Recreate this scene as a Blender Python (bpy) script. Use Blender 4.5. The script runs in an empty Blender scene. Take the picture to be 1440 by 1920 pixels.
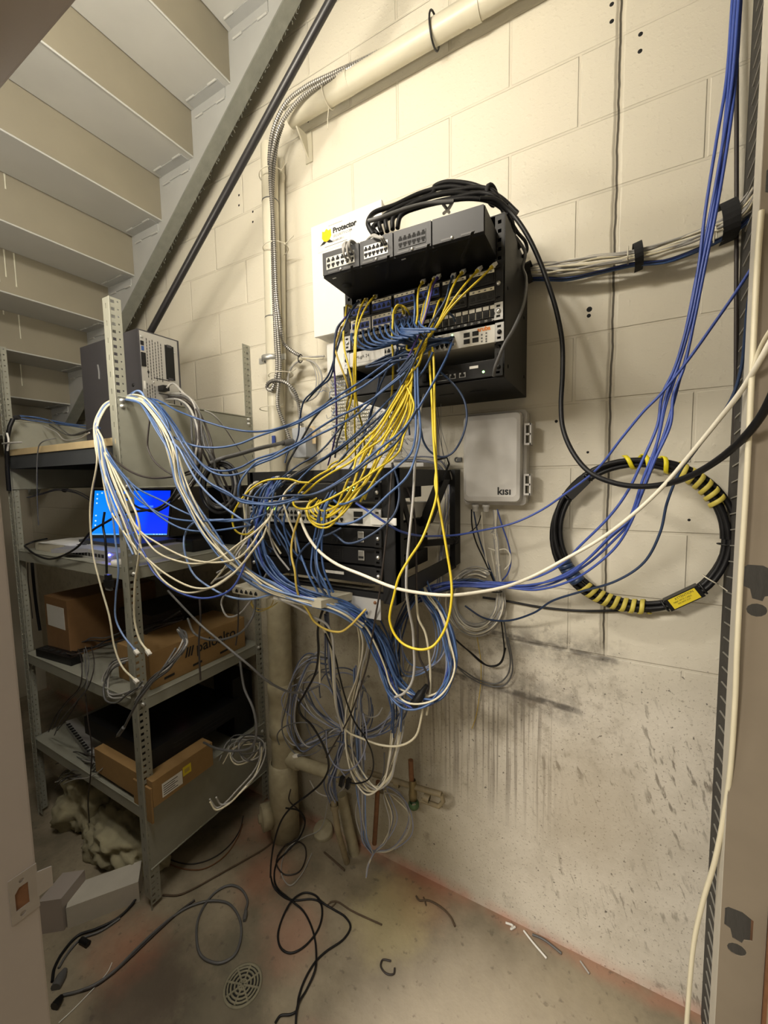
import bpy, bmesh, math, random
from mathutils import Vector, Matrix
random.seed(7)
R = math.radians
SC = bpy.context.scene
COL = SC.collection

# ------------------------------------------------------------------ camera model of the photograph
FPX, PITCH, ROLL, YAW, DIST, EYE = 758.4, .0821, -.0179, -.509, 1.432, 1.662
def _axes():
    c, s = math.cos(YAW), math.sin(YAW)
    f = Vector((s, c, 0)); r = Vector((c, -s, 0)); u = Vector((0, 0, 1))
    c, s = math.cos(PITCH), math.sin(PITCH)
    f, u = c*f - s*u, s*f + c*u
    c, s = math.cos(ROLL), math.sin(ROLL)
    r, u = c*r + s*u, -s*r + c*u
    return r, u, f
RGT, UPV, FWD = _axes()
EYEP = Vector((0, -DIST, EYE))
def ray(u, v): return RGT*((u-720)/FPX) - UPV*((v-960)/FPX) + FWD
def at(u, v, w):            # point at distance w from the block wall
    d = ray(u, v); return EYEP + d*((DIST-w)/d.y)
def atx(u, v, x): d = ray(u, v); return EYEP + d*(x/d.x)
def atz(u, v, z): d = ray(u, v); return EYEP + d*((z-EYE)/d.z)
def atd(u, v, dep): return EYEP + ray(u, v)*dep

# ------------------------------------------------------------------ materials
def mat(name, col, rough=.5, metal=0., var=.0, vscale=30., bump=.0, bscale=200., spec=.5, emit=None, estr=1., alpha=None, trans=0.):
    m = bpy.data.materials.new(name); m.use_nodes = True
    nt = m.node_tree; b = nt.nodes['Principled BSDF']
    b.inputs['Base Color'].default_value = (*col, 1)
    b.inputs['Roughness'].default_value = rough
    b.inputs['Metallic'].default_value = metal
    b.inputs['Specular IOR Level'].default_value = spec
    if trans: b.inputs['Transmission Weight'].default_value = trans
    if emit:
        b.inputs['Emission Color'].default_value = (*emit, 1); b.inputs['Emission Strength'].default_value = estr
    if var or bump:
        tc = nt.nodes.new('ShaderNodeTexCoord')
    if var:
        n = nt.nodes.new('ShaderNodeTexNoise'); n.inputs['Scale'].default_value = vscale; n.inputs['Detail'].default_value = 4
        nt.links.new(tc.outputs['Object'], n.inputs['Vector'])
        mx = nt.nodes.new('ShaderNodeMix'); mx.data_type = 'RGBA'
        mx.inputs['A'].default_value = (*[max(0, c*(1-var)) for c in col], 1)
        mx.inputs['B'].default_value = (*[min(1, c*(1+var)) for c in col], 1)
        nt.links.new(n.outputs['Fac'], mx.inputs['Factor']); nt.links.new(mx.outputs['Result'], b.inputs['Base Color'])
    if bump:
        n2 = nt.nodes.new('ShaderNodeTexNoise'); n2.inputs['Scale'].default_value = bscale; n2.inputs['Detail'].default_value = 3
        nt.links.new(tc.outputs['Object'], n2.inputs['Vector'])
        bp = nt.nodes.new('ShaderNodeBump'); bp.inputs['Strength'].default_value = bump; bp.inputs['Distance'].default_value = .002
        nt.links.new(n2.outputs['Fac'], bp.inputs['Height']); nt.links.new(bp.outputs['Normal'], b.inputs['Normal'])
    return m

M = {}
M['yellow'] = mat('yellow_jacket', (.62, .47, .02), .38, var=.08)
M['yellow_old'] = mat('dull_yellow_jacket', (.52, .38, .07), .45, var=.1)
M['blue'] = mat('blue_jacket', (.035, .08, .21), .36, var=.12)
M['blue_mid'] = mat('mid_blue_jacket', (.06, .12, .28), .38, var=.1)
M['blue_light'] = mat('light_blue_jacket', (.17, .26, .48), .38, var=.08)
M['blue_dark'] = mat('dark_blue_jacket', (.022, .042, .095), .4, var=.1)
M['blue_royal'] = mat('royal_blue_jacket', (.05, .09, .36), .4, var=.1)
M['slate'] = mat('slate_blue_jacket', (.085, .105, .17), .42, var=.12)
M['purple'] = mat('purple_jacket', (.07, .05, .24), .4)
M['white'] = mat('white_jacket', (.74, .70, .58), .4, var=.06)
M['cream'] = mat('cream_jacket', (.62, .57, .42), .42, var=.08)
M['grey'] = mat('grey_jacket', (.36, .35, .33), .42, var=.1)
M['grey_lav'] = mat('lavender_grey_jacket', (.25, .27, .36), .42, var=.1)
M['grey_dark'] = mat('dark_grey_jacket', (.10, .10, .10), .45, var=.1)
M['black'] = mat('black_jacket', (.007, .007, .008), .45, spec=.35)
M['black_brown'] = mat('black_brown_jacket', (.03, .023, .02), .5)
M['black_metal'] = mat('black_powder_coat', (.008, .008, .0085), .5, var=.15, bump=.1, bscale=400, spec=.3)
M['black_plastic'] = mat('black_plastic', (.007, .007, .0075), .4, spec=.35)
M['dark_metal'] = mat('charcoal_paint', (.014, .014, .0135), .5, var=.1, spec=.3)
M['pbx_grey'] = mat('mid_grey_plastic', (.042, .043, .047), .5, var=.05)
M['hole'] = mat('dark_opening', (.006, .006, .006), .8)
M['silver'] = mat('bright_steel', (.62, .62, .60), .3, metal=.9)
M['zinc'] = mat('zinc_plate', (.55, .55, .52), .42, metal=.7, var=.15)
M['switch_face'] = mat('pale_switch_face', (.62, .61, .56), .45, var=.04)
M['ear'] = mat('grey_rack_ear', (.42, .42, .41), .45, metal=.3)
M['port_blue'] = mat('blue_jack_plastic', (.03, .06, .28), .4)
M['label_white'] = mat('white_paper_label', (.78, .77, .72), .6, var=.03)
M['label_cream'] = mat('yellowed_paper_label', (.62, .58, .44), .6, var=.08)
M['clear'] = mat('clear_plug_plastic', (.70, .68, .62), .2, var=.05)
M['ink'] = mat('black_ink', (.01, .01, .01), .6)
M['orange_ink'] = mat('orange_ink', (.75, .22, .02), .6)
M['white_paint_box'] = mat('white_enamel', (.80, .79, .76), .4, var=.03)
M['white_plastic'] = mat('white_plastic', (.72, .71, .67), .4, var=.03)
M['grey_enclosure'] = mat('light_grey_enclosure', (.60, .585, .55), .42, var=.05)
M['beige_plastic'] = mat('beige_plastic', (.45, .42, .33), .5, var=.1)
M['shelf_paint'] = mat('grey_green_shelf_paint', (.275, .275, .225), .42, var=.14, vscale=18, bump=.06, bscale=120)
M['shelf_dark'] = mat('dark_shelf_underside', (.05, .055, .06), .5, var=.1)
M['plywood'] = mat('plywood', (.52, .41, .23), .6, var=.18, vscale=25)
M['cardboard'] = mat('cardboard', (.20, .105, .038), .8, var=.12, vscale=40)
M['cardboard_light'] = mat('pale_cardboard', (.29, .175, .065), .8, var=.1, vscale=40)
M['sticker_yellow'] = mat('yellow_sticker', (.75, .60, .03), .5)
M['paper'] = mat('office_paper', (.66, .65, .60), .7, var=.05)
M['stair_paint'] = mat('grey_stair_paint', (.46, .46, .43), .5, var=.10, vscale=6, bump=.05, bscale=60)
M['riser_tan_shaded'] = mat('tan_riser_paint_with_shade', (.25, .225, .165), .5, var=.14, vscale=5, bump=.05, bscale=60)  # tan paint, set darker to stand in for shade on the risers
M['stringer_paint'] = mat('grey_stringer_paint', (.38, .385, .37), .45, var=.12, vscale=8, bump=.06, bscale=60)
M['flange'] = mat('dusty_grey_flange', (.20, .205, .175), .75, var=.25, vscale=30, bump=.3, bscale=150)
M['drip'] = mat('pale_paint_run', (.62, .60, .48), .5)
M['weld'] = mat('painted_weld', (.46, .46, .43), .5)
M['black_pipe'] = mat('black_iron_pipe', (.018, .017, .018), .4, var=.2, vscale=60)
M['cream_pipe'] = mat('cream_painted_pipe', (.58, .545, .43), .4, var=.06, vscale=20, bump=.06, bscale=80)
M['drain_pipe'] = mat('grimy_cream_pipe', (.36, .32, .21), .6, var=.4, vscale=22, bump=.15, bscale=60)
M['bx'] = mat('galvanised_flex', (.50, .48, .44), .35, metal=.6)
M['bx_dark'] = mat('flex_groove', (.12, .115, .105), .5, metal=.4)
M['tie_white'] = mat('natural_nylon_tie', (.68, .64, .52), .45)
M['tie_black'] = mat('black_nylon_tie', (.012, .012, .012), .45)
M['velcro'] = mat('black_fabric_strap', (.018, .018, .019), .9, bump=.3, bscale=600)
M['frame_grey'] = mat('taupe_door_frame_paint', (.36, .315, .28), .5, var=.06, vscale=10, bump=.08, bscale=120)
M['stud'] = mat('dusty_steel_stud', (.24, .20, .15), .5, metal=.15, var=.18, vscale=9, bump=.06, bscale=60)
M['stud_edge'] = mat('pale_stud_flange', (.52, .49, .42), .5, metal=.2, var=.1)
M['strike'] = mat('brushed_strike_plate', (.34, .31, .28), .42, metal=.5, var=.1)
M['rust'] = mat('rusty_iron', (.17, .075, .03), .8, var=.4, vscale=60, bump=.3, bscale=200)
M['brass_old'] = mat('tarnished_brass', (.22, .17, .08), .5, metal=.5, var=.3, vscale=50)
M['green_handle'] = mat('green_handle', (.05, .10, .035), .6)
M['copper_old'] = mat('painted_copper_pipe', (.24, .195, .115), .6, var=.45, vscale=30)
M['rock'] = mat('rough_concrete', (.34, .31, .20), .9, var=.4, vscale=12, bump=.8, bscale=40)
M['slab_pale'] = mat('pale_concrete_kerb', (.50, .47, .40), .8, var=.15, vscale=14, bump=.2, bscale=80)
M['pc_black'] = mat('charcoal_pc_case', (.045, .043, .048), .5, var=.08)
M['pc_rear'] = mat('galvanised_pc_rear', (.50, .49, .46), .4, metal=.45, var=.08)
M['pc_blue'] = mat('blue_usb_plastic', (.03, .09, .30), .4)
M['led_green'] = mat('green_led', (.2, .8, .2), .4, emit=(.35, 1., .25), estr=6)
M['led_blue'] = mat('blue_led', (.1, .1, .9), .4, emit=(.10, .12, 1.), estr=160)
M['led_red'] = mat('red_led', (.9, .1, .1), .4, emit=(1., .15, .2), estr=8)
M['laptop_shell'] = mat('dark_laptop_shell', (.03, .03, .032), .4)
M['laptop_deck'] = mat('silver_laptop_deck', (.30, .30, .31), .4, metal=.3)
M['keys'] = mat('laptop_keys', (.03, .03, .03), .5)
M['tape_yellow'] = mat('yellow_spiral_wrap', (.60, .50, .09), .5, var=.1)
M['tape_bright'] = mat('bright_yellow_wrap', (.80, .68, .02), .45)
M['tag'] = mat('manila_tag', (.62, .48, .28), .7, var=.06)
M['brown_stick'] = mat('brown_debris', (.09, .06, .035), .8)
M['shield'] = mat('yellow_shield_ink', (.85, .55, .01), .5)
M['wood_strip'] = mat('painted_board_edge', (.30, .24, .16), .6, var=.1)
M['drain_iron'] = mat('dusty_drain_iron', (.20, .185, .125), .75, var=.3, vscale=60, bump=.3)
M['lime'] = mat('lime_indicator_strip', (.4, .5, .05), .4, emit=(.55, .9, .10), estr=1.2)

def screen_mat():
    m = bpy.data.materials.new('blue_desktop_screen'); m.use_nodes = True
    nt = m.node_tree; b = nt.nodes['Principled BSDF']
    tc = nt.nodes.new('ShaderNodeTexCoord'); sp = nt.nodes.new('ShaderNodeSeparateXYZ')
    nt.links.new(tc.outputs['Generated'], sp.inputs[0])
    cr = nt.nodes.new('ShaderNodeValToRGB')
    cr.color_ramp.elements[0].color = (.0, .22, .95, 1); cr.color_ramp.elements[1].color = (.0, .03, .85, 1)
    cr.color_ramp.elements[0].position = .2; cr.color_ramp.elements[1].position = .75
    nt.links.new(sp.outputs['X'], cr.inputs[0])
    b.inputs['Base Color'].default_value = (.01, .01, .02, 1)
    nt.links.new(cr.outputs['Color'], b.inputs['Emission Color']); b.inputs['Emission Strength'].default_value = 1.1
    b.inputs['Roughness'].default_value = .3
    return m
M['screen'] = screen_mat()

class NT:   # tiny node helper
    def __init__(s, m): s.nt = m.node_tree; s.n = s.nt.nodes; s.l = s.nt.links
    def _set(s, sock, v):
        if isinstance(v, bpy.types.NodeSocket): s.l.new(v, sock)
        else: sock.default_value = v
    def math(s, op, a, b=0., clamp=False):
        n = s.n.new('ShaderNodeMath'); n.operation = op; n.use_clamp = clamp
        s._set(n.inputs[0], a); s._set(n.inputs[1], b); return n.outputs[0]
    def step(s, v, lo, hi):     # smooth 0..1
        n = s.n.new('ShaderNodeMapRange'); n.interpolation_type = 'SMOOTHSTEP'
        s._set(n.inputs['Value'], v); n.inputs['From Min'].default_value = lo; n.inputs['From Max'].default_value = hi
        return n.outputs[0]
    def band(s, v, lo, hi, soft): return s.math('MULTIPLY', s.step(v, lo-soft, lo+soft), s.step(v, hi+soft, hi-soft))
    def noise(s, vec, scale, detail=4., rough=.55):
        n = s.n.new('ShaderNodeTexNoise'); s._set(n.inputs['Vector'], vec)
        n.inputs['Scale'].default_value = scale; n.inputs['Detail'].default_value = detail; n.inputs['Roughness'].default_value = rough
        return n.outputs['Fac']
    def comb(s, x, y, z):
        n = s.n.new('ShaderNodeCombineXYZ')
        for i, v in enumerate((x, y, z)): s._set(n.inputs[i], v)
        return n.outputs[0]
    def mix(s, f, a, b):
        n = s.n.new('ShaderNodeMix'); n.data_type = 'RGBA'
        s._set(n.inputs['Factor'], f); s._set(n.inputs['A'], a); s._set(n.inputs['B'], b); return n.outputs['Result']

def wall_mat():
    m = bpy.data.materials.new('cream_painted_block'); m.use_nodes = True
    g = NT(m); b = g.n['Principled BSDF']
    tc = g.n.new('ShaderNodeTexCoord').outputs['Object']
    sp = g.n.new('ShaderNodeSeparateXYZ'); g.l.new(tc, sp.inputs[0]); x, y, z = sp.outputs
    wob = g.noise(tc, 3., 2.)
    # courses: right of the control joint the pattern starts anew
    side = g.math('GREATER_THAN', x, 0.)
    xs = g.math('ADD', g.math('ADD', x, 1.3186+.4042*20), g.math('MULTIPLY', side, -.107))
    zs = g.math('ADD', z, -(1.6893-.2021*20))
    br = g.n.new('ShaderNodeTexBrick'); g.l.new(g.comb(xs, zs, 0.), br.inputs['Vector'])
    br.offset = .5; br.offset_frequency = 2; br.inputs['Scale'].default_value = 1.
    br.inputs['Brick Width'].default_value = .4042; br.inputs['Row Height'].default_value = .2021
    br.inputs['Mortar Size'].default_value = .0055; br.inputs['Mortar Smooth'].default_value = .5
    upper = g.step(z, 1.02, 1.12)
    fade = g.step(g.noise(g.comb(x, 0., z), 2.2, 2.), .30, .55)
    mort = g.math('MULTIPLY', g.math('MULTIPLY', br.outputs['Fac'], upper), g.math('ADD', g.math('MULTIPLY', fade, .55), .45))
    # control joint near x=0
    xc = g.math('ABSOLUTE', g.math('ADD', x, g.math('ADD', .004, g.math('MULTIPLY', g.math('SUBTRACT', g.noise(g.comb(0., 0., z), 7., 3.), .5), .016))))
    crack = g.math('MULTIPLY', g.step(xc, .0042, .0018), g.step(z, 1.06, 1.14))
    shoulder = g.math('MULTIPLY', g.step(xc, .014, .004), g.step(z, 1.06, 1.14))
    # colours
    c0 = g.mix(g.noise(tc, 1.3, 3.), (.67, .625, .505, 1), (.74, .70, .59, 1))
    c0 = g.mix(g.math('MULTIPLY', mort, .16), c0, (.48, .43, .32, 1))
    low = g.step(z, 1.24, .86)
    grime = g.math('MULTIPLY', low, g.step(g.noise(tc, 5., 6., .65), .36, .70))
    c1 = g.mix(g.math('MULTIPLY', low, .6), c0, (.63, .585, .52, 1))
    c1 = g.mix(g.math('MULTIPLY', grime, .45), c1, (.38, .34, .27, 1))
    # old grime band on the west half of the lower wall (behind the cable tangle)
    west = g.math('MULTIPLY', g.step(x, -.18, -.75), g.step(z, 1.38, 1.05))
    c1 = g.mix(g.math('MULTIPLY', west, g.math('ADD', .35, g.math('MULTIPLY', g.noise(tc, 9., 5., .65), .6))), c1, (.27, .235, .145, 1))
    # vertical dirty runs under the scuff ledge
    runs = g.step(g.noise(g.comb(g.math('MULTIPLY', x, 75.), 0., g.math('MULTIPLY', z, 1.4)), 1., 3.), .47, .62)
    rm = g.math('MULTIPLY', g.band(x, -.66, -.15, .06), g.band(z, .46, .90, .14))
    c1 = g.mix(g.math('MULTIPLY', g.math('MULTIPLY', runs, rm), .62), c1, (.17, .145, .12, 1))
    # two black scuff lines
    for (xa, za, xb, zb, th, st) in ((-.40, 1.103, .035, 1.072, .014, .8), (-.62, .916, -.07, .878, .016, .9)):
        sl = (zb-za)/(xb-xa)
        dz = g.math('ABSOLUTE', g.math('SUBTRACT', z, g.math('ADD', g.math('MULTIPLY', x, sl), za-sl*xa)))
        k = g.math('MULTIPLY', g.step(dz, th, th*.35), g.band(x, xa, xb, .03))
        k = g.math('MULTIPLY', k, g.step(g.noise(tc, 22., 4.), .30, .60))
        c1 = g.mix(g.math('MULTIPLY', k, st), c1, (.065, .06, .055, 1))
        halo = g.math('MULTIPLY', g.step(dz, th*6, th), g.band(x, xa, xb, .05))
        halo = g.math('MULTIPLY', halo, g.step(g.noise(tc, 14., 5., .7), .36, .62))
        c1 = g.mix(g.math('MULTIPLY', halo, .62), c1, (.16, .145, .125, 1))
    # slanting scuffs and specks
    dv = g.comb(g.math('MULTIPLY', g.math('ADD', x, g.math('MULTIPLY', z, .28)), 46.), 0., g.math('MULTIPLY', z, 13.))
    scf = g.math('MULTIPLY', g.step(g.noise(dv, 1., 3., .6), .55, .66), g.math('MULTIPLY', g.step(z, 1.12, .8), g.step(x, -.30, -.08)))
    scf = g.math('MULTIPLY', scf, g.step(g.noise(tc, 3.4, 2.), .40, .62))
    c1 = g.mix(g.math('MULTIPLY', scf, .75), c1, (.13, .11, .085, 1))
    spk = g.math('MULTIPLY', g.step(g.noise(tc, 62., 3.), .66, .72), g.step(z, 1.32, 1.0))
    c1 = g.mix(g.math('MULTIPLY', spk, .8), c1, (.06, .05, .045, 1))
    mott = g.math('MULTIPLY', g.step(g.noise(tc, 20., 6., .7), .50, .66), g.band(z, .70, 1.22, .12))
    mott = g.math('MULTIPLY', mott, g.step(x, .16, -.12))
    c1 = g.mix(g.math('MULTIPLY', mott, .50), c1, (.22, .185, .14, 1))
    fsp = g.math('MULTIPLY', g.step(g.noise(tc, 120., 2.), .60, .68), g.step(z, 1.18, .95))
    c1 = g.mix(g.math('MULTIPLY', fsp, .5), c1, (.16, .13, .10, 1))
    blo = g.math('MULTIPLY', g.step(g.noise(tc, 9., 7., .72), .60, .70), g.step(z, 1.1, .9))
    c1 = g.mix(g.math('MULTIPLY', blo, .45), c1, (.17, .145, .12, 1))
    warm = g.math('MULTIPLY', g.band(x, -.2, .12, .15), g.band(z, .35, .75, .18))
    c1 = g.mix(g.math('MULTIPLY', warm, .35), c1, (.34, .27, .17, 1))
    # red spray paint along the foot of the wall
    red = g.math('MULTIPLY', g.step(g.math('ADD', z, g.math('MULTIPLY', g.noise(tc, 9., 4.), .05)), .085, .02), g.step(g.noise(tc, 4., 3.), .34, .58))
    c1 = g.mix(g.math('MULTIPLY', red, .48), c1, (.56, .20, .13, 1))
    c1 = g.mix(g.math('MULTIPLY', shoulder, .35), c1, (.40, .35, .25, 1))
    c1 = g.mix(g.math('MULTIPLY', crack, .92), c1, (.05, .042, .03, 1))
    g.l.new(c1, b.inputs['Base Color'])
    b.inputs['Roughness'].default_value = .42; b.inputs['Specular IOR Level'].default_value = .35
    # relief
    fine = g.math('MULTIPLY', g.step(g.noise(tc, 70., 3., .5), .50, .85), .22)
    pit = g.math('MULTIPLY', g.noise(tc, 240., 2.), .10)
    swell = g.math('MULTIPLY', g.noise(tc, 4., 2.), .8)
    h = g.math('ADD', g.math('ADD', fine, pit), swell)
    h = g.math('SUBTRACT', h, g.math('MULTIPLY', mort, .75))
    h = g.math('SUBTRACT', h, g.math('MULTIPLY', shoulder, 1.2))
    bp = g.n.new('ShaderNodeBump'); bp.inputs['Strength'].default_value = .75; bp.inputs['Distance'].default_value = .0045
    g.l.new(h, bp.inputs['Height']); g.l.new(bp.outputs['Normal'], b.inputs['Normal'])
    return m
def floor_mat():
    m = bpy.data.materials.new('stained_concrete_floor'); m.use_nodes = True
    g = NT(m); b = g.n['Principled BSDF']
    tc = g.n.new('ShaderNodeTexCoord').outputs['Object']
    sp = g.n.new('ShaderNodeSeparateXYZ'); g.l.new(tc, sp.inputs[0]); x, y, z = sp.outputs
    n1 = g.noise(tc, 2.4, 6., .62); n2 = g.noise(tc, 9., 6., .65); n3 = g.noise(tc, 34., 4.)
    c = g.mix(g.step(n1, .34, .66), (.15, .125, .083, 1), (.33, .28, .195, 1))
    c = g.mix(g.math('MULTIPLY', g.step(n2, .44, .74), .55), c, (.155, .135, .095, 1))
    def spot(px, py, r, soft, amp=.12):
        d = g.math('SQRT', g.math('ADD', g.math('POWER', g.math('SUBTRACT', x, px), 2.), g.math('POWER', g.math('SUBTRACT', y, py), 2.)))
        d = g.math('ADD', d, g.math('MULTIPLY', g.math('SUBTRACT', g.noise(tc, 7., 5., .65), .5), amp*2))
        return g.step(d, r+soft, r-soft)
    for (px, py, r, s, col, k) in ((-1.02, -.74, .15, .05, (.075, .068, .045, 1), .62), (-.80, -.78, .10, .05, (.12, .085, .06, 1), .55), (-1.28, -.80, .14, .05, (.085, .062, .045, 1), .7),
                                   (-1.12, -.56, .06, .04, (.10, .095, .065, 1), .6),
                                   (-1.24, -.30, .10, .10, (.46, .19, .11, 1), .45), (-.98, -.42, .10, .08, (.42, .22, .15, 1), .48),
                                   (-1.48, -.74, .10, .08, (.46, .17, .09, 1), .40), (-.72, -.66, .07, .07, (.36, .13, .10, 1), .55),
                                   (-1.42, -.14, .09, .08, (.46, .16, .08, 1), .4), (-.62, -.08, .12, .08, (.40, .15, .07, 1), .40),
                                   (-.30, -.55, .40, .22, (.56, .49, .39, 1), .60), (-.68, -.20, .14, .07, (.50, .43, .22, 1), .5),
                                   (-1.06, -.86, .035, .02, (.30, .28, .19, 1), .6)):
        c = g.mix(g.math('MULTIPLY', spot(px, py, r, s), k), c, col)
    rs = g.math('MULTIPLY', g.step(g.math('ADD', y, g.math('MULTIPLY', g.noise(tc, 9., 4.), .06)), -.035, .02), g.step(g.noise(tc, 4., 3.), .32, .55))
    c = g.mix(g.math('MULTIPLY', rs, .42), c, (.46, .19, .12, 1))
    c = g.mix(g.math('MULTIPLY', g.step(n3, .60, .72), .5), c, (.075, .06, .045, 1))
    g.l.new(c, b.inputs['Base Color']); b.inputs['Roughness'].default_value = .62
    h = g.math('ADD', g.math('MULTIPLY', n2, 1.), g.math('MULTIPLY', n3, .4))
    bp = g.n.new('ShaderNodeBump'); bp.inputs['Strength'].default_value = .5; bp.inputs['Distance'].default_value = .006
    g.l.new(h, bp.inputs['Height']); g.l.new(bp.outputs['Normal'], b.inputs['Normal'])
    return m
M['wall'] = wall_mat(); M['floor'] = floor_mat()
M['plaster'] = mat('dim_cream_paint', (.42, .38, .29), .6, var=.1, vscale=4)
M['hall_wall'] = mat('corridor_paint', (.42, .40, .36), .6, var=.05, vscale=4)
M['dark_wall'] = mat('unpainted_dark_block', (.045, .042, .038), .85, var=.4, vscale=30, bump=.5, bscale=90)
M['dark_rib'] = mat('pale_rib_edge', (.30, .29, .26), .5)
# ------------------------------------------------------------------ mesh builder
INV = {}
class MB:
    def __init__(s): s.v = []; s.f = []; s.mi = []; s.mats = []; s.sm = []
    def _m(s, m):
        m = M[m] if isinstance(m, str) else m
        if m not in s.mats: s.mats.append(m)
        return s.mats.index(m)
    def add(s, vs, fs, m, smooth=False):
        o = len(s.v); k = s._m(m); s.v += [Vector(p) for p in vs]
        for f in fs: s.f.append([o+i for i in f]); s.mi.append(k); s.sm.append(smooth)
        return s
    def hexa(s, p, m):      # 8 corners: bottom ring 0-3, top ring 4-7
        return s.add(p, [(0,3,2,1), (4,5,6,7), (0,1,5,4), (1,2,6,5), (2,3,7,6), (3,0,4,7)], m)
    def box(s, x0, x1, y0, y1, z0, z1, m, bev=0.):
        if bev <= 0:
            return s.hexa([(x0,y0,z0),(x1,y0,z0),(x1,y1,z0),(x0,y1,z0),(x0,y0,z1),(x1,y0,z1),(x1,y1,z1),(x0,y1,z1)], m)
        bm = bmesh.new(); bmesh.ops.create_cube(bm, size=1)
        for v in bm.verts: v.co = Vector(((x0+x1)/2+v.co.x*(x1-x0), (y0+y1)/2+v.co.y*(y1-y0), (z0+z1)/2+v.co.z*(z1-z0)))
        bmesh.ops.bevel(bm, geom=bm.edges[:], offset=bev, segments=2, affect='EDGES', profile=.7)
        return s.frombm(bm, m)
    def frombm(s, bm, m, smooth=False):
        bm.verts.index_update()
        s.add([v.co.copy() for v in bm.verts], [[v.index for v in f.verts] for f in bm.faces], m, smooth); bm.free(); return s
    def obox(s, c, ax, ay, az, m):   # oriented box: centre and three half vectors
        c, ax, ay, az = map(Vector, (c, ax, ay, az))
        return s.hexa([c-ax-ay-az, c+ax-ay-az, c+ax+ay-az, c-ax+ay-az, c-ax-ay+az, c+ax-ay+az, c+ax+ay+az, c-ax+ay+az], m)
    def tube(s, pts, r, m, n=8, cap=True, rad=None):
        pts = [Vector(p) for p in pts]; N = len(pts)
        t0 = (pts[1]-pts[0]).normalized()
        a = Vector((0,0,1)) if abs(t0.z) < .9 else Vector((1,0,0))
        u = t0.cross(a).normalized(); vs = []; pt = t0
        for i, p in enumerate(pts):
            t = (pts[min(i+1, N-1)]-pts[max(i-1, 0)])
            t = t.normalized() if t.length > 1e-9 else pt
            q = pt.rotation_difference(t); u = (q @ u); u = (u - t*u.dot(t)).normalized(); w = t.cross(u); pt = t
            rr = rad[i] if rad else r
            for k in range(n):
                an = 2*math.pi*k/n; vs.append(p + (u*math.cos(an)+w*math.sin(an))*rr)
        fs = [(i*n+k, i*n+(k+1)%n, (i+1)*n+(k+1)%n, (i+1)*n+k) for i in range(N-1) for k in range(n)]
        s.add(vs, fs, m, True)
        if cap: s.add(vs[:n], [tuple(reversed(range(n)))], m); s.add(vs[-n:], [tuple(range(n))], m)
        return s
    def cyl(s, p0, p1, r, m, n=16, r1=None):
        return s.tube([p0, p1], r, m, n, True, [r, r if r1 is None else r1])
    def lathe(s, prof, m, axis0, axis, n=24):   # profile (h, r) about an axis
        axis = Vector(axis).normalized(); a0 = Vector(axis0)
        a = Vector((0,0,1)) if abs(axis.z) < .9 else Vector((1,0,0)); u = axis.cross(a).normalized(); w = axis.cross(u)
        vs = [a0+axis*h+(u*math.cos(2*math.pi*k/n)+w*math.sin(2*math.pi*k/n))*r for h, r in prof for k in range(n)]
        fs = [(i*n+k, i*n+(k+1)%n, (i+1)*n+(k+1)%n, (i+1)*n+k) for i in range(len(prof)-1) for k in range(n)]
        return s.add(vs, fs, m, True)
    def prism(s, poly, dirv, m):    # planar polygon extruded
        n = len(poly); d = Vector(dirv); p = [Vector(q) for q in poly]
        return s.add(p+[q+d for q in p], [tuple(reversed(range(n))), tuple(range(n, 2*n))]+[(i, (i+1)%n, n+(i+1)%n, n+i) for i in range(n)], m)
    def build(s, name, parent=None, fix=True):
        me = bpy.data.meshes.new(name)
        inv = INV.get(parent.name) if parent else None
        vs = [inv @ v for v in s.v] if inv else s.v
        me.from_pydata([tuple(v) for v in vs], [], s.f)
        for m in s.mats: me.materials.append(m)
        me.polygons.foreach_set('material_index', s.mi); me.polygons.foreach_set('use_smooth', s.sm)
        if fix:
            bm = bmesh.new(); bm.from_mesh(me); bmesh.ops.recalc_face_normals(bm, faces=bm.faces[:]); bm.to_mesh(me); bm.free()
        o = bpy.data.objects.new(name, me); COL.objects.link(o)
        if parent: o.parent = parent; INV[o.name] = inv if inv else Matrix()
        return o
def tag(o, label, cat, group=None, kind=None):
    if label: o['label'] = label
    if cat: o['category'] = cat
    if group: o['group'] = group
    if kind: o['kind'] = kind
    return o
def thing(name, label, cat, loc, rz=0., group=None):
    o = bpy.data.objects.new(name, None); COL.objects.link(o); o.empty_display_size = .05
    o.location = Vector(loc); o.rotation_euler = (0, 0, rz)
    INV[o.name] = (Matrix.Translation(Vector(loc)) @ Matrix.Rotation(rz, 4, 'Z')).inverted()
    return tag(o, label, cat, group)
def struct(o): o['kind'] = 'structure'; return o
def recenter(o):    # origin to the middle of a top-level mesh
    c = sum((v.co for v in o.data.vertices), Vector())/len(o.data.vertices)
    for v in o.data.vertices: v.co -= c
    INV[o.name] = Matrix.Translation(c).inverted(); o.location = c; return o
def text(mb, txt, size, m, org, xd, up, thick=.0004, align='LEFT', bold=0.):
    cu = bpy.data.curves.new('t', 'FONT'); cu.body = txt; cu.size = size; cu.extrude = 0; cu.align_x = align; cu.offset = bold; cu.resolution_u = 3
    ob = bpy.data.objects.new('t', cu); COL.objects.link(ob)
    me = bpy.data.meshes.new_from_object(ob.evaluated_get(bpy.context.evaluated_depsgraph_get()))
    xd, up = Vector(xd).normalized(), Vector(up).normalized(); nn = xd.cross(up)
    org = Vector(org)
    mb.add([org+xd*v.co.x+up*v.co.y+nn*thick for v in me.vertices], [list(p.vertices) for p in me.polygons], m)
    bpy.data.objects.remove(ob); bpy.data.curves.remove(cu); bpy.data.meshes.remove(me)
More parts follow.
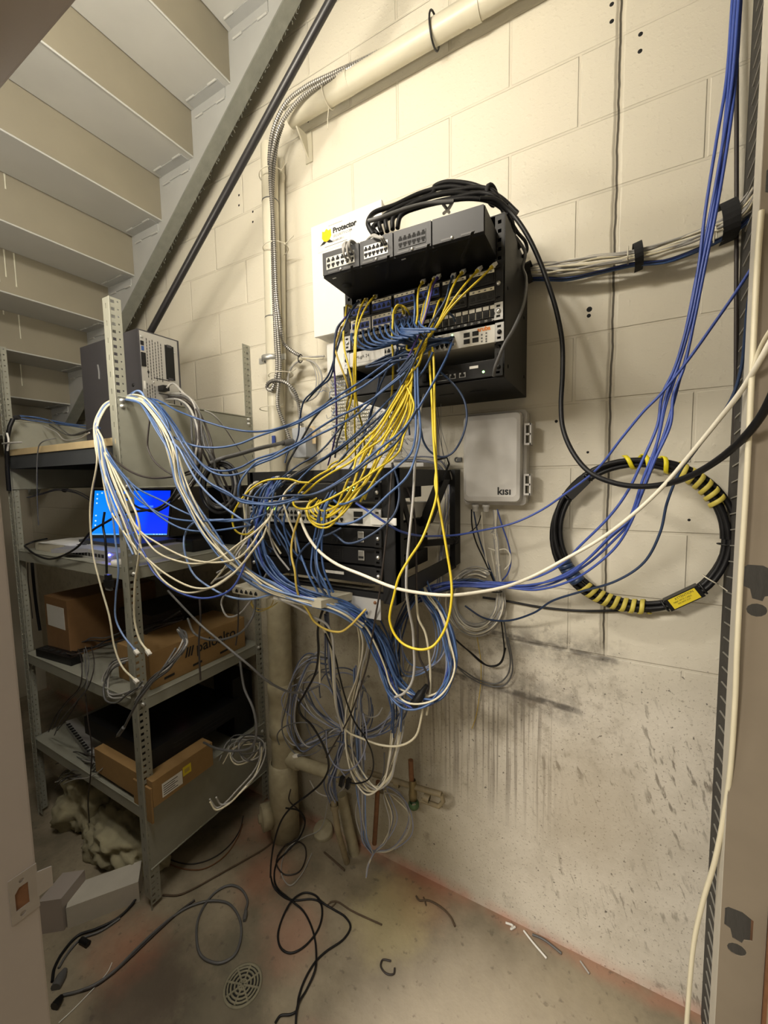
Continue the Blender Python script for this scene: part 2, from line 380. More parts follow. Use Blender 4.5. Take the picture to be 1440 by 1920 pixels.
def plate(mb, outer, holes, org, xd, yd, thick, m):     # flat plate with real holes
    cu = bpy.data.curves.new('p', 'CURVE'); cu.dimensions = '2D'; cu.fill_mode = 'BOTH'; cu.extrude = thick/2
    for poly in [outer]+holes:
        sp = cu.splines.new('POLY'); sp.points.add(len(poly)-1); sp.use_cyclic_u = True
        for i, (a, b) in enumerate(poly): sp.points[i].co = (a, b, 0, 1)
    ob = bpy.data.objects.new('p', cu); COL.objects.link(ob)
    me = bpy.data.meshes.new_from_object(ob.evaluated_get(bpy.context.evaluated_depsgraph_get()))
    xd, yd = Vector(xd).normalized(), Vector(yd).normalized(); nn = xd.cross(yd); org = Vector(org)
    mb.add([org+xd*v.co.x+yd*v.co.y+nn*v.co.z for v in me.vertices], [list(p.vertices) for p in me.polygons], m)
    bpy.data.objects.remove(ob); bpy.data.curves.remove(cu); bpy.data.meshes.remove(me)
def circ(cx, cy, r, n=14, ry=None): return [(cx+r*math.cos(2*math.pi*k/n), cy+(ry or r)*math.sin(2*math.pi*k/n)) for k in range(n)]
def rect(x0, x1, y0, y1): return [(x0,y0),(x1,y0),(x1,y1),(x0,y1)]
def spline(p, seg=9):
    p = [Vector(q) for q in p]
    if len(p) == 2: return [p[0].lerp(p[1], i/4) for i in range(5)]
    q = [p[0]*2-p[1]]+p+[p[-1]*2-p[-2]]; out = []
    for i in range(1, len(q)-2):
        p0, p1, p2, p3 = q[i-1:i+3]
        d01, d12, d23 = [max((b-a).length, 1e-5)**.5 for a, b in ((p0,p1),(p1,p2),(p2,p3))]
        m1 = ((p1-p0)/d01-(p2-p0)/(d01+d12)+(p2-p1)/d12)*d12
        m2 = ((p2-p1)/d12-(p3-p1)/(d12+d23)+(p3-p2)/d23)*d12
        for k in range(seg):
            t = k/seg
            out.append((2*t**3-3*t*t+1)*p1+(t**3-2*t*t+t)*m1+(-2*t**3+3*t*t)*p2+(t**3-t*t)*m2)
    out.append(p[-1]); return out

# ------------------------------------------------------------------ the setting
X_CORNER = .285
b = MB(); b.box(-4.0, X_CORNER, 0, .2, -.05, 4.6, 'wall')
holes = MB()
for (u, v, r) in ((1147,8,.006),(1147,40,.006),(1201,64,.006),(1200,96,.006),(448,366,.005),(448,385,.005),(474,397,.005),(474,416,.005),(1105,580,.008),(1104,592,.006),
                  (578,228,.004),(1043,790,.005),(1102,848,.004),(1292,975,.004)):
    p = at(u, v, 0); b.lathe([(0, r), (.0006, r*.8), (.0007, 0)], 'hole', p, (0,-1,0), 10)
struct(b.build('wall_back'))
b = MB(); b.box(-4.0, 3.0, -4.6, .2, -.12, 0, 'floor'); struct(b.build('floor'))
b = MB(); b.box(-4.2, -4.0, -1.32, .2, -.05, 4.6, 'plaster'); struct(b.build('wall_left'))
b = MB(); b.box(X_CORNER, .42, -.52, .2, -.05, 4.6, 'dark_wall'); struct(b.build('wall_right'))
b = MB(); b.box(-4.2, .9, -1.32, .2, 4.6, 4.7, 'plaster'); struct(b.build('ceiling'))
# front wall with the doorway the photographer stands in
b = MB()
b.box(-4.2, -.90, -1.32, -1.17, -.05, 4.6, 'plaster'); b.box(-.90, .20, -1.32, -1.17, 2.24, 4.6, 'plaster'); b.box(.20, .9, -1.32, -1.17, -.05, 4.6, 'plaster')
struct(b.build('wall_front'))
b = MB(); b.box(.40, .5, -1.17, -.60, -.05, 4.6, 'plaster'); struct(b.build('wall_side'))
d1 = bpy.data.objects.new('door_1', None); COL.objects.link(d1); struct(d1); INV['door_1'] = Matrix()
b = MB(); b.box(-.92, -.85, -1.335, -1.165, 0, 2.26, 'frame_grey', .003); b.build('jamb', d1)
b = MB(); b.box(.15, .22, -1.335, -1.165, 0, 2.26, 'frame_grey', .003); b.build('jamb', d1)
b = MB(); b.box(-.85, .15, -1.335, -1.165, 2.19, 2.26, 'frame_grey', .003); b.build('header', d1)
# strike plate let into the jamb
b = MB()
def J(u, v): p = atx(u, v, -.8495); return p
yA, yB, zA, zB = -1.203, -1.166, .932, 1.012
plate(b, [(-yB-.001, zA), (-yA, zA), (-yA, zB), (-yB-.001, zB)],
      [[(1.178, .952), (1.196, .952), (1.196, .982), (1.190, .990), (1.178, .990)], circ(1.188, .942, .004), circ(1.186, 1.000, .0035)],
      (-.8490, 0, 0), (0,-1,0), (0,0,1), .0018, 'strike')
b.box(-.8502, -.8498, -1.198, -1.176, .945, .996, 'rust')
b.hexa([(-.8500,-1.167,.950),(-.8480,-1.167,.950),(-.8440,-1.146,.955),(-.8460,-1.146,.955),(-.8500,-1.167,.996),(-.8480,-1.167,.996),(-.8440,-1.146,.991),(-.8460,-1.146,.991)], 'strike')
b.build('strike_plate', d1)['label'] = 'brushed metal strike plate on the frame'
# corridor behind the camera (unseen, it returns and sends light)
b = MB(); b.box(-3.2, 3.0, -4.7, -4.6, 0, 2.8, 'hall_wall'); struct(b.build('wall_corridor'))
b = MB(); b.box(-3.2, 3.0, -4.6, -1.32, 2.75, 2.85, 'hall_wall'); struct(b.build('ceiling_corridor'))
# black ribbed lath in the corner between block wall and steel stud
b = MB(); b.box(X_CORNER-.001, X_CORNER+.004, -.20, -.006, .0, 3.6, 'dark_wall')
z = .05
while z < 3.2:
    b.hexa([(X_CORNER-.004,-.13,z),(X_CORNER,-.13,z),(X_CORNER,-.05,z-.012),(X_CORNER-.004,-.05,z-.012),(X_CORNER-.004,-.13,z+.003),(X_CORNER,-.13,z+.003),(X_CORNER,-.05,z-.009),(X_CORNER-.004,-.05,z-.009)], 'dark_rib'); z += .042
struct(b.build('trim_1'))
# steel stud with keyhole punch-outs
t = thing('steel_stud', 'dusty metal stud with keyhole punch-outs at the edge of the doorway', 'stud', (.22, -.58, 0))
def keyhole(zc, cx=.2135):
    k = .0011
    return [[(cx-17*k, zc+22*k), (cx-13*k, zc+26*k), (cx+4*k, zc+26*k), (cx+18*k, zc+18*k), (cx+18*k, zc-16*k), (cx+8*k, zc-20*k), (cx+6*k, zc-27*k), (cx-6*k, zc-24*k), (cx-9*k, zc-10*k), (cx-17*k, zc-6*k)],
            circ(cx, zc-41*k, 12*k, 12, 10*k)]
b = MB(); plate(b, rect(.190, .2495, 0, 3.6), keyhole(.878)+keyhole(1.484)+keyhole(2.09)+keyhole(.28), (0,-.58,0), (1,0,0), (0,0,1), .0015, 'stud')
b.build('web', t)
b = MB(); b.box(.1892, .1905, -.5795, -.543, 0, 3.6, 'stud_edge'); b.build('flange', t)['label'] = 'pale left flange of the stud'
b = MB(); b.box(.2490, .2505, -.5795, -.543, 0, 3.6, 'stud_edge'); b.build('flange', t)
b = MB(); b.box(.2515, .2555, -.586, -.50, 0, 3.6, 'rust'); b.box(.2555, .40, -.589, -.50, 0, 3.6, 'wood_strip'); struct(b.build('trim_2'))

# ------------------------------------------------------------------ steel staircase overhead
t = thing('steel_staircase', 'grey painted steel staircase seen from underneath, with paint runs on its risers', 'staircase', (-1.654, -.6, 3.1))
RUN, RISE = .2515, .1905
W1, W2 = .15, 1.14
steps = list(range(-4, 7))
for j in steps:
    x0, z0 = -1.654-RUN*j, 3.103-RISE*j
    b = MB(); b.box(x0-RUN+.004, x0, -W2, -W1-.0005, z0, z0+.005, 'stair_paint')
    b.tube([(x0-.002, -W2, z0+.0015), (x0-.002, -W1-.001, z0+.0015)], .004, 'stair_paint', 8); b.build('tread', t)
    b = MB(); b.box(x0-.004, x0, -W2, -W1-.0005, z0+.002, z0+RISE+.004, 'riser_tan_shaded')
    if j in (1, 2, 3, 4, 5):        # pale paint runs down the back of the riser
        rnd = random.Random(j)
        spots = {1: [.97, .86], 2: [.72, .69, .67, .65], 3: [.76, .73, .71, .70, .655, .61, .585, .55], 4: [.62, .56, .52, .46], 5: [.50, .38]}[j]
        for wq in spots:
            L = rnd.choice([.02, .04, .06, .12, .15]) if j != 5 else .12
            b.tube([(x0+.0008, -wq, z0+RISE-.002), (x0+.0012, -wq, z0+RISE-L*.6), (x0+.0008, -wq, z0+RISE-L)], .0025, 'drip', 6, True, [.0034, .0021, .0028])
    b.build('riser', t)
    # angle clip under each tread end, stitch-welded
    b = MB(); b.box(x0-RUN+.025, x0-.03, -W1-.042, -W1-.0005, z0-.004, z0-.0005, 'stringer_paint'); b.box(x0-RUN+.025, x0-.03, -W1-.004, -W1, z0-.040, z0-.002, 'stringer_paint')
    for dx in (.03, RUN-.085):
        b.tube([(x0-RUN+dx, -W1-.043, z0-.002), (x0-RUN+dx+.05, -W1-.043, z0-.002)], .0045, 'weld', 6); b.tube([(x0-RUN+dx, -W1-.003, z0-.041), (x0-RUN+dx+.05, -W1-.003, z0-.041)], .0045, 'weld', 6)
    b.build('support_angle', t)
def zl(x): return 3.386+.742*(x+1.194)
b = MB()
xa, xb = -3.6, .15
b.hexa([(xa,-W1,zl(xa)),(xb,-W1,zl(xb)),(xb,-W1+.007,zl(xb)),(xa,-W1+.007,zl(xa)),(xa,-W1,zl(xa)+.40),(xb,-W1,zl(xb)+.40),(xb,-W1+.007,zl(xb)+.40),(xa,-W1+.007,zl(xa)+.40)], 'stringer_paint')
b.build('stringer', t)
b = MB()
b.hexa([(xa,-W1,zl(xa)-.010),(xb,-W1,zl(xb)-.010),(xb,-.095,zl(xb)-.010),(xa,-.095,zl(xa)-.010),(xa,-W1,zl(xa)),(xb,-W1,zl(xb)),(xb,-.095,zl(xb)),(xa,-.095,zl(xa))], 'flange')
rnd = random.Random(3)
for i in range(90):     # shreds of dust and lint on the free edge
    x = -2.5+i*.016+rnd.uniform(-.01, .01); z = zl(x)-.008
    p = Vector((x, -.094, z)); L = rnd.uniform(.004, .016)
    b.tube([p, p+Vector((rnd.uniform(-.006,.006), rnd.uniform(0,.005), -L*.6)), p+Vector((rnd.uniform(-.01,.01), rnd.uniform(0,.006), -L))], .0011, 'flange', 4)
b.build('flange', t)['label'] = 'dusty bottom flange of the stringer'
b = MB(); b.hexa([(xa,-W2-.007,zl(xa)+.0),(xb,-W2-.007,zl(xb)),(xb,-W2,zl(xb)),(xa,-W2,zl(xa)),(xa,-W2-.007,zl(xa)+.4),(xb,-W2-.007,zl(xb)+.4),(xb,-W2,zl(xb)+.4),(xa,-W2,zl(xa)+.4)], 'stringer_paint'); b.build('stringer', t)

# ------------------------------------------------------------------ pipes on the wall
p0, p1 = at(290, 608, .28), at(621, 0, .28); dd = (p1-p0)
b = MB(); b.tube([p0-dd*.95, p0, p1, p1+dd*.45], .0138, 'black_pipe', 18); o = b.build('black_pipe'); tag(recenter(o), 'black iron pipe running up the wall beside the staircase', 'pipe')
t = thing('horizontal_pipe', 'thick cream painted horizontal pipe high on the block wall', 'pipe', (-.7, -.075, 3.11))
b = MB(); b.tube([(-1.155, -.075, 3.110), (.28, -.075, 3.120)], .0345, 'cream_pipe', 24); b.build('barrel', t)
for x in (-.885, -.405): b = MB(); b.tube([(x-.02, -.075, 3.115), (x+.02, -.075, 3.115)], .0375, 'cream_pipe', 24); b.build('coupling', t)
b = MB(); b.prism([(-1.135, -.002, 3.085), (-1.135, -.072, 3.080), (-1.128, -.002, 2.985)], (.006, 0, 0), 'cream_pipe'); b.box(-1.140, -1.105, -.006, -.001, 2.975, 3.09, 'cream_pipe'); b.build('bracket', t)
t = thing('vertical_pipe', 'cream painted vertical pipe carrying flexible metal conduits', 'pipe', (-1.293, -.075, 1.3))
b = MB(); b.tube([(-1.275, -.075, 3.05), (-1.293, -.075, 2.2), (-1.300, -.075, 1.2)], .034, 'cream_pipe', 24); b.build('barrel', t)
for z in (2.36, 2.83): b = MB(); b.tube([(-1.278+(z-2.9)*.02, -.075, z), (-1.278+(z-2.905)*.02, -.075, z+.004)], .0350, 'grey_dark', 24); b.build('joint', t)
b = MB(); p = at(515, 675, .06); b.lathe([(-.012,.036),(-.010,.045),(.010,.045),(.012,.036)], 'zinc', (p.x,-.075,p.z), (0,0,1)); b.box(p.x-.075, p.x-.03, -.080, -.070, p.z-.012, p.z+.012, 'zinc'); b.box(p.x+.03, p.x+.075, -.080, -.070, p.z-.012, p.z+.012, 'zinc')
b.build('pipe_clamp', t)['label'] = 'zinc pipe clamp'
# second slim pipe right behind
b = MB(); b.tube([at(528, 300, .03), at(531, 640, .03), at(529, 880, .03)], .012, 'cream_pipe', 16); tag(recenter(b.build('slim_conduit')), 'slim cream conduit on the wall behind the vertical pipe', 'conduit')
# flexible metal conduits
def flex(pts, r, label, seg=14):
    ps = spline(pts, seg)
    # resample at a fixed pitch so that the corrugation reads
    out = [ps[0]]; acc = 0; step = .0042
    for a, c in zip(ps, ps[1:]):
        L = (c-a).length; d = step-acc
        while d <= L: out.append(a.lerp(c, d/L)); d += step
        acc = L-(d-step)
    b = MB(); n = 8
    rad = [r if i % 2 == 0 else r*.72 for i in range(len(out))]
    b.tube(out, r, 'bx', n, True, rad)
    # dark groove faces every second ring
    k = b._m('bx_dark')
    for i in range(len(out)-1):
        if i % 2 == 0:
            for q in range(n): b.mi[i*n+q] = k
    return tag(recenter(b.build('flexible_conduit')), label, 'conduit', 'flexible metal conduits on the pipe')
flex([at(900, -40, .055), at(870, 0, .06), at(760, 72, .065), at(690, 108, .07), at(620, 140, .09), at(570, 165, .11), at(535, 195, .12), at(512, 245, .12), at(505, 300, .12), at(508, 330, .12), at(512, 430, .12), at(516, 560, .12), at(522, 640, .12), at(525, 690, .12), at(521, 760, .12), at(535, 800, .10), at(545, 830, .09)], .0085, 'long flexible metal conduit sweeping from the horizontal pipe down to the blue-grey box')
flex([at(690, 110, .085), at(622, 146, .11), at(575, 175, .125), at(545, 205, .13), at(523, 240, .13), at(510, 290, .13), at(507, 330, .13), at(513, 430, .13), at(519, 560, .13), at(527, 620, .12), at(533, 645, .08), at(550, 660, .06), at(565, 668, .05)], .0085, 'flexible metal conduit that branches off to the hanging coil of grey cable')
flex([at(530, 232, .10), at(520, 265, .11), at(512, 330, .115), at(511, 430, .115), at(513, 540, .115), at(517, 640, .115), at(519, 700, .115), at(508, 732, .12), at(501, 727, .125), at(503, 719, .13), at(517, 713, .13), at(537, 718, .12), at(553, 735, .10), at(560, 760, .08), at(564, 800, .07)], .0085, 'flexible metal conduit with a small loop at its lower end')
for i, (u, v, dx) in enumerate(((505, 326, .05), (512, 463, .065), (522, 702, .05), (505, 765, .03))):
    p = at(u, v, .10); b = MB()
    ring = [Vector((p.x+.052*math.cos(a), -.085-.052*math.sin(a), p.z+.004*math.cos(a))) for a in [2*math.pi*k/20 for k in range(21)]]
    b.tube(ring, .002, 'tie_white', 6); b.tube([ring[0], ring[0]+Vector((dx*.5, -.012, .0)), ring[0]+Vector((dx, -.02, .004))], .0018, 'tie_white', 6)
    b.box(ring[0].x-.003, ring[0].x+.003, ring[0].y-.004, ring[0].y+.002, ring[0].z-.004, ring[0].z+.004, 'tie_white')
    tag(recenter(b.build('cable_tie')), ('uppermost white nylon tie round the vertical pipe', 'white nylon tie round the pipe beside the white alarm box', 'white nylon tie just below the pipe clamp', 'lowest white nylon tie round the vertical pipe')[i], 'cable tie', 'white ties on the pipe')
p = at(814, 30, .075); b = MB()
ring = [Vector((p.x, -.075-.042*math.cos(a), 3.118+.050*math.sin(a))) for a in [2*math.pi*k/20 for k in range(21)]]
b.tube(ring, .0032, 'tie_black', 6); tag(recenter(b.build('cable_tie')), 'black tie round the horizontal pipe', 'cable tie')
p = at(615, 150, .075); b = MB()
ring = [Vector((p.x, -.075-.042*math.cos(a), 3.116+.046*math.sin(a))) for a in [2*math.pi*k/20 for k in range(21)]]
b.tube(ring, .002, 'tie_white', 6); b.tube([ring[15], ring[15]+Vector((0,-.01,-.05)), ring[15]+Vector((.002,-.012,-.085))], .0016, 'tie_white', 6); tag(recenter(b.build('cable_tie')), 'white tie with a dangling tail on the horizontal pipe', 'cable tie')
# ------------------------------------------------------------------ slotted angle shelving
XR, XL, WF = -1.52, -2.48, .623
ZTOP = 2.305
t = thing('shelving_unit', 'grey-green slotted angle shelving unit standing under the staircase', 'shelf', (-2.0, -.31, 0))
def flange(mb, a0, s, zt, kind, org, xd):    # perforated angle flange, built cell by cell
    pitch = .058 if kind == 'narrow' else .0254
    cell = MB(); lo, hi = sorted((a0, a0+s*.039))
    if kind == 'narrow':
        c = a0+s*.020; hs = [rect(c-.0024, c+.0024, .020, .038)]
    else:
        c = a0+s*.0105; hs = [rect(c-.0062, c+.0062, .006, .0165), circ(a0+s*.028, .0145, .0031, 8)]
    plate(cell, rect(lo, hi, 0, pitch), hs, org, xd, (0,0,1), .0022, 'shelf_paint')
    z = zt-pitch
    while z > 0: mb.add([v+Vector((0,0,z)) for v in cell.v], cell.f, 'shelf_paint'); z -= pitch
def post(xc, wc, sx, sw, zt, lab=None):
    b = MB()
    flange(b, xc, sx, zt, 'narrow' if wc > .3 and sx < 0 else 'square', (0, -wc, 0), (1,0,0))
    flange(b, wc, sw, zt, 'square', (xc, 0, 0), (0,-1,0))
    b.tube([(xc, -wc, 0), (xc, -wc, zt)], .0026, 'shelf_paint', 8)
    return b.build('post', t)
post(XR, WF, -1, -1, ZTOP); post(XL, WF, 1, -1, ZTOP); post(XR, .004, -1, 1, ZTOP); post(XL, .004, 1, 1, ZTOP)
def deck(z, lip, m, name='shelf_deck'):
    b = MB(); x0, x1, y0, y1 = XL+.004, XR-.004, -WF+.004, -.012
    b.box(x0, x1, y0, y1, z-.003, z, m)
    b.box(x0, x1, y0, y0+.003, z-lip, z, m); b.box(x0, x1, y1-.003, y1, z-lip, z, m); b.box(x0, x0+.003, y0, y1, z-lip, z, m); b.box(x1-.003, x1, y0, y1, z-lip, z, m)
    for yy in (y0+.0015, y1-.0015): b.tube([(x0, yy, z), (x1, yy, z)], .003, m, 8)
    b.tube([(x1-.0015, y0, z), (x1-.0015, y1, z)], .003, m, 8)
    return b.build(name, t)
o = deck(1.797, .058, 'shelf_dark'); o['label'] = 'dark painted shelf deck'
deck(1.352, .045, 'shelf_paint'); deck(.845, .045, 'shelf_paint'); deck(.410, .045, 'shelf_paint')
for (x, z0, z1) in ((XR+.001, 1.645, 1.968), (XL+.006, 1.645, 1.968), (XR+.001, .165, .425)):
    b = MB(); b.box(x-.0012, x, -WF+.006, -.012, z0, z1, 'shelf_paint')
    for zz in (z0, z1): b.tube([(x, -WF+.006, zz), (x, -.012, zz)], .0035, 'shelf_paint', 8)
    b.build('side_panel', t)
b = MB()
for z in (1.955, 1.935, 1.675, 1.65, 1.33, .83, .39):
    for w in (.604, .028):
        b.lathe([(0,.0085),(.004,.0085),(.0045,.005),(.009,.005),(.0092,0)], 'zinc', (XR+.0015, -w, z), (1,0,0), 8)
b.build('bolt', t)['kind'] = 'stuff'
b = MB(); b.box(XL+.01, XR-.01, -WF-.001, -.02, 1.798, 1.826, 'plywood', .002); o = b.build('plywood_board'); tag(recenter(o), 'plywood board lying on the top shelf', 'board')

# ------------------------------------------------------------------ desktop computer, rear side towards the room
xr, wa, wb, zb, zt = -1.60, .484, .312, 1.827, 2.256
t = thing('desktop_computer', 'charcoal tower computer on the top shelf, metal rear facing out', 'computer', (-1.81, -.4, zb))
b = MB(); b.box(-2.035, xr, -wa, -wb, zb, zt, 'pc_black', .004)
q = at(185, 698, wa); b.tube([q+Vector((0,-.001,.03)), q+Vector((.006,-.001,0)), q+Vector((.004,-.001,-.03))], .005, 'grey_dark', 6)
b.lathe([(0,.007),(.002,.007),(.0025,0)], 'black_plastic', at(250, 722, wa), (0,-1,0), 10); b.build('case', t)
b = MB(); b.box(xr, xr+.0012, -wa+.006, -wb-.010, zb+.006, zt-.006, 'pc_rear'); b.build('rear_plate', t)['label'] = 'galvanised metal rear plate'
X = xr+.0014
def rr(w0, w1, z0, z1, m, d=.0012, mb=None): mb.box(X, X+d, -max(w0, w1), -min(w0, w1), z0, z1, m)
b = MB()
for c in range(6):
    for r in range(13):
        w = .452-.0115*c; z = 2.222-.0118*r-(.006 if c % 2 else 0)
        rr(w-.0013, w+.0013, z-.0047, z+.0047, 'hole', .0004, b)
for c in range(4):
    for r in range(7 if c < 3 else 4):
        w = .460-.010*c; z = 2.048-.013*r-(.006 if c % 2 else 0); rr(w-.0013, w+.0013, z-.005, z+.005, 'hole', .0004, b)
b.build('vent_slots', t)
b = MB(); rr(.378, .340, 2.085, 2.222, 'black_plastic', .002, b); rr(.370, .350, 2.214, 2.224, 'pc_black', .004, b); rr(.370, .350, 2.083, 2.092, 'pc_black', .004, b); b.build('fan_cover', t)
b = MB()
b.lathe([(0,.0055),(.002,.0055),(.0022,.002),(.0021,0)], 'zinc', (X, -.470, 2.228), (1,0,0), 12); rr(.476, .464, 2.196, 2.212, 'hole', .002, b); rr(.474, .465, 2.176, 2.192, 'pc_blue', .003, b)
rr(.477, .460, 2.116, 2.168, 'black_plastic', .004, b); b.lathe([(0,.004),(.0015,.004),(.002,0)], 'hole', (X, -.452, 2.098), (1,0,0), 10); rr(.474, .466, 2.03, 2.06, 'label_white', .0004, b)
b.build('rear_ports', t)
b = MB()
for (w, z) in ((.432, 2.062), (.378, 2.050), (.430, 1.996), (.372, 1.994), (.345, 2.02), (.335, 2.20)): b.lathe([(0,.004),(.0015,.0038),(.002,0)], 'zinc', (X, -w, z), (1,0,0), 10)
rr(.425, .365, 2.078, 2.081, 'hole', .0006, b); rr(.415, .360, 2.020, 2.023, 'hole', .0006, b); rr(.440, .437, 1.985, 2.02, 'silver', .0008, b); rr(.350, .347, 1.985, 2.02, 'hole', .0008, b); b.build('screws', t)

# ------------------------------------------------------------------ laptop
D0 = 1.95
TL, TR, BR, BL = atd(178, 920, D0), atd(320, 920, D0), atd(313, 1003, D0-.03), atd(172, 1003, D0-.03)
nrm = (TR-TL).cross(BL-TL).normalized()
if nrm.dot(EYEP-TL) < 0: nrm = -nrm
ex = (BR-BL).normalized(); back = -Vector((nrm.x, nrm.y, 0)).normalized()
t = thing('laptop', 'open dark laptop showing a bright blue screen on the shelf', 'laptop', (BL+BR)/2)
def quadslab(c, off0, off1, m): return [p+nrm*off0 for p in c]+[p+nrm*off1 for p in c]
def grow(k, kb):
    uu = (TL-BL).normalized(); return [BL-ex*k-uu*kb, BR+ex*k-uu*kb, TR+ex*k+uu*k, TL-ex*k+uu*k]
b = MB(); b.hexa([p-nrm*.006 for p in grow(.009, .022)]+[p for p in grow(.009, .022)], 'laptop_shell'); b.build('lid', t)
b = MB(); b.add([p+nrm*.0006 for p in (BL, BR, TR, TL)], [(0,1,2,3)], 'screen'); o = b.build('screen', t, False); o['label'] = 'bright blue desktop screen'
b = MB()
uu = (TL-BL)
def SP(a, c): return BL+(BR-BL)*a+uu*c+nrm*.0009
b.add([SP(0,0), SP(1,0), SP(1,.028), SP(0,.028)], [(0,1,2,3)], mat('taskbar_blue', (.05,.2,.5), .4, emit=(.12,.42,.80), estr=.9))
ic = mat('desktop_icon', (.5,.6,.7), .4, emit=(.5,.75,1.), estr=1.)
for a, c in ((.03,.90),(.03,.80),(.03,.70),(.09,.93),(.03,.42),(.03,.30),(.03,.2)): b.add([SP(a,c), SP(a+.02,c), SP(a+.02,c+.03), SP(a,c+.03)], [(0,1,2,3)], ic)
b.add([SP(.50,.62), SP(.80,.62), SP(.80,.66), SP(.74,.66), SP(.5,.66)], [(0,1,2,3,4)], mat('window_tint', (.05,.2,.8), .4, emit=(.06,.22,1.), estr=1.))
for a in (.82,.86,.9,.93): b.add([SP(a,.006), SP(a+.016,.006), SP(a+.016,.022), SP(a,.022)], [(0,1,2,3)], ic)
b.build('screen_icons', t, False)
hz = min(BL.z, BR.z)-.022
fw = Vector((nrm.x, nrm.y, 0)).normalized(); e2 = Vector((ex.x, ex.y, 0)).normalized()
c0 = (BL+BR)/2; c0.z = hz
b = MB(); b.obox(c0+fw*.115+Vector((0,0,-.008)), e2*.185, fw*.118, (0,0,.008), 'laptop_deck'); b.build('keyboard_base', t)
b = MB()
for r in range(5):
    for c in range(13): b.obox(c0+fw*(.035+.02*r)+e2*(-.15+.025*c)+Vector((0,0,.0015)), e2*.0105, fw*.008, (0,0,.0012), 'keys')
b.build('keys', t)
ZL = hz-.016
# equipment under the laptop
def simple_box(name, label, cat, x0, x1, w0, w1, z0, z1, m, bev=.002, group=None, extra=None):
    t = thing(name, label, cat, ((x0+x1)/2, -(w0+w1)/2, z0), 0, group)
    b = MB(); b.box(x0, x1, -max(w0,w1), -min(w0,w1), z0, z1, m, bev); b.build('body', t); return t
Zs = 1.3525
t = thing('network_switch', 'silver switch with a blue light under the laptop', 'switch', (-1.85, -.42, Zs))
b = MB(); b.box(-2.10, -1.66, -.575, -.24, Zs, Zs+.040, 'ear', .002); b.build('body', t)
b = MB(); 
for i in range(12): b.box(-2.08+.026*i, -2.062+.026*i, -.5762, -.5745, Zs+.010, Zs+.024, 'hole')
b.build('ports', t)
b = MB(); b.lathe([(0,.0035),(.002,.003),(.0025,0)], 'led_blue', (-1.735, -.576, Zs+.026), (0,-1,0), 10); b.build('power_light', t)['label'] = 'glowing blue light'
t = simple_box('equipment_box', 'grey flat equipment box stacked between switch and laptop', 'equipment', -2.14, -1.72, .24, .50, Zs+.0405, max(ZL-.003, Zs+.055), 'pbx_grey')
t = thing('paper_sheets', 'loose sheets of paper lying beside the laptop', 'paper', (-2.25, -.5, Zs))
b = MB()
for i, a in enumerate((.05, -.12, .2)):
    c = Vector((-2.22+.03*i, -.50+.012*i, Zs+.040+.0015*i)); b.obox(c, (.14*math.cos(a), .14*math.sin(a), 0), (-.07*math.sin(a), .07*math.cos(a), .002), (0,0,.0004), 'paper')
b.build('sheets', t)
t = simple_box('patch_tray', 'pale slim tray at the left end of the laptop shelf', 'tray', -2.40, -2.12, .38, .57, Zs, Zs+.036, 'beige_plastic')
t = thing('small_router', 'small dark router with a green light right of the laptop', 'router', (-1.70, -.2, Zs))
b = MB(); b.box(-1.80, -1.60, -.30, -.14, Zs, Zs+.055, 'black_plastic', .006); b.build('body', t)
b = MB(); b.lathe([(0,.003),(.002,.002),(.0025,0)], 'led_green', (-1.66, -.3005, Zs+.03), (0,-1,0), 8); b.build('status_light', t)
t = thing('white_puck', 'round white puck-like sensor on the shelf edge under the blue light', 'sensor', (-1.65, -.59, Zs))
b = MB(); b.lathe([(0,.026),(.008,.028),(.016,.024),(.02,0)], 'white_plastic', (-1.65, -.585, Zs), (0,0,1), 20); b.build('shell', t)
t = simple_box('dark_monitor', 'dark blank panel leaning behind the coiled black cable', 'monitor', -1.78, -1.54, .05, .075, Zs, Zs+.28, 'black_plastic', .004)

# top shelf clutter
zt1 = 1.8265
t = simple_box('cardboard_box', 'low open cardboard box on the plywood top shelf', 'box', -2.40, -2.10, .12, .34, zt1, zt1+.055, 'cardboard_light')
t = simple_box('power_adapter', 'black adapter on the plywood beside the cardboard box', 'adapter', -2.16, -2.02, .47, .52, zt1, zt1+.02, 'black_plastic')
t = simple_box('plastic_bag', 'crumpled grey plastic pouch on the plywood edge', 'pouch', -2.36, -2.22, .44, .53, zt1, zt1+.018, 'grey', .008)
# shelf three
z3 = .8455
t = thing('brown_carton', 'tall brown carton with a torn label on the third shelf', 'box', (-2.31, -.33, z3))
b = MB(); b.box(-2.425, -2.20, -.545, -.12, z3, z3+.275, 'cardboard', .003); b.build('body', t)
b = MB(); b.box(-2.40, -2.23, -.5462, -.545, z3+.13, z3+.235, 'paper'); b.build('torn_label', t)
t = thing('logo_carton', 'long flat carton with printed lettering on the third shelf', 'box', (-1.66, -.3, z3))
b = MB(); b.box(-1.79, -1.562, -.545, -.07, z3, z3+.150, 'cardboard_light', .003); b.build('body', t)
b = MB(); xx = -1.5615
text(b, 'paloalto', .066, 'ink', (xx, -.340, z3+.072), (0,1,0), (0,0,1), .0004, bold=.001)
b.build('lettering', t); b = MB()
for i in range(3):
    o0 = Vector((xx+.0004, -.395+.013*i, z3+.070)); b.add([o0, o0+Vector((0,.008,.0)), o0+Vector((0,.020,.042)), o0+Vector((0,.012,.042))], [(0,1,2,3)], 'ink')
for w in (.49, .36, .22): b.add([(xx+.0004,-w,z3+.018),(xx+.0004,-w+.045,z3+.020),(xx+.0004,-w+.045,z3+.030),(xx+.0004,-w,z3+.028)], [(0,1,2,3)], 'ink')
b.build('printed_marks', t)
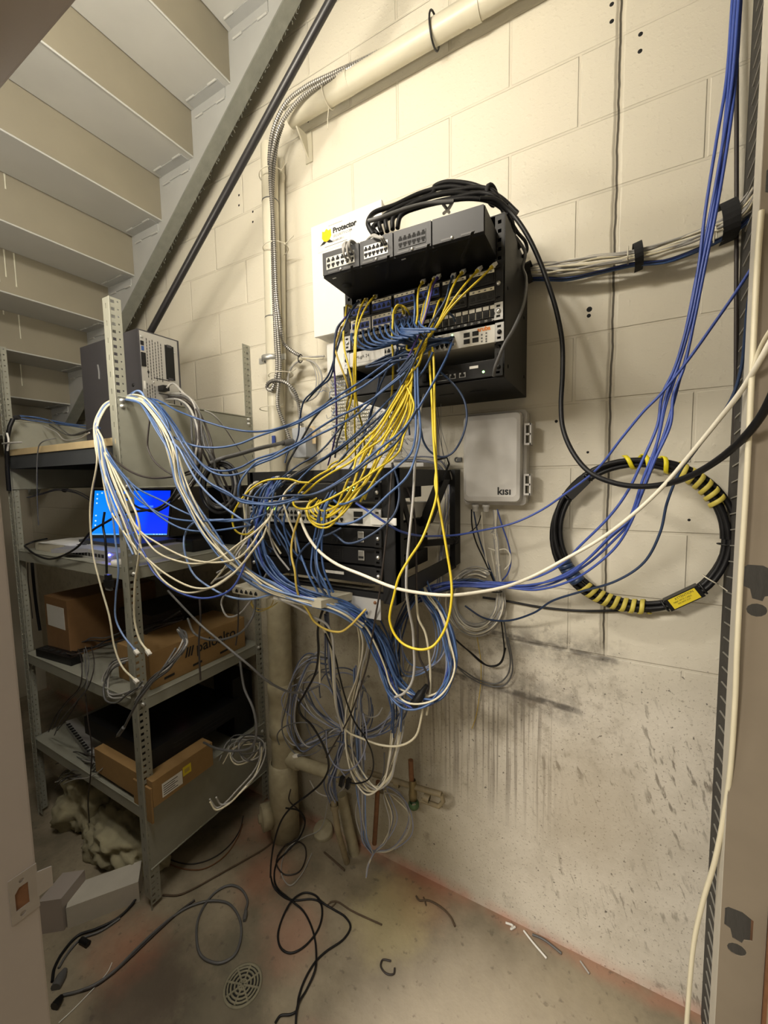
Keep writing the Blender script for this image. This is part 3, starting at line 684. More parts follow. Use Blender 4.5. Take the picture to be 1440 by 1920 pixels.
t = thing('power_strip', 'black power strip lying at the front of the third shelf', 'power strip', (-2.3, -.58, z3))
b = MB(); b.obox((-2.24, -.575, z3+.018), (.14, .012, 0), (-.002, .024, 0), (0,0,.018), 'black_plastic'); b.build('body', t)
b = MB()
for i in range(5): b.obox((-2.34+.05*i, -.585+.004*i, z3+.0365), (.012,.001,0), (0,.010,0), (0,0,.0008), 'hole')
b.build('sockets', t)
t = simple_box('dark_carton', 'dark box in the shade at the back of the third shelf', 'box', -2.12, -1.84, .10, .36, z3, z3+.20, 'black_brown')
# shelf four
z4 = .4105
t = thing('flat_carton', 'flat cardboard box with a white label sticking out of the lowest shelf', 'box', (-1.66, -.47, z4+.025))
b = MB(); b.box(-1.90, -1.482, -.610, -.345, z4+.020, z4+.125, 'cardboard_light', .002); b.box(-1.60, -1.484, -.618, -.611, z4-.04, z4+.10, 'cardboard_light'); b.build('body', t)
b = MB(); xx = -1.4815; b.add([(xx,-.575,z4+.036),(xx,-.490,z4+.036),(xx,-.490,z4+.092),(xx,-.575,z4+.092)], [(0,1,2,3)], 'label_white')
for i in range(5): b.add([(xx+.0004,-.570,z4+.043+.009*i),(xx+.0004,-.510-.012*(i%2),z4+.043+.009*i),(xx+.0004,-.510-.012*(i%2),z4+.046+.009*i),(xx+.0004,-.570,z4+.046+.009*i)], [(0,1,2,3)], 'ink')
b.build('shipping_label', t)
b = MB(); b.add([(xx,-.487,z4+.062),(xx,-.450,z4+.062),(xx,-.450,z4+.100),(xx,-.487,z4+.100)], [(0,1,2,3)], 'sticker_yellow'); b.add([(xx+.0004,-.480,z4+.072),(xx+.0004,-.457,z4+.072),(xx+.0004,-.457,z4+.088),(xx+.0004,-.480,z4+.088)], [(0,1,2,3)], 'yellow_old'); b.build('yellow_sticker', t)
t = thing('black_server', 'black rack server with a red light lying on the lowest shelf', 'server', (-1.78, -.36, z4+.126))
b = MB(); b.box(-2.05, -1.545, -.575, -.14, z4+.126, z4+.205, 'black_metal', .002); b.build('chassis', t)
b = MB()
for i in range(3): b.box(-1.5452, -1.5438, -.48, -.20, z4+.140+.018*i, z4+.144+.018*i, 'dark_metal')
b.build('vent_ribs', t)
t = thing('black_modem', 'upright black modem at the back of the lowest shelf', 'modem', (-1.62, -.1, z4))
b = MB(); b.box(-1.70, -1.56, -.16, -.04, z4, z4+.30, 'black_plastic', .01); b.build('body', t)
b = MB(); b.lathe([(0,.004),(.002,.003),(.0025,0)], 'led_red', (-1.72, -.33, z4+.30), (.7,-.7,0), 8); b.obox((-1.735, -.315, z4+.295), (.02,0,0), (0,.012,0), (0,0,.02), 'black_plastic'); b.build('red_light', t)['label'] = 'small glowing red light'
t = thing('patch_bar', 'long pale patch strip lying across the lowest shelf', 'patch panel', (-2.25, -.5, z4))
b = MB(); b.obox((-2.20, -.52, z4+.022), (.20, -.035, 0), (.006, .022, 0), (0,0,.020), 'ear'); b.build('body', t)
b = MB()
for i in range(12): b.obox((-2.36+.029*i, -.514-.0051*i, z4+.0425), (.009,-.0015,0), (.001,.008,0), (0,0,.0006), 'hole')
b.build('ports', t)
# antenna on shelf four
b = MB(); b.tube([at(450, 1365, .10), at(450, 1340, .10), at(452, 1318, .10)], .006, 'white_plastic', 8, True, [.011,.008,.004]); tag(recenter(b.build('antenna')), 'small pale antenna standing on the lowest shelf', 'antenna')

# ------------------------------------------------------------------ rubble and kerb below the shelves
def lump(name, label, c, s, seed):
    bm = bmesh.new(); bmesh.ops.create_icosphere(bm, subdivisions=5, radius=1)
    from mathutils import noise as nz
    for v in bm.verts:
        p = v.co.copy(); k = 1+.30*nz.noise(p*1.6+Vector((seed,0,0)))+.20*nz.noise(p*4+Vector((0,seed,0)))+.09*nz.noise(p*11)+.05*nz.noise(p*24)
        v.co = Vector((c[0]+p.x*s[0]*k, c[1]+p.y*s[1]*k, max(-.01, c[2]+p.z*s[2]*k)))
    b = MB(); b.frombm(bm, 'rock', True); return tag(recenter(b.build(name)), label, 'concrete lump')
lump('concrete_lump', 'rough yellowish concrete lump under the shelves by the door frame', (-2.22, -.46, .08), (.20, .16, .22), 1.3)
lump('concrete_lump', 'low rough concrete footing behind the pale kerb block', (-1.90, -.52, .05), (.24, .12, .13), 4.1)
b = MB(); p = [atz(127, 1742, 0), atz(262, 1690, 0)]; d = (p[1]-p[0]); n = Vector((-d.y, d.x, 0)).normalized()*.10
b.hexa([p[0], p[1], p[1]+n, p[0]+n, p[0]+Vector((0,0,.085)), p[1]+Vector((0,0,.085)), p[1]+n+Vector((0,0,.085)), p[0]+n+Vector((0,0,.085))], 'slab_pale'); tag(recenter(b.build('kerb_block')), 'pale concrete kerb block at the foot of the front shelf post', 'kerb')
b = MB(); q0, q1 = atz(76, 1752, 0), atz(120, 1745, 0); b.hexa([q0, q1, q1+Vector((-.05,.10,0)), q0+Vector((-.05,.10,0))]+[q+Vector((0,0,.13)) for q in (q0, q1, q1+Vector((-.05,.10,0)), q0+Vector((-.05,.10,0)))], 'frame_grey'); tag(recenter(b.build('stub_block')), 'small grey-brown block beside the kerb near the strike plate', 'block')
# ------------------------------------------------------------------ upper wall rack
UX0, UX1, UZ0, UZ1, UW = -.747, -.249, 1.923, 2.335, .322
t = thing('wall_rack', 'charcoal wall-mounted rack cabinet with switches and patch panels', 'rack', (-.5, -.16, UZ0))
b = MB(); b.box(UX1-.0025, UX1, -UW, -.001, UZ0, UZ1, 'dark_metal', .001)
for (w, z) in ((.29, 2.16), (.06, 2.16), (.05, 1.98), (.28, 1.96)): b.lathe([(0,.006),(.002,.005),(.0025,0)], 'black_metal', (UX1, -w, z), (1,0,0), 10)
b.build('side_panel', t)
b = MB(); b.box(UX0, UX0+.0025, -UW, -.001, UZ0, UZ1, 'dark_metal', .001); b.build('side_panel', t)
b = MB(); b.box(UX0+.0025, UX1-.0025, -UW, -.001, UZ0, UZ0+.0025, 'black_metal'); 
for i in range(4): b.box(-.68+.1*i, -.63+.1*i, -.20, -.196, UZ0-.0012, UZ0, 'hole')
b.build('bottom_panel', t)
b = MB(); b.box(UX0+.0025, UX1-.0025, -UW, -.001, UZ1-.0025, UZ1, 'black_metal'); b.build('top_panel', t)
b = MB(); b.box(UX0+.0025, UX1-.0025, -.006, -.001, UZ0, UZ1, 'black_metal'); b.build('back_panel', t)
def rail(x0, x1, z0, z1, w, par, m='dark_metal'):
    zz = z0+.012; hs = []
    while zz < z1-.01: hs.append(rect((x0+x1)/2-.0045, (x0+x1)/2+.0045, zz-.0045, zz+.0045)); zz += .0222
    b = MB(); plate(b, rect(x0, x1, z0, z1), hs, (0, -w, 0), (1,0,0), (0,0,1), .002, m); b.build('mounting_rail', par)
rail(UX0+.003, UX0+.026, UZ0+.003, UZ1-.003, UW-.001, t); rail(UX1-.026, UX1-.003, UZ0+.003, UZ1-.003, UW-.001, t)
def ears(par, x0, x1, z0, z1, w, m, screw='black_metal'):
    for (a, c) in ((x0, x0+.022), (x1-.022, x1)):
        b = MB(); xc = (a+c)/2
        plate(b, rect(a, c, z0, z1), [[(xc-.006,z0+.006),(xc+.004,z0+.006),(xc+.004,z0+.012),(xc-.006,z0+.012)], [(xc-.006,z1-.012),(xc+.004,z1-.012),(xc+.004,z1-.006),(xc-.006,z1-.006)]], (0,-w,0), (1,0,0), (0,0,1), .0025, m)
        b.lathe([(0,.006),(.003,.0055),(.0045,.003),(.005,0)], screw, (xc, -w-.001, (z0+z1)/2), (0,-1,0), 12); b.build('rack_ear', par)
def jack(mb, x, z, w, s=.0135, m='hole', up=True, h=.0115):      # RJ45 opening with its stepped notch
    y = -w-.0006; k = s/2; d = 1 if up else -1
    mb.add([(x-k*.86,y,z-d*h/2),(x+k*.86,y,z-d*h/2),(x+k*.86,y,z+d*h*.12),(x+k*.45,y,z+d*h*.12),(x+k*.45,y,z+d*h*.5),(x-k*.45,y,z+d*h*.5),(x-k*.45,y,z+d*h*.12),(x-k*.86,y,z+d*h*.12)], [tuple(range(8))], m)
FW = .332
# telephone system on top of the patch panels, sticking out
t = thing('phone_system', 'grey-fronted telephone unit with three port blocks sticking out of the upper rack', 'telephone system', (-.49, -.39, 2.226))
zb, zt_ = 2.226, 2.290
fl, fr_ = Vector((-.716, -.472, 0)), Vector((-.268, -.446, 0)); bl_, br_ = Vector((-.731, -.10, 0)), Vector((-.272, -.10, 0))
Zv = lambda z: Vector((0, 0, z))
b = MB(); b.hexa([fl+Zv(zb), fr_+Zv(zb), br_+Zv(zb), bl_+Zv(zb), fl+Zv(zt_), fr_+Zv(zt_), br_+Zv(zt_), bl_+Zv(zt_)], 'black_metal')
fx = (fr_-fl).normalized(); fn = Vector((fx.y, -fx.x, 0)); 
if fn.y > 0: fn = -fn
for i in range(4): c = fl.lerp(fr_, .14+.24*i)+Vector((.012,.03,zb)); b.obox(c, (.004,0,0), (-.03,.05,0), (0,0,.0006), 'hole')
for a in (.06, .36, .53, .72, .93): b.obox(fl.lerp(fr_, a)+Vector((0,.012,zb)), (.006,0,0), (0,.0015,0), (0,0,.0012), 'zinc' if a in (.06,.53) else 'dark_metal')
b.lathe([(0,.014),(.003,.012),(.004,.006),(.0042,0)], 'hole', fl+Vector((.03,.07,zb)), (0,0,-1), 16); b.build('chassis', t)
L = (fr_-fl).length
def FP(a, z, d=0.): return fl+fx*(a*L)+Zv(z)+fn*d
bounds = [0, .265, .485, .715, 1.]
for i in range(4):
    a0, a1 = bounds[i]+.004, bounds[i+1]-.004
    b = MB(); b.hexa([FP(a0,zb+.004), FP(a1,zb+.004), FP(a1,zb+.004,.006), FP(a0,zb+.004,.006), FP(a0,zt_-.001), FP(a1,zt_-.001), FP(a1,zt_-.001,.006), FP(a0,zt_-.001,.006)], 'pbx_grey')
    c = (a0+a1)/2
    b.lathe([(0,.0042),(.0015,.004),(.003,.002),(.0031,0)], 'silver', FP(c if i != 3 else a0+.11, zb+.009, .006), fn, 10)
    for s in (-1, 1): b.hexa([FP(c+s*.055-.035,zb+.0065,.006), FP(c+s*.055+.035,zb+.0065,.006), FP(c+s*.055+.035,zb+.0065,.0066), FP(c+s*.055-.035,zb+.0065,.0066), FP(c+s*.055-.035,zb+.011,.006), FP(c+s*.055+.035,zb+.011,.006), FP(c+s*.055+.035,zb+.011,.0066), FP(c+s*.055-.035,zb+.011,.0066)], 'grey_dark')
    b.build('blank_plate' if i == 3 else 'module_plate', t)
    if i < 3:
        b = MB(); m = 'zinc' if i < 2 else 'pbx_grey'; p0, p1 = a0+.028, a1-.030
        b.hexa([FP(p0,zb+.016,.006), FP(p1,zb+.016,.006), FP(p1,zb+.016,.0072), FP(p0,zb+.016,.0072), FP(p0,zb+.048,.006), FP(p1,zb+.048,.006), FP(p1,zb+.048,.0072), FP(p0,zb+.048,.0072)], m)
        for r in range(2):
            for q in range(6):
                ac = p0+(p1-p0)*(q+.5)/6; zc = zb+.0245+.0158*r; k = .0052/L*L; dn = 1 if r else -1
                pts = [(-.0052,-.0055),(.0052,-.0055),(.0052,.001),(.0028,.001),(.0028,.0055),(-.0028,.0055),(-.0028,.001),(-.0052,.001)]
                b.add([FP(ac,zc,.0076)+fx*px+Zv(pz*dn) for px, pz in pts], [tuple(range(8))], 'hole')
        b.build('port_block', t)
# 48 way patch panel
def patch_row(par, zc, white_mod, x0=-.720, x1=-.268):
    n = 6; wd = (x1-x0)/n
    for i in range(n):
        a, c = x0+wd*i+.003, x0+wd*(i+1)-.003
        b = MB(); body = 'label_white' if i in white_mod else 'black_plastic'
        b.box(a, c, -FW-.004, -FW, zc-.019, zc+.017, body)
        b.box(a+.002, c-.002, -FW-.0052, -FW-.004, zc+.008, zc+.0165, 'label_cream')
        for q in range(4): b.box(a+.010+.0155*q, a+.0155+.0155*q, -FW-.0056, -FW-.0052, zc+.0105, zc+.0135, 'grey_dark')
        b.box(a+.004, c-.004, -FW-.0050, -FW-.004, zc-.013, zc+.006, 'port_blue' if i < 4 else 'black_plastic')
        for q in range(4): jack(b, a+.0115+.0155*q, zc-.0035, FW+.0046, .0125, 'hole')
        b.build('jack_module', par)
t = thing('jack_field', 'black two-row patch panel with blue jacks and cream number strips', 'patch panel', (-.5, -FW, 2.112))
b = MB(); b.box(UX0+.004, UX1-.004, -FW, -FW+.006, 2.1135, 2.2035, 'black_metal', .001); b.build('plate', t)
ears(t, UX0+.002, UX1-.002, 2.1135, 2.2035, FW+.0015, 'black_metal', 'zinc')
patch_row(t, 2.180, ()); patch_row(t, 2.136, (0, 1))
# keystone panel
t = thing('keystone_panel', 'black 24 way keystone panel with white number squares', 'patch panel', (-.5, -FW, 2.067))
b = MB(); b.box(UX0+.004, UX1-.004, -FW, -FW+.006, 2.068, 2.1115, 'dark_metal', .001); b.build('plate', t); ears(t, UX0+.002, UX1-.002, 2.068, 2.1115, FW+.0015, 'ear', 'silver')
for q in range(24):
    x = -.716+.0187*q+.009
    b = MB(); b.box(x-.0075, x+.0075, -FW-.0012, -FW, 2.099, 2.108, 'label_white')
    b.box(x-.0078, x+.0078, -FW-.0025, -FW, 2.078, 2.097, 'black_plastic'); jack(b, x, 2.0875, FW+.003, .012); b.box(x-.0088, x-.0080, -FW-.003, -FW, 2.079, 2.096, 'label_cream')
    text(b, str(q+1), .0075, 'label_white', (x, -FW-.0002, 2.0695), (1,0,0), (0,0,1), .0004, 'CENTER'); b.build('jack', t)
# main switch
t = thing('network_switch', 'pale-faced upper switch with orange lettering at one end', 'switch', (-.5, -FW, 2.013))
b = MB(); b.box(UX0+.022, UX1-.022, -FW-.002, -.06, 2.0135, 2.0585, 'switch_face', .0015); b.build('chassis', t); ears(t, UX0-.001, UX1+.001, 2.0125, 2.0595, FW+.004, 'ear', 'black_metal')
b = MB()
for r in range(2):
    for q in range(2): x = -.347+.024*q; b.box(x-.0085, x+.0085, -FW-.0026, -FW, 2.0215+.017*r, 2.0335+.017*r, 'hole'); b.box(x-.007, x+.007, -FW-.0030, -FW-.0026, 2.023+.017*r, 2.0265+.017*r, 'dark_metal')
b.build('fibre_slots', t)
b = MB()
for q in range(16):
    for r in range(2): x = -.600+.0140*q; jack(b, x, 2.0265+.0165*r, FW+.0022, .0125, up=bool(r))
b.build('jack_block', t)
b = MB(); text(b, 'aruba', .0155, 'orange_ink', (-.318, -FW-.0022, 2.0475), (1,0,0), (0,0,1), .0003, bold=.0006); b.build('lettering', t)
b = MB(); 
for (x, z) in ((-.306, 2.038), (-.294, 2.040), (-.306, 2.029), (-.294, 2.032), (-.306, 2.021), (-.294, 2.025), (-.294, 2.019)): b.box(x-.002, x+.002, -FW-.0027, -FW-.002, z-.002, z+.002, 'grey_dark')
b.build('indicators', t)
b = MB(); b.lathe([(0,.0022),(.001,.002),(.0012,0)], 'led_green', (-.388, -FW-.002, 2.052), (0,-1,0), 8); b.build('link_light', t)
b = MB(); b.box(-.728, -.600, -FW-.0036, -FW-.0025, 2.016, 2.056, 'label_white'); b.box(-.742, -.728, -FW-.0040, -FW-.0025, 2.016, 2.056, 'ear')
text(b, 'MugA 24', .0135, 'ink', (-.703, -FW-.0038, 2.035), (1,0,.03), (0,0,1), .0003); b.box(-.705, -.62, -FW-.0040, -FW-.0036, 2.0235, 2.0240, 'grey_dark'); b.build('label_strip', t)['label'] = 'white strip with handwriting'
# gateway at the bottom
t = thing('gateway', 'black device with a lime light at the foot of the upper rack', 'gateway', (-.5, -FW, 1.927))
b = MB(); b.box(UX0+.022, UX1-.022, -FW, -.08, 1.9275, 1.9715, 'black_metal', .0015); b.build('chassis', t); ears(t, UX0+.002, UX1-.002, 1.926, 1.9725, FW+.0015, 'dark_metal', 'dark_metal')
b = MB()
for q in range(2):
    for r in range(2): jack(b, -.425+.016*q, 1.940+.015*r, FW+.0006, .013, 'hole'); b.box(-.4325+.016*q, -.4175+.016*q, -FW-.0005, -FW, 1.9335+.015*r, 1.9345+.015*r, 'zinc')
for x in (-.388, -.36): jack(b, x, 1.942, FW+.0006, .016, 'hole'); b.box(x-.009, x+.009, -FW-.0005, -FW, 1.935, 1.948, 'ear')
b.build('ports', t); b = MB(); b.box(-.476, -.462, -FW-.012, -FW, 1.936, 1.960, 'black_plastic'); b.build('plug_block', t)
b = MB(); b.box(-.340, -.316, -FW-.0008, -FW, 1.954, 1.961, 'label_white'); b.build('paper_label', t)
b = MB(); b.lathe([(0,.0032),(.0015,.0028),(.002,0)], 'led_green', (-.302, -FW, 1.942), (0,-1,0), 10); b.build('power_light', t)['label'] = 'lime green power light'

# ------------------------------------------------------------------ lower swing-frame rack
LX0, LX1, LZ0, LZ1, LW = -1.012, -.527, 1.345, 1.690, .50
t = thing('swing_rack', 'black open-frame rack bracketed off the wall below the cabinet', 'rack', (-.77, -.25, LZ0))
b = MB(); b.box(LX1, LX1+.040, -LW, -LW+.03, LZ0-.02, LZ1, 'black_metal', .001); b.box(LX1+.037, LX1+.040, -LW, -LW+.05, LZ0-.02, LZ1, 'dark_metal', .001); b.build('upright', t)
b = MB(); b.box(LX0-.012, LX0+.014, -LW, -LW+.03, LZ0-.02, LZ1, 'black_metal', .001); b.build('upright', t)
for x in (LX1+.030, LX0-.010):
    b = MB(); b.box(x, x+.004, -LW+.03, -.003, LZ1-.052, LZ1-.002, 'dark_metal'); b.build('top_arm', t)
    b = MB(); b.box(x, x+.004, -LW+.03, -.003, LZ0-.018, LZ0+.035, 'dark_metal'); b.build('bottom_arm', t)
    b = MB(); b.box(x, x+.02, -.060, -.003, LZ0, LZ1, 'black_metal'); b.build('rear_post', t)
    for (za, zc) in ((LZ1-.03, 1.490), (1.490, LZ0+.02)):
        wa_, wc_ = (LW-.03, .375) if za > zc and zc == 1.490 else (.375, LW-.03)
        b = MB(); b.hexa([(x,-wa_-.012,za),(x+.004,-wa_-.012,za),(x+.004,-wa_+.014,za),(x,-wa_+.014,za),(x,-wc_-.012,zc),(x+.004,-wc_-.012,zc),(x+.004,-wc_+.014,zc),(x,-wc_+.014,zc)], 'black_metal'); b.build('brace', t)
b = MB(); b.box(LX0, LX1, -LW, -LW+.02, LZ1-.034, LZ1, 'black_metal', .001); b.build('crossbar', t)
b = MB(); b.box(LX0, LX1, -LW, -LW+.02, LZ0-.012, LZ0+.006, 'black_metal', .001); b.build('crossbar', t)
LF = LW+.004
def rackdev(name, label, cat, z0, z1, m, depth=.30, ear=None, screw='silver'):
    t = thing(name, label, cat, ((LX0+LX1)/2, -LF, z0)); b = MB(); b.box(LX0+.018, LX1-.016, -LF-.002, -LF+depth, z0+.001, z1-.001, m, .0015); b.build('chassis', t)
    ears(t, LX0+.0, LX1+.002, z0+.001, z1-.001, LF+.003, ear or m, screw); return t
t = rackdev('network_switch', 'black switch with green link lights in the lower rack', 'switch', 1.600, 1.652, 'black_metal')
b = MB(); b.box(LX0+.03, LX1-.14, -LF-.0035, -LF-.002, 1.606, 1.646, 'dark_metal')
for q in range(20):
    for r in range(2): jack(b, -.972+.0158*q, 1.616+.019*r, LF+.0035, .0125)
jack(b, -.575, 1.612, LF+.0026, .016); b.build('jack_block', t)
b = MB()
for q in range(6): b.lathe([(0,.002),(.001,.0018),(.0013,0)], 'led_green', (-.632+.009*(q%3)+.004*(q//3), -LF-.002, 1.632+.008*(q//3)), (0,-1,0), 6)
b.build('link_lights', t)
t = rackdev('network_switch', 'pale-faced lower switch beside the yellow cable loops', 'switch', 1.534, 1.582, 'switch_face', .38, 'ear', 'black_metal')
b = MB()
for q in range(22):
    for r in range(2): jack(b, -.972+.0152*q, 1.549+.018*r, LF+.0025, .0125, up=bool(r))
for r in range(2): b.box(-.612, -.583, -LF-.0028, -LF, 1.541+.018*r, 1.556+.018*r, 'hole')
b.build('jack_block', t)
b = MB(); 
for q in range(3): b.lathe([(0,.0016),(.0008,.0014),(.001,0)], 'led_green', (-.556, -LF-.002, 1.548+.010*q), (0,-1,0), 6)
b.box(-.955, -.925, -LF-.0035, -LF-.002, 1.572, 1.580, 'lime'); b.box(-.915, -.895, -LF-.0035, -LF-.002, 1.572, 1.580, 'lime'); b.build('status_lights', t)
b = MB(); b.box(LX1-.028, LX1+.050, -LF-.009, -LF-.0075, 1.541, 1.560, 'label_white'); b.build('paper_flag', t)['label'] = 'white paper flag stuck to the ear'
for k, (z0, z1) in enumerate(((1.478, 1.528), (1.428, 1.476))):
    t = rackdev('power_unit', ('upper of the two black power units with square silver latches', 'lower of the two black power units with square silver latches')[k], 'power unit', z0, z1, 'black_plastic', .35, 'black_metal')
    b = MB(); b.box(LX1-.072, LX1-.052, -LF-.006, -LF-.002, z0+.012, z1-.008, 'silver', .002); b.box(LX1-.070, LX1-.054, -LF-.007, -LF-.006, z0+.018, z0+.024, 'hole'); b.build('latch', t)
    b = MB()
    for q in range(6):
        for r in range(5): b.box(-.700+.009*q, -.694+.009*q, -LF-.0028, -LF-.002, z0+.010+.006*r, z0+.013+.006*r, 'dark_metal')
    b.build('vent', t)
t = rackdev('power_shelf', 'plain black box with a white strip under the power units', 'power unit', 1.376, 1.424, 'black_metal', .35)
b = MB(); b.box(-.720, -.650, -LF-.0030, -LF-.002, 1.394, 1.402, 'label_white'); b.build('paper_strip', t)
t = thing('beige_modem_tray', 'beige slim device lying on a tray below the lower rack', 'modem', (-.80, -.52, 1.335))
b = MB(); b.hexa([(-1.00,-.60,1.322),(-.66,-.60,1.322),(-.60,-.42,1.322),(-1.00,-.42,1.322),(-1.00,-.60,1.343),(-.66,-.60,1.343),(-.60,-.42,1.343),(-1.00,-.42,1.343)], 'beige_plastic'); b.build('body', t)
b = MB(); b.box(-.83, -.72, -.6012, -.60, 1.326, 1.340, 'label_white'); b.build('sticker', t)
b = MB()
for q in range(5): jack(b, -.98+.02*q, 1.332, .6006, .014)
b.build('ports', t)
t = thing('bracket_plate', 'bare grey bracket plate hanging under the lower rack', 'bracket', (-.58, -.5, 1.30))
b = MB(); b.box(-.645, -.535, -.502, -.499, 1.278, 1.335, 'ear'); b.lathe([(0,.005),(.003,.004),(.004,0)], 'rust', (-.552, -.502, 1.325), (0,-1,0), 8); b.build('plate', t)

# ------------------------------------------------------------------ boxes on the wall
t = thing('alarm_cabinet', 'white metal alarm cabinet with a yellow shield sticker', 'cabinet', (-.9, -.05, 2.24))
ax0, ax1, az0, az1, aw = -1.048, -.735, 2.235, 2.648, .098
b = MB(); b.box(ax0, ax1, -aw+.012, 0, az0, az1, 'white_paint_box', .002); b.build('body', t)
b = MB(); b.box(ax0-.003, ax1+.003, -aw, -aw+.014, az0-.003, az1+.003, 'white_paint_box', .003); b.build('door', t)
b = MB(); y = -aw-.0012; b.box(-1.020, -.868, y, -aw, 2.545, 2.640, 'label_white')
o0 = Vector((-1.000, y-.0004, 2.573)); k = .050
b.add([o0+Vector((px*k, 0, pz*k)) for px, pz in ((.1,.9),(.3,.82),(.5,1.),(.7,.82),(.9,.9),(.95,.4),(.75,.12),(.5,0),(.25,.12),(.05,.4))], [tuple(range(10))], 'shield')
b.add([o0+Vector((px*k, -.0003, pz*k)) for px, pz in ((-.15,-.12),(.3,-.08),(.5,.05),(.2,.14))], [(0,1,2,3)], 'ink'); b.add([o0+Vector((px*k, -.0003, pz*k)) for px, pz in ((1.12,-.12),(.7,-.08),(.5,.05),(.8,.14))], [(0,1,2,3)], 'ink')
text(b, 'Protector', .0265, 'ink', (-.945, y, 2.598), (1,0,0), (0,0,1), .0004, bold=.0012)
text(b, 'SECURITY.COM', .0125, 'grey_dark', (-.945, y, 2.582), (1,0,0), (0,0,1), .0004); text(b, '1-800-000-0011', .0105, 'ink', (-.962, y, 2.566), (1,0,0), (0,0,1), .0004); text(b, 'security and alarm systems', .006, 'grey_dark', (-.965, y, 2.628), (1,0,0), (0,0,1), .0004); b.box(-.985, -.88, y-.0004, y, 2.556, 2.5575, 'grey_dark')
b.build('sticker', t)['label'] = 'white sticker with a yellow shield and lettering'
t = thing('white_junction_box', 'small white box below the alarm cabinet, cables entering its side', 'junction box', (-.96, -.04, 2.1))
p0, p1 = at(612, 645, .06), at(658, 692, .06); b = MB(); b.box(p0.x, p1.x, -.06, 0, p1.z, p0.z, 'white_plastic', .004); b.build('body', t)
b = MB(); b.box(p0.x+.015, p1.x-.005, -.075, -.06, p1.z-.02, p1.z+.03, 'white_plastic', .004); b.build('cover', t)
# punch-down blocks with fine white wiring
def punch(u0, u1, v0, v1, label):
    p0, p1 = at(u0, v0, .04), at(u1, v1, .04); t = thing('punch_down_block', label, 'terminal block', ((p0.x+p1.x)/2, -.02, p1.z), 0, 'punch-down blocks between the racks')
    b = MB(); b.box(p0.x, p1.x, -.022, 0, p1.z, p0.z, 'white_plastic', .002); b.build('bracket', t)
    b = MB(); x, X1 = p0.x+.006, p1.x-.004
    b2 = MB(); r = 0; z = p0.z-.012
    while z > p1.z+.006:
        b.box(x, X1, -.034, -.022, z-.004, z+.004, 'label_cream' if r % 3 else 'white_plastic')
        xx = x+.004
        while xx < X1: b2.box(xx, xx+.0025, -.038, -.034, z-.003, z+.003, 'zinc'); xx += .009
        z -= .014; r += 1
    b.build('terminal_rows', t); b2.build('clips', t)
punch(614, 652, 694, 838, 'tall white punch-down block beside the upper rack'); punch(662, 700, 762, 858, 'smaller white punch-down block below the upper rack'); punch(714, 748, 770, 852, 'narrow white punch-down block below the middle of the upper rack')
b = MB(); rnd = random.Random(11)
for i in range(120):
    u, v = rnd.uniform(612, 700), rnd.uniform(690, 862)
    if i > 70: u, v = rnd.uniform(690, 770), rnd.uniform(755, 862)
    pts = [at(u, v, .045)]
    for k in range(3): u += rnd.uniform(-16, 16); v += rnd.uniform(-14, 18); pts.append(at(u, v, .05+rnd.uniform(0, .035)))
    b.tube(spline(pts, 4), .0011, rnd.choice(['white', 'label_white', 'grey', 'white', 'blue_light', 'cream', 'grey_lav']), 4, False)
tag(recenter(b.build('terminal_wiring')), 'tangle of fine white wires across the punch-down blocks', 'wires', kind='stuff')
t = thing('backboard', 'white backing board with a ledge between the two racks', 'board', (-.7, -.02, 1.72))
p0, p1 = at(672, 742, .02), at(815, 868, .02); b = MB(); b.box(p0.x, p1.x, -.018, 0, p1.z, p0.z, 'white_paint_box', .002); b.build('board', t)
b = MB(); b.box(p0.x-.10, p1.x-.01, -.10, -.018, p1.z-.014, p1.z, 'white_paint_box', .003); b.build('ledge', t)
t = thing('switch_box', 'blue-grey electrical box fed by flexible conduit', 'electrical box', (-1.1, -.04, 1.8))
p0, p1 = at(547, 803, .075), at(574, 857, .075); b = MB(); b.box(p0.x, p1.x, -.075, 0, p1.z, p0.z, mat('blue_grey_box', (.40,.42,.45), .5), .004); b.build('body', t)
b = MB(); b.lathe([(0,.014),(.02,.014),(.022,.010)], 'zinc', at(564, 803, .04), (0,0,1), 12); b.build('connector', t)
t = thing('paper_tag', 'manila tag hanging on a string beside the blue-grey box', 'tag', at(585, 815, .07))
p = [at(u, v, .03) for u, v in ((577,806),(582,799),(589,799),(593,806),(592,832),(577,832))]; b = MB(); b.prism(p, (0,-.001,0), 'tag'); b.lathe([(0,.006),(.0006,.006),(.0007,.0028)], 'label_white', at(585.5, 804.5, .0315), (0,-1,0), 12); b.build('card', t)
b = MB(); b.tube([at(585.5, 804, .034), at(585, 780, .03), at(584, 750, .02)], .0008, 'white', 4); b.build('string', t)
p0, p1 = at(509, 817, .115), at(515, 836, .115); b = MB(); b.box(p0.x, p1.x, -.114, -.108, p1.z, p0.z, 'blue_royal'); tag(recenter(b.build('tape_strip')), 'strip of blue tape on the vertical pipe', 'tape')

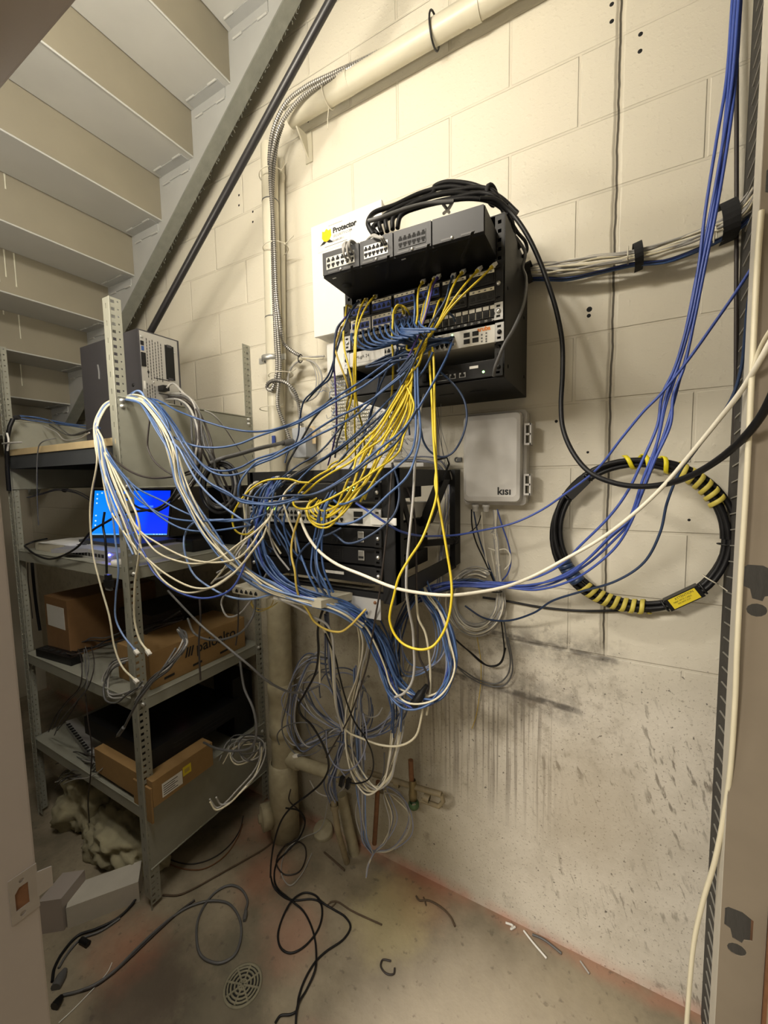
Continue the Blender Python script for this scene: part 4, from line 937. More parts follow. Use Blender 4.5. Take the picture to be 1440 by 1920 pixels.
# clear-lidded control box
kx0, kx1, kz0, kz1, kw = -.437, -.247, 1.577, 1.868, .098
t = thing('control_box', 'light grey plastic wall box with dark lettering and side latches', 'control box', (-.34, -.05, kz0))
def rbox(mb, x0, x1, y0, y1, z0, z1, r, m, rim=0.):
    n = 6; poly = []
    for cx, cz, a0 in ((x1-r, z1-r, 0), (x0+r, z1-r, 90), (x0+r, z0+r, 180), (x1-r, z0+r, 270)):
        poly += [(cx+r*math.cos(R(a0+90*i/n)), cz+r*math.sin(R(a0+90*i/n))) for i in range(n+1)]
    cx, cz = (x0+x1)/2, (z0+z1)/2; N = len(poly)
    rings = [(y1, 1.), (y0+rim, 1.), (y0+rim*.3, 1-rim*.3/(x1-x0)*1.2), (y0, 1-rim/(x1-x0)*1.6)] if rim else [(y1, 1.), (y0, 1.)]
    vs = [(cx+(px-cx)*k, y, cz+(pz-cz)*k) for y, k in rings for px, pz in poly]
    fs = [(i*N+q, i*N+(q+1)%N, (i+1)*N+(q+1)%N, (i+1)*N+q) for i in range(len(rings)-1) for q in range(N)]+[tuple(range(N)), tuple(reversed(range((len(rings)-1)*N, len(rings)*N)))]
    mb.add(vs, fs, m)
b = MB(); rbox(b, kx0-.008, kx1+.010, -.055, 0, kz0-.010, kz1+.008, .014, 'grey_enclosure'); b.build('base', t)
b = MB(); rbox(b, kx0, kx1, -kw, -.055, kz0, kz1, .016, 'grey_enclosure', .016); b.build('lid', t)
for zz in (1.795, 1.635):
    b = MB(); x = kx1+.010
    b.box(x, x+.016, -.075, -.035, zz-.034, zz-.028, 'grey_enclosure'); b.box(x, x+.016, -.075, -.035, zz+.028, zz+.034, 'grey_enclosure'); b.box(x, x+.016, -.075, -.035, zz-.003, zz+.003, 'grey_enclosure'); b.box(x+.012, x+.017, -.075, -.035, zz-.034, zz+.034, 'grey_enclosure'); b.box(x-.004, x, -.075, -.035, zz-.034, zz+.034, 'grey_enclosure'); b.build('latch', t)
b = MB(); text(b, 'kısı', .034, 'ink', (-.320, -kw-.0006, 1.604), (1,0,0), (0,0,1), .0004, bold=.0009); b.build('lettering', t)
for x in (-.405, -.368):
    b = MB(); b.lathe([(0,.013),(.008,.013),(.009,.010),(.022,.010),(.024,.007)], 'white_plastic', (x, -.055, kz0-.010), (0,0,-1), 12); b.build('cable_gland', t)
b = MB(); b.lathe([(0,.010),(.004,.010),(.0042,.006),(.001,.005)], 'grey_dark', at(857, 862, .0), (0,-1,0), 14); b.box(*sorted((at(858,862,0).x, at(866,862,0).x)), -.008, 0, at(860,866,0).z, at(860,858,0).z, 'grey_dark'); tag(recenter(b.build('wall_hook')), 'small ring fixing on the wall at the edge of the control box', 'hook')

# ------------------------------------------------------------------ striped fibre slack ring
cen = Vector((.067, -.045, 1.485)); RR = .213
t = thing('fibre_slack_ring', 'round coil of black fibre cable with yellow spiral wrap on the wall', 'cable coil', cen)
def ringpt(a, r=0., w=0.): return cen+Vector(((RR+r)*.99*math.cos(R(a)), -w, (RR+r)*math.sin(R(a))))
for k, (dr, dw, tu) in enumerate(((0,0,0), (.011,.003,1), (-.010,.006,2), (.004,.013,3))):
    b = MB(); pts = [ringpt(a, dr*(1+.5*math.sin(R(a*1.5+tu*80)))+.004*math.sin(R(a*2+tu*60)), dw) for a in range(0, 361, 6)]
    b.tube(pts, .0074, 'black', 8, False); b.build('loop', t)
def wrap(a0, a1, m, turns):     # flat spiral ribbon round the bundle
    b = MB(); n = turns*18; vs = []
    for i in range(n+1):
        f = i/n; a = a0+(a1-a0)*f; c = ringpt(a, 0, .006); rad = Vector((math.cos(R(a)), 0, math.sin(R(a)))); tg = Vector((-math.sin(R(a)), 0, math.cos(R(a)))); ph = 2*math.pi*turns*f
        for (dr, dt) in ((0, -.0065), (.0022, -.0050), (.0022, .0050), (0, .0065)):
            vs.append(c+rad*((.0200+dr)*math.cos(ph))+Vector((0,-1,0))*((.0190+dr)*math.sin(ph))+tg*dt)
    b.add(vs, [(i*4+k, i*4+(k+1)%4, (i+1)*4+(k+1)%4, (i+1)*4+k) for i in range(n) for k in range(4)], m, True); b.build('spiral_wrap', t)
wrap(98, 62, 'tape_bright', 3); wrap(60, 24, 'tape_yellow', 6); wrap(232, 281, 'tape_yellow', 8)
wrap(206, 228, 'blue_dark', 6)
def splice(a, L, lab):
    c = ringpt(a, -.004, .012); tg = Vector((-math.sin(R(a)), 0, math.cos(R(a)))); rad = Vector((math.cos(R(a)), 0, math.sin(R(a))))
    b = MB(); b.obox(c, tg*L, rad*.017, (0,-.014,0), 'black_plastic'); o = b.build('splice_case', t)
    for s in (-1, 1):
        b = MB(); b.tube([c+tg*s*(L+.006)+rad*.016, c+tg*s*(L+.006)+Vector((0,-.019,0)), c+tg*s*(L+.006)-rad*.016], .003, 'tie_black', 6); b.build('strap', o)
    if lab:
        b = MB(); y = Vector((0,-.0146,0)); T = tg if tg.x > 0 else -tg; Rd = rad if rad.z > 0 else -rad
        b.add([c+y+T*sx*L*.78+Rd*sz*.0145 for sx, sz in ((-1,-1),(1,-1),(1,1),(-1,1))], [(0,1,2,3)], 'sticker_yellow')
        text(b, 'ATTENTION', .009, 'ink', c+y-T*L*.45+Rd*.006, T, Rd, .0004); text(b, 'FIBER OPTIC CABLE', .0055, 'ink', c+y-T*L*.62-Rd*.001, T, Rd, .0004); text(b, 'DO NOT CUT', .0055, 'ink', c+y-T*L*.45-Rd*.0075, T, Rd, .0004)
        b.build('warning_label', o)['label'] = 'yellow warning label with black print'
splice(138, .036, False); splice(-54, .046, True)
# zip ties on the ring
for i, a in enumerate((-4, -32)):
    b = MB(); c = ringpt(a, 0, .006); rad = Vector((math.cos(R(a)), 0, math.sin(R(a))))
    pts = [c+rad*(.020*math.cos(q))+Vector((0,-.016*math.sin(q),0)) for q in [2*math.pi*k/16 for k in range(17)]]
    b.tube(pts, .0018, 'tie_white' if i else 'tie_black', 6); b.tube([pts[0], pts[0]+rad*.025+Vector((0,-.004,-.004))], .0015, 'tie_white' if i else 'tie_black', 5); b.build('tie', t)

# ------------------------------------------------------------------ plumbing in the lower corner
t = thing('drain_pipe', 'thick grimy cream drain pipe rising from the floor behind the cables', 'pipe', (-1.28, -.12, 0))
cx, cy = -1.285, -.12
b = MB(); b.tube([(cx-.012,cy,.0), (cx,cy,.6), (cx+.004,cy,1.30)], .052, 'drain_pipe', 28); b.build('barrel', t)
b = MB(); b.lathe([(0,.052),(.004,.0585),(.05,.0585),(.054,.056),(.20,.056),(.204,.0585),(.25,.0585),(.254,.052)], 'drain_pipe', (cx-.004,cy,.50), (0,0,1), 28); b.build('hub', t)
b = MB(); b.lathe([(0,.052),(.005,.066),(.30,.066),(.31,.062),(.36,.062),(.365,.052)], 'drain_pipe', (cx-.010,cy,.0), (0,0,1), 28); b.build('hub', t)
p = at(512, 1508, .20); b = MB(); ax = Vector((-.55,-.83,.02)).normalized(); b.lathe([(0,.045),(.06,.045),(.061,.056),(.10,.056),(.102,.05),(.108,.02),(.115,.018),(.116,0)], 'drain_pipe', Vector((cx-.015,cy,.12)), ax, 24); b.build('cleanout', t)
b = MB(); p0, p1 = at(545, 1425, .13), at(640, 1455, .13); b.tube([Vector((cx,cy,p0.z)), p0, p1], .026, 'drain_pipe', 18); b.lathe([(0,.036),(.05,.036),(.052,.028)], 'drain_pipe', Vector((cx+.045,cy,p0.z)), (1,0,-.05), 18); b.build('branch', t)
t = thing('water_valve', 'old copper valve assembly with a dirty green handle low on the wall', 'valve', at(772, 1480, .10))
b = MB(); w = .07
b.tube([at(690,1448,w), at(760,1470,w), at(828,1490,w)], .0105, 'copper_old', 14); b.tube([at(828,1490,w), at(831,1502,w), at(823,1512,w), at(790,1500,w)], .009, 'copper_old', 12); b.tube([at(640,1462,w), at(720,1485,w)], .009, 'copper_old', 12)
for (u, v) in ((800,1496), (745,1468)): b.lathe([(-.012,.015),(.012,.015)], 'copper_old', at(u,v,w), (1,0,-.12), 14)
b.build('copper_pipe', t)
b = MB(); b.lathe([(-.05,.010),(-.045,.016),(-.02,.017),(0,.014),(.02,.016),(.035,.012)], 'brass_old', at(774,1478,w), (0,0,1), 14); b.build('valve_body', t)
b = MB(); b.tube([at(770,1425,w), at(771,1450,w), at(772,1466,w)], .010, 'rust', 12); b.build('rusty_stub', t)['label'] = 'rusty stub pipe'
b = MB(); q = at(776,1508,w+.01); b.lathe([(-.012,.012),(-.008,.021),(.006,.021),(.012,.014)], 'green_handle', q, (0,-.25,1), 14); b.build('handle', t)['label'] = 'dirty green handle'
b = MB(); b.tube([at(709,1465,.12), at(706,1520,.12), at(702,1582,.12)], .0095, 'rust', 12); tag(recenter(b.build('rusty_rod')), 'rusty iron rod standing among the hanging cables', 'rod')
b = MB(); b.tube([at(625,1500,.16), at(634,1560,.17), atz(650,1618,0)+Vector((0,0,.005))], .013, 'copper_old', 12); b.lathe([(-.01,.018),(.01,.018)], 'copper_old', at(627,1512,.16), (0,0,1), 12); tag(recenter(b.build('riser_pipe')), 'slim dirty pipe rising from the floor beside the drain', 'pipe')
b = MB(); b.tube([at(640,1490,.06), at(655,1560,.06), at(668,1612,.04)], .024, 'drain_pipe', 14); tag(recenter(b.build('riser_pipe')), 'wider crusted pipe stub against the wall behind the hanging cables', 'pipe')
p = atz(606, 1558, .02); b = MB(); b.lathe([(-.02,.045),(.012,.045),(.016,.041),(.018,0)], 'drain_pipe', p, (.15,-.35,1), 24); tag(recenter(b.build('drain_plug')), 'round pale cap lying in a rusty hole in the floor', 'cap')
# floor drain
p = (-1.02, -.62, 0)
t = thing('floor_drain', 'round dusty floor drain grate', 'drain', p)
b = MB(); b.lathe([(.0005,.062),(.004,.062),(.0045,.055),(.001,.054)], 'drain_iron', p, (0,0,1), 32); b.build('rim', t)
b = MB(); b.lathe([(.0008,.055),(.0010,0)], 'hole', p, (0,0,1), 32)
b.build('opening', t)
b = MB()
for r in (.014, .026, .038, .048):
    b.tube([(p[0]+r*math.cos(R(a)), p[1]+r*math.sin(R(a)), .0025) for a in range(0, 361, 15)], .0034, 'drain_iron', 6, False)
for a in range(0, 180, 45): b.tube([(p[0]+.054*math.cos(R(a+20)), p[1]+.054*math.sin(R(a+20)), .0025), (p[0]-.054*math.cos(R(a+20)), p[1]-.054*math.sin(R(a+20)), .0025)], .0035, 'drain_iron', 6)
b.build('grate', t)
# debris
def stick(uv, r, m, label, cat, name):
    b = MB(); b.tube(spline([atz(u, v, r+.001) for u, v in uv], 6), r, m, 6); return tag(recenter(b.build(name)), label, cat)
stick([(618,1692),(630,1690),(660,1708),(716,1734)], .003, 'brown_stick', 'straight brown twig-like wire on the concrete beside the looped black cord', 'wire offcut', 'wire_offcut')
stick([(619,1692),(613,1699),(622,1700),(630,1692)], .0025, 'brown_stick', 'small hooked scrap at the end of the straight brown wire', 'wire offcut', 'wire_offcut')
stick([(780,1680),(786,1688),(802,1688),(828,1702),(845,1720),(853,1737)], .0035, 'brown_stick', 'curved dark twig on the floor under the valve', 'wire offcut', 'wire_offcut')
stick([(794,1682),(799,1698)], .0025, 'brown_stick', 'short side spur crossing the curved dark twig', 'wire offcut', 'wire_offcut')
stick([(733,1802),(717,1800),(714,1812),(725,1826),(738,1826),(740,1815)], .003, 'black_brown', 'dark C-shaped scrap of wire in the middle of the floor', 'wire offcut', 'wire_offcut')
stick([(998,1752),(1020,1762),(1053,1788)], .004, 'grey_dark', 'dark curved cable offcut at the foot of the wall', 'wire offcut', 'wire_offcut')
stick([(982,1745),(1000,1768),(1025,1797)], .0035, 'white_plastic', 'white strip beside the dark offcut at the foot of the wall', 'cable tie', 'cable_tie')
stick([(1088,1802),(1105,1826)], .003, 'grey', 'pale short scrap near the red paint line', 'wire offcut', 'wire_offcut')
stick([(608,1598),(622,1610),(646,1632)], .004, 'brown_stick', 'brown stick on the floor in front of the pipes', 'stick', 'stick')
stick([(948,1730),(962,1736),(958,1742),(966,1738)], .004, 'white_plastic', 'small white crumpled scrap near the wall foot', 'scrap', 'plastic_scrap')
stick([(110,1918),(140,1890),(200,1825),(210,1805)], .0016, 'label_white', 'thin pale thread on the floor by the door frame', 'thread', 'thread')
# ------------------------------------------------------------------ cables
def world(pts):
    n = len(pts); ws = [q[2] if len(q) > 2 and q[2] is not None else None for q in pts]
    known = [i for i in range(n) if ws[i] is not None]
    L = [0.]
    for a, c in zip(pts, pts[1:]): L.append(L[-1]+math.hypot(c[0]-a[0], c[1]-a[1])+1e-6)
    for i in range(n):
        if ws[i] is None:
            lo = [k for k in known if k < i]; hi = [k for k in known if k > i]
            if lo and hi: f = (L[i]-L[lo[-1]])/(L[hi[0]]-L[lo[-1]]); ws[i] = ws[lo[-1]]*(1-f)+ws[hi[0]]*f
            else: ws[i] = ws[lo[-1]] if lo else ws[hi[0]]
    return [at(q[0], q[1], w) for q, w in zip(pts, ws)]
def plug(o, p, d, boot, inv):
    d = d.normalized(); a = Vector((0,0,1)) if abs(d.z) < .9 else Vector((1,0,0)); u = d.cross(a).normalized(); w = d.cross(u)
    b = MB(); b.obox(p+d*.011, d*.0105, u*.0058, w*.004, 'clear'); b.obox(p+d*.014+w*.0052, d*.006, u*.003, w*.0012, 'clear')
    for k in range(4): b.obox(p+d*.019+u*(.0012*(2*k-3)), d*.0028, u*.0004, w*.0042, 'brass_old')
    INV[o.name] = inv; b.build('plug', o)
    b = MB(); b.tube([p-d*.012, p-d*.002, p+d*.001], .004, boot, 8, True, [.0034, .0048, .0052]); b.build('boot', o)
LAST = {}
def cab(label, m, pts, r=.0029, name='network_cable', group=None, plugs='', w3=False, seg=8, n=7, boot=None, cat='cable'):
    P = pts if w3 else world(pts)
    b = MB(); ps = spline(P, seg); b.tube(ps, r, m, n); o = b.build(name, fix=False); tag(recenter(o), label, cat, group)
    inv = INV[o.name]; LAST['o'] = o
    if 's' in plugs: plug(o, ps[0], ps[0]-ps[1], boot or m, inv)
    if 'e' in plugs: plug(o, ps[-1], ps[-1]-ps[-2], boot or m, inv)
    return o
def bundle(label, group, mats, pts, n, sp=6., sw=.012, r=.0029, seed=1, name='network_cable', seg=6, plugs='', wander=.45, kind=None):
    rnd = random.Random(seed); out = []
    for i in range(n):
        a = 2*math.pi*i/n+rnd.uniform(-.5, .5); rad = math.sqrt(rnd.uniform(.05, 1.)); bu, bw = rad*math.cos(a), rad*math.sin(a)
        q = []
        for k, p in enumerate(pts):
            s = p[3] if len(p) > 3 else 1.
            ou = (bu+rnd.uniform(-wander, wander))*sp*s; ov = (bu*-.5+rnd.uniform(-wander, wander)+.7*bw)*sp*s
            w = p[2] if len(p) > 2 and p[2] is not None else None
            q.append((p[0]+ou, p[1]+ov, None if w is None else max(.008, w+(bw+rnd.uniform(-wander, wander))*sw*s)))
        m = mats[i % len(mats)]
        lab = label[m] if isinstance(label, dict) else label; gr = group[m] if isinstance(group, dict) else group
        out.append(cab(lab, m, q, r*rnd.uniform(.93, 1.06), name, gr, plugs if i % 2 == 0 else '', seg=seg, n=6))
    return out

# ---- yellow patch cords
Y = 'yellow'
cab('yellow cord hooked out at the far end of the patch panel beside the alarm cabinet', Y, [(657,575,.345),(650,574,.39),(648,590,.40),(647,600,.40),(644,623,.42),(646,655,.43),(655,693,.44),(661,725,.44),(658,752,.43),(650,781,.42),(648,808,.41),(651,844,.38),(643,859,.36),(621,871,.36),(612,885,.36)], plugs='s')
cab('yellow cord plugged in second along the patch panel with a short pale sleeve', Y, [(686,562,.345),(682,565,.385),(675,579,.39),(668,607,.40),(666,630,.41),(664,665,.43),(663,693,.43),(665,734,.42),(665,790,.40),(666,835,.36),(667,866,.30)], plugs='s')
cab('yellow cord running close beside the sleeved one', Y, [(703,556,.345),(697,561,.39),(690,570,.395),(678,593,.40),(669,623,.41),(667,665,.43),(667,707,.43),(667,736,.42),(672,772,.40),(678,794,.36),(684,840,.28)], plugs='s')
cab('yellow cord dropping alone in front of the handwritten strip', Y, [(757,586,.345),(752,574,.38),(744,573,.40),(738,585,.40),(737,598,.40),(735,637,.42),(737,672,.42),(737,700,.40),(735,734,.36),(730,760,.28),(728,790,.2)], plugs='s')
cab('short hooked yellow cord between blue jacks', Y, [(741,587,.345),(746,574,.37),(756,574,.38),(764,582,.37),(768,590,.345)])
cab('dull yellow cord slanting past the edge of the rack', 'yellow_old', [(640,612,.40),(629,650,.42),(632,668,.43),(640,690,.43),(651,720,.42),(654,740,.40),(650,762,.36),(655,790,.3)])
cab('short yellow cord stub in the white jacks', 'yellow_old', [(657,604,.345),(653,598,.37),(645,606,.38),(634,630,.40),(629,655,.41)])
main = [(790,652,.415,.8),(779,680,.42,.8),(766,712,.43,1.)]
YG = 'yellow cords fanning from the upper rack to the lower switches'
YL = 'yellow cord among the bundle fanning down from the upper rack to the lower switches'
heads = [[(792,530,.345),(786,540,.38),(783,560,.40),(783,590,.405),(780,617,.41)],
         [(814,524,.345),(808,534,.38),(803,556,.40),(797,588,.405),(790,610,.41)],
         [(866,512,.345),(857,523,.38),(846,545,.40),(836,574,.405),(818,612,.41)],
         [(895,508,.345),(880,524,.38),(862,546,.40),(843,573,.405),(816,616,.41)],
         [(922,501,.345),(904,519,.38),(862,559,.40),(842,581,.405),(816,617,.41)],
         [(832,562,.345),(825,562,.37),(817,582,.39),(810,605,.40),(803,625,.41)],
         [(802,562,.345),(797,566,.37),(792,584,.39),(788,610,.40)],
         [(786,604,.345),(777,610,.38),(768,630,.40),(764,656,.415)],
         [(806,610,.36),(802,625,.39)], [(812,606,.36),(806,625,.39)], [(798,612,.36),(796,630,.39)], [(790,615,.36),(788,635,.39)]]
fans = [[(753,727,.45),(734,760,.47),(708,801,.50),(681,826,.52),(650,859,.54),(618,880,.55),(596,892,.56),(574,909,.555),(560,925,.53)],
        [(757,730,.45),(738,762,.47),(712,806,.50),(690,832,.52),(660,864,.54),(622,886,.55),(600,900,.56),(582,915,.55),(566,930,.53)],
        [(760,745,.45),(737,787,.48),(715,823,.50),(690,841,.52),(669,859,.54),(663,880,.55),(650,905,.56),(640,930,.57),(628,955,.57),(604,975,.57),(584,970,.56),(575,955,.55),(582,938,.53)],
        [(762,752,.45),(744,787,.47),(722,822,.50),(708,853,.52),(697,880,.54),(681,908,.55),(668,928,.56),(650,955,.57),(628,975,.58),(602,984,.58),(580,972,.57),(574,955,.56),(586,938,.53)],
        [(764,760,.45),(753,790,.47),(733,826,.50),(715,853,.52),(701,880,.54),(687,904,.55),(661,926,.56),(640,962,.57),(616,988,.58),(592,986,.58),(576,965,.57),(580,945,.55),(594,934,.53)],
        [(758,765,.45),(742,800,.47),(725,838,.50),(706,868,.52),(690,896,.54),(676,915,.55),(660,936,.56),(646,950,.56),(620,964,.57),(600,966,.56),(590,952,.55),(598,938,.53)],
        [(770,770,.45),(756,806,.47),(738,845,.50),(720,872,.52),(705,894,.54),(694,912,.55),(682,930,.54),(676,940,.52)],
        [(765,775,.45),(750,815,.47),(730,850,.50),(712,880,.52),(700,905,.54),(690,920,.54),(684,936,.52)],
        [(772,745,.45),(776,760,.455),(772,780,.46),(766,795,.47),(757,817,.48),(749,845,.50),(735,860,.52),(708,879,.55),(672,904,.57),(636,926,.59),(600,944,.60),(580,953,.60),(560,953,.59),(551,947,.58),(552,936,.55),(562,928,.52)],
        [(748,742,.45),(728,775,.47),(704,808,.50),(688,838,.52),(674,872,.54),(666,900,.55),(656,920,.56),(640,942,.57),(610,958,.57),(596,952,.56),(602,938,.53)],
        [(756,748,.45),(736,785,.47),(706,824,.50),(694,850,.52),(684,880,.54),(672,906,.55),(658,930,.56),(634,958,.57),(606,972,.57),(586,962,.56),(580,948,.55),(590,936,.53)],
        [(750,752,.45),(730,790,.47),(700,830,.50),(680,862,.52),(668,890,.54),(660,915,.55),(648,940,.56),(630,950,.56),(616,945,.54),(622,934,.52)]]
rnd = random.Random(5)
LAB12 = {8: 'long yellow cord swinging out wide across the black switch front', 7: YL}
for i in range(12):
    mid = [(p[0]+rnd.uniform(-7, 7), p[1]+rnd.uniform(-3, 3), p[2]+rnd.uniform(-.008, .008)) for p in main]
    cab(LAB12.get(i, YL), Y, heads[i]+mid+fans[i], group=None if i == 8 else YG, plugs='s' if i < 8 else '')
cab('yellow cord hanging in one big teardrop loop low in front of the lower rack', Y, [(804,628,.39),(806,690,.40),(808,718,.42),(810,754,.44),(812,808,.46),(815,853,.48),(819,900,.50),(818,932,.52),(808,968,.54),(790,1013,.56),(766,1050,.57),(748,1082,.58),(738,1120,.58),(732,1145,.58),(731,1165,.58),(741,1191,.58),(759,1209,.58),(791,1218,.58),(811,1212,.57),(830,1188,.56),(842,1155,.55),(847,1118,.54),(846,1086,.53),(839,1040,.52),(830,986,.51),(822,940,.50),(816,907,.49),(818,880,.48),(817,844,.47),(815,772,.45),(814,700,.43),(812,660,.41),(808,640,.39)], r=.0032)
cab('yellow cord arching over the tangle at the end of the lower rack nearest the shelves', Y, [(580,905,.56),(562,904,.57),(545,899,.58),(520,898,.59),(493,903,.60),(466,921,.61),(445,948,.62),(436,970,.62),(441,994,.62),(457,1002,.61),(475,997,.60),(490,985,.58)])
cab('dull yellow cord falling to a kink and rising again under the lower rack', 'yellow_old', [(563,963,.57),(553,993,.58),(547,1020,.59),(547,1044,.60),(553,1071,.61),(556,1101,.61),(564,1127,.60),(576,1143,.59),(589,1165,.58),(609,1179,.57),(625,1184,.56),(640,1184,.55),(659,1171,.54),(674,1155,.53),(686,1142,.52)], r=.0032)
cab('dull yellow cord end tucked under the lower rack', 'yellow_old', [(650,1128,.48),(664,1132,.49),(672,1140,.5),(675,1150,.5),(671,1158,.5)])
cab('small yellow wire loops dangling beside the drain pipe', 'yellow_old', [(480,1095,.55),(472,1115,.55),(474,1135,.54),(490,1142,.54),(508,1136,.53),(512,1122,.53),(500,1110,.53),(482,1112,.54),(470,1130,.54),(482,1146,.54),(505,1140,.53),(520,1130,.52)], r=.0014, name='thin_wire')
cab('yellow cord bit hanging from the ring of pale coiled cable', 'yellow_old', [(893,1185,.03),(897,1210,.025),(901,1235,.02),(902,1270,.015),(898,1310,.012),(892,1345,.012),(885,1366,.012)], r=.0016, name='thin_wire')

# ---- blue cables between shelf, upper and lower rack
B_, BM, BL_, BD = 'blue', 'blue_mid', 'blue_light', 'blue_dark'
cab('uppermost blue cable sweeping from the upper switch to the tower computer shelf', B_, [(846,634,.345),(835,636,.39),(800,641,.40),(745,668,.42),(712,690,.44),(680,713,.46),(630,745,.49),(594,769,.51),(560,789,.53),(528,801,.55),(499,808,.56),(470,809,.58),(434,804,.59),(400,795,.60),(365,783,.61),(330,769,.61),(300,752,.60),(280,747,.57)], plugs='s')
cab('blue cable running just under the uppermost one to the shelf', BM, [(848,645,.345),(836,642,.39),(800,648,.40),(745,678,.42),(712,702,.44),(680,725,.46),(616,760,.50),(563,791,.53),(520,806,.55),(484,818,.57),(449,832,.59),(411,839,.61),(371,837,.63),(338,826,.64),(304,803,.64),(285,775,.63),(275,752,.62),(268,740,.61),(258,733,.60),(244,740,.58),(238,747,.57)], plugs='s', r=.0031)
cab('blue cable crossing the white punch-down wiring on its way to the shelf', B_, [(842,637,.345),(832,640,.39),(790,662,.41),(759,700,.43),(726,727,.45),(697,749,.47),(654,772,.49),(630,783,.50),(587,810,.52),(563,828,.53),(520,848,.56),(480,861,.58),(449,877,.60),(416,883,.62),(385,874,.63),(360,850,.64),(342,819,.64),(327,795,.63),(302,763,.62),(285,748,.60)], plugs='s', r=.0031)
cab('lowest of the four blue cables swept to the shelf', BM, [(836,640,.345),(820,646,.39),(780,672,.41),(748,706,.43),(712,736,.45),(676,772,.47),(636,796,.49),(587,820,.52),(560,834,.54),(520,856,.57),(480,872,.59),(449,888,.61),(416,891,.63),(389,880,.64),(366,856,.65),(346,828,.65),(326,800,.64),(300,768,.63),(286,752,.61)], plugs='s', r=.0031)
cab('dark blue cable curving round the pale hanging coil to behind the lower rack', BD, [(672,566,.345),(666,572,.38),(655,590,.40),(643,620,.42),(630,661,.42),(616,703,.40),(587,734,.36),(569,754,.33),(562,788,.31),(559,817,.30),(554,830,.30),(540,848,.32),(534,868,.33)], plugs='s')
cab('purple cable dropping straight past the edge of the upper rack', 'purple', [(668,572,.36),(648,594,.40),(634,615,.41),(628,640,.41),(626,680,.41),(629,725,.40),(631,770,.38),(631,800,.34),(624,840,.28),(615,872,.2)])
cab('dark blue cable looped out wide round the end of the upper rack', BD, [(660,592,.36),(645,600,.40),(632,615,.42),(627,650,.43),(626,685,.42),(618,710,.40),(604,722,.38),(590,735,.35),(575,752,.33)])
cab('blue cable from the upper switch swooping low across the black switch to the shelf', B_, [(848,637,.345),(845,650,.39),(838,668,.41),(822,700,.44),(799,741,.47),(780,772,.49),(753,808,.52),(708,844,.54),(672,875,.56),(636,902,.58),(600,922,.59),(556,934,.60),(520,941,.61),(493,944,.62),(466,940,.63),(438,932,.64),(404,914,.65),(378,890,.655),(356,857,.66),(338,826,.66),(318,790,.65),(300,765,.63)], plugs='s', r=.0032)
cab('dark blue cable ending in a pale boot at the near end of the lower rack', BD, [(782,766,.49),(740,832,.53),(690,867,.56),(657,892,.58),(610,919,.59),(583,928,.60),(538,929,.61),(502,934,.62),(475,932,.62),(456,928,.62)], r=.0031)
cab('blue cable with a grey boot hanging down from the sweep of four', BM, [(540,838,.55),(510,856,.57),(480,868,.59),(463,885,.61),(451,903,.62),(447,920,.62),(449,938,.61)], plugs='e', boot='grey')
cab('dark blue cable bowing out beside the control box from the lowest device', BD, [(826,697,.34),(838,708,.36),(854,724,.37),(871,752,.37),(875,787,.37),(863,828,.37),(846,851,.37),(828,857,.38),(808,848,.39),(795,830,.40),(789,805,.41),(784,770,.42),(780,730,.42),(779,690,.41)])
cab('blue cable hanging plumb through the yellow bundle, curling to the black switch', BM, [(777,555,.345),(778,575,.39),(776,620,.40),(776,660,.41),(778,700,.43),(779,754,.45),(779,817,.47),(770,850,.49),(748,872,.52),(712,901,.55),(681,927,.57),(651,943,.58),(636,945,.57),(626,938,.55)], r=.0031)
cab('blue cable curling from the hanging pair to the pale lower switch', BM, [(805,540,.345),(800,562,.39),(792,600,.405),(784,645,.41),(783,700,.43),(785,760,.45),(788,815,.47),(777,862,.49),(762,895,.52),(726,929,.55),(694,959,.57),(667,977,.58),(640,983,.58),(625,978,.57)], r=.0031, plugs='s')
cab('dark blue cable in the lowest curve across the black power units', BD, [(735,868,.50),(744,895,.51),(748,914,.52),(748,936,.53),(741,961,.54),(727,979,.555),(694,1004,.57),(667,1017,.575),(648,1018,.57),(635,1008,.56),(622,998,.55)], r=.0031)
cab('purple cable slanting from the middle of the patch panel into the yellow bundle', 'purple', [(820,522,.345),(812,536,.38),(806,560,.40),(798,590,.41),(788,620,.42),(775,650,.43),(764,675,.43)], plugs='s')
cab('dark blue cable slanting down to the yellow bundle from the fourth jack group', BD, [(849,520,.345),(843,534,.38),(836,560,.40),(820,588,.41),(808,606,.42),(798,630,.43),(786,655,.43),(770,690,.44),(748,730,.45),(726,768,.45),(700,800,.46),(668,830,.48),(640,860,.50),(618,890,.52)], plugs='s')
cab('dark blue cable arched out of the keystone jacks', BD, [(853,602,.345),(848,592,.38),(838,586,.39),(826,594,.40),(814,612,.40),(812,630,.40),(818,640,.39),(830,638,.36)])
cab('blue cable dropping alone between yellow cords near the handwritten strip', BM, [(737,584,.345),(735,578,.38),(738,590,.39),(742,620,.40),(746,660,.41),(748,690,.41),(751,715,.40),(756,738,.39),(763,770,.38),(766,795,.36),(768,815,.33)], plugs='s')
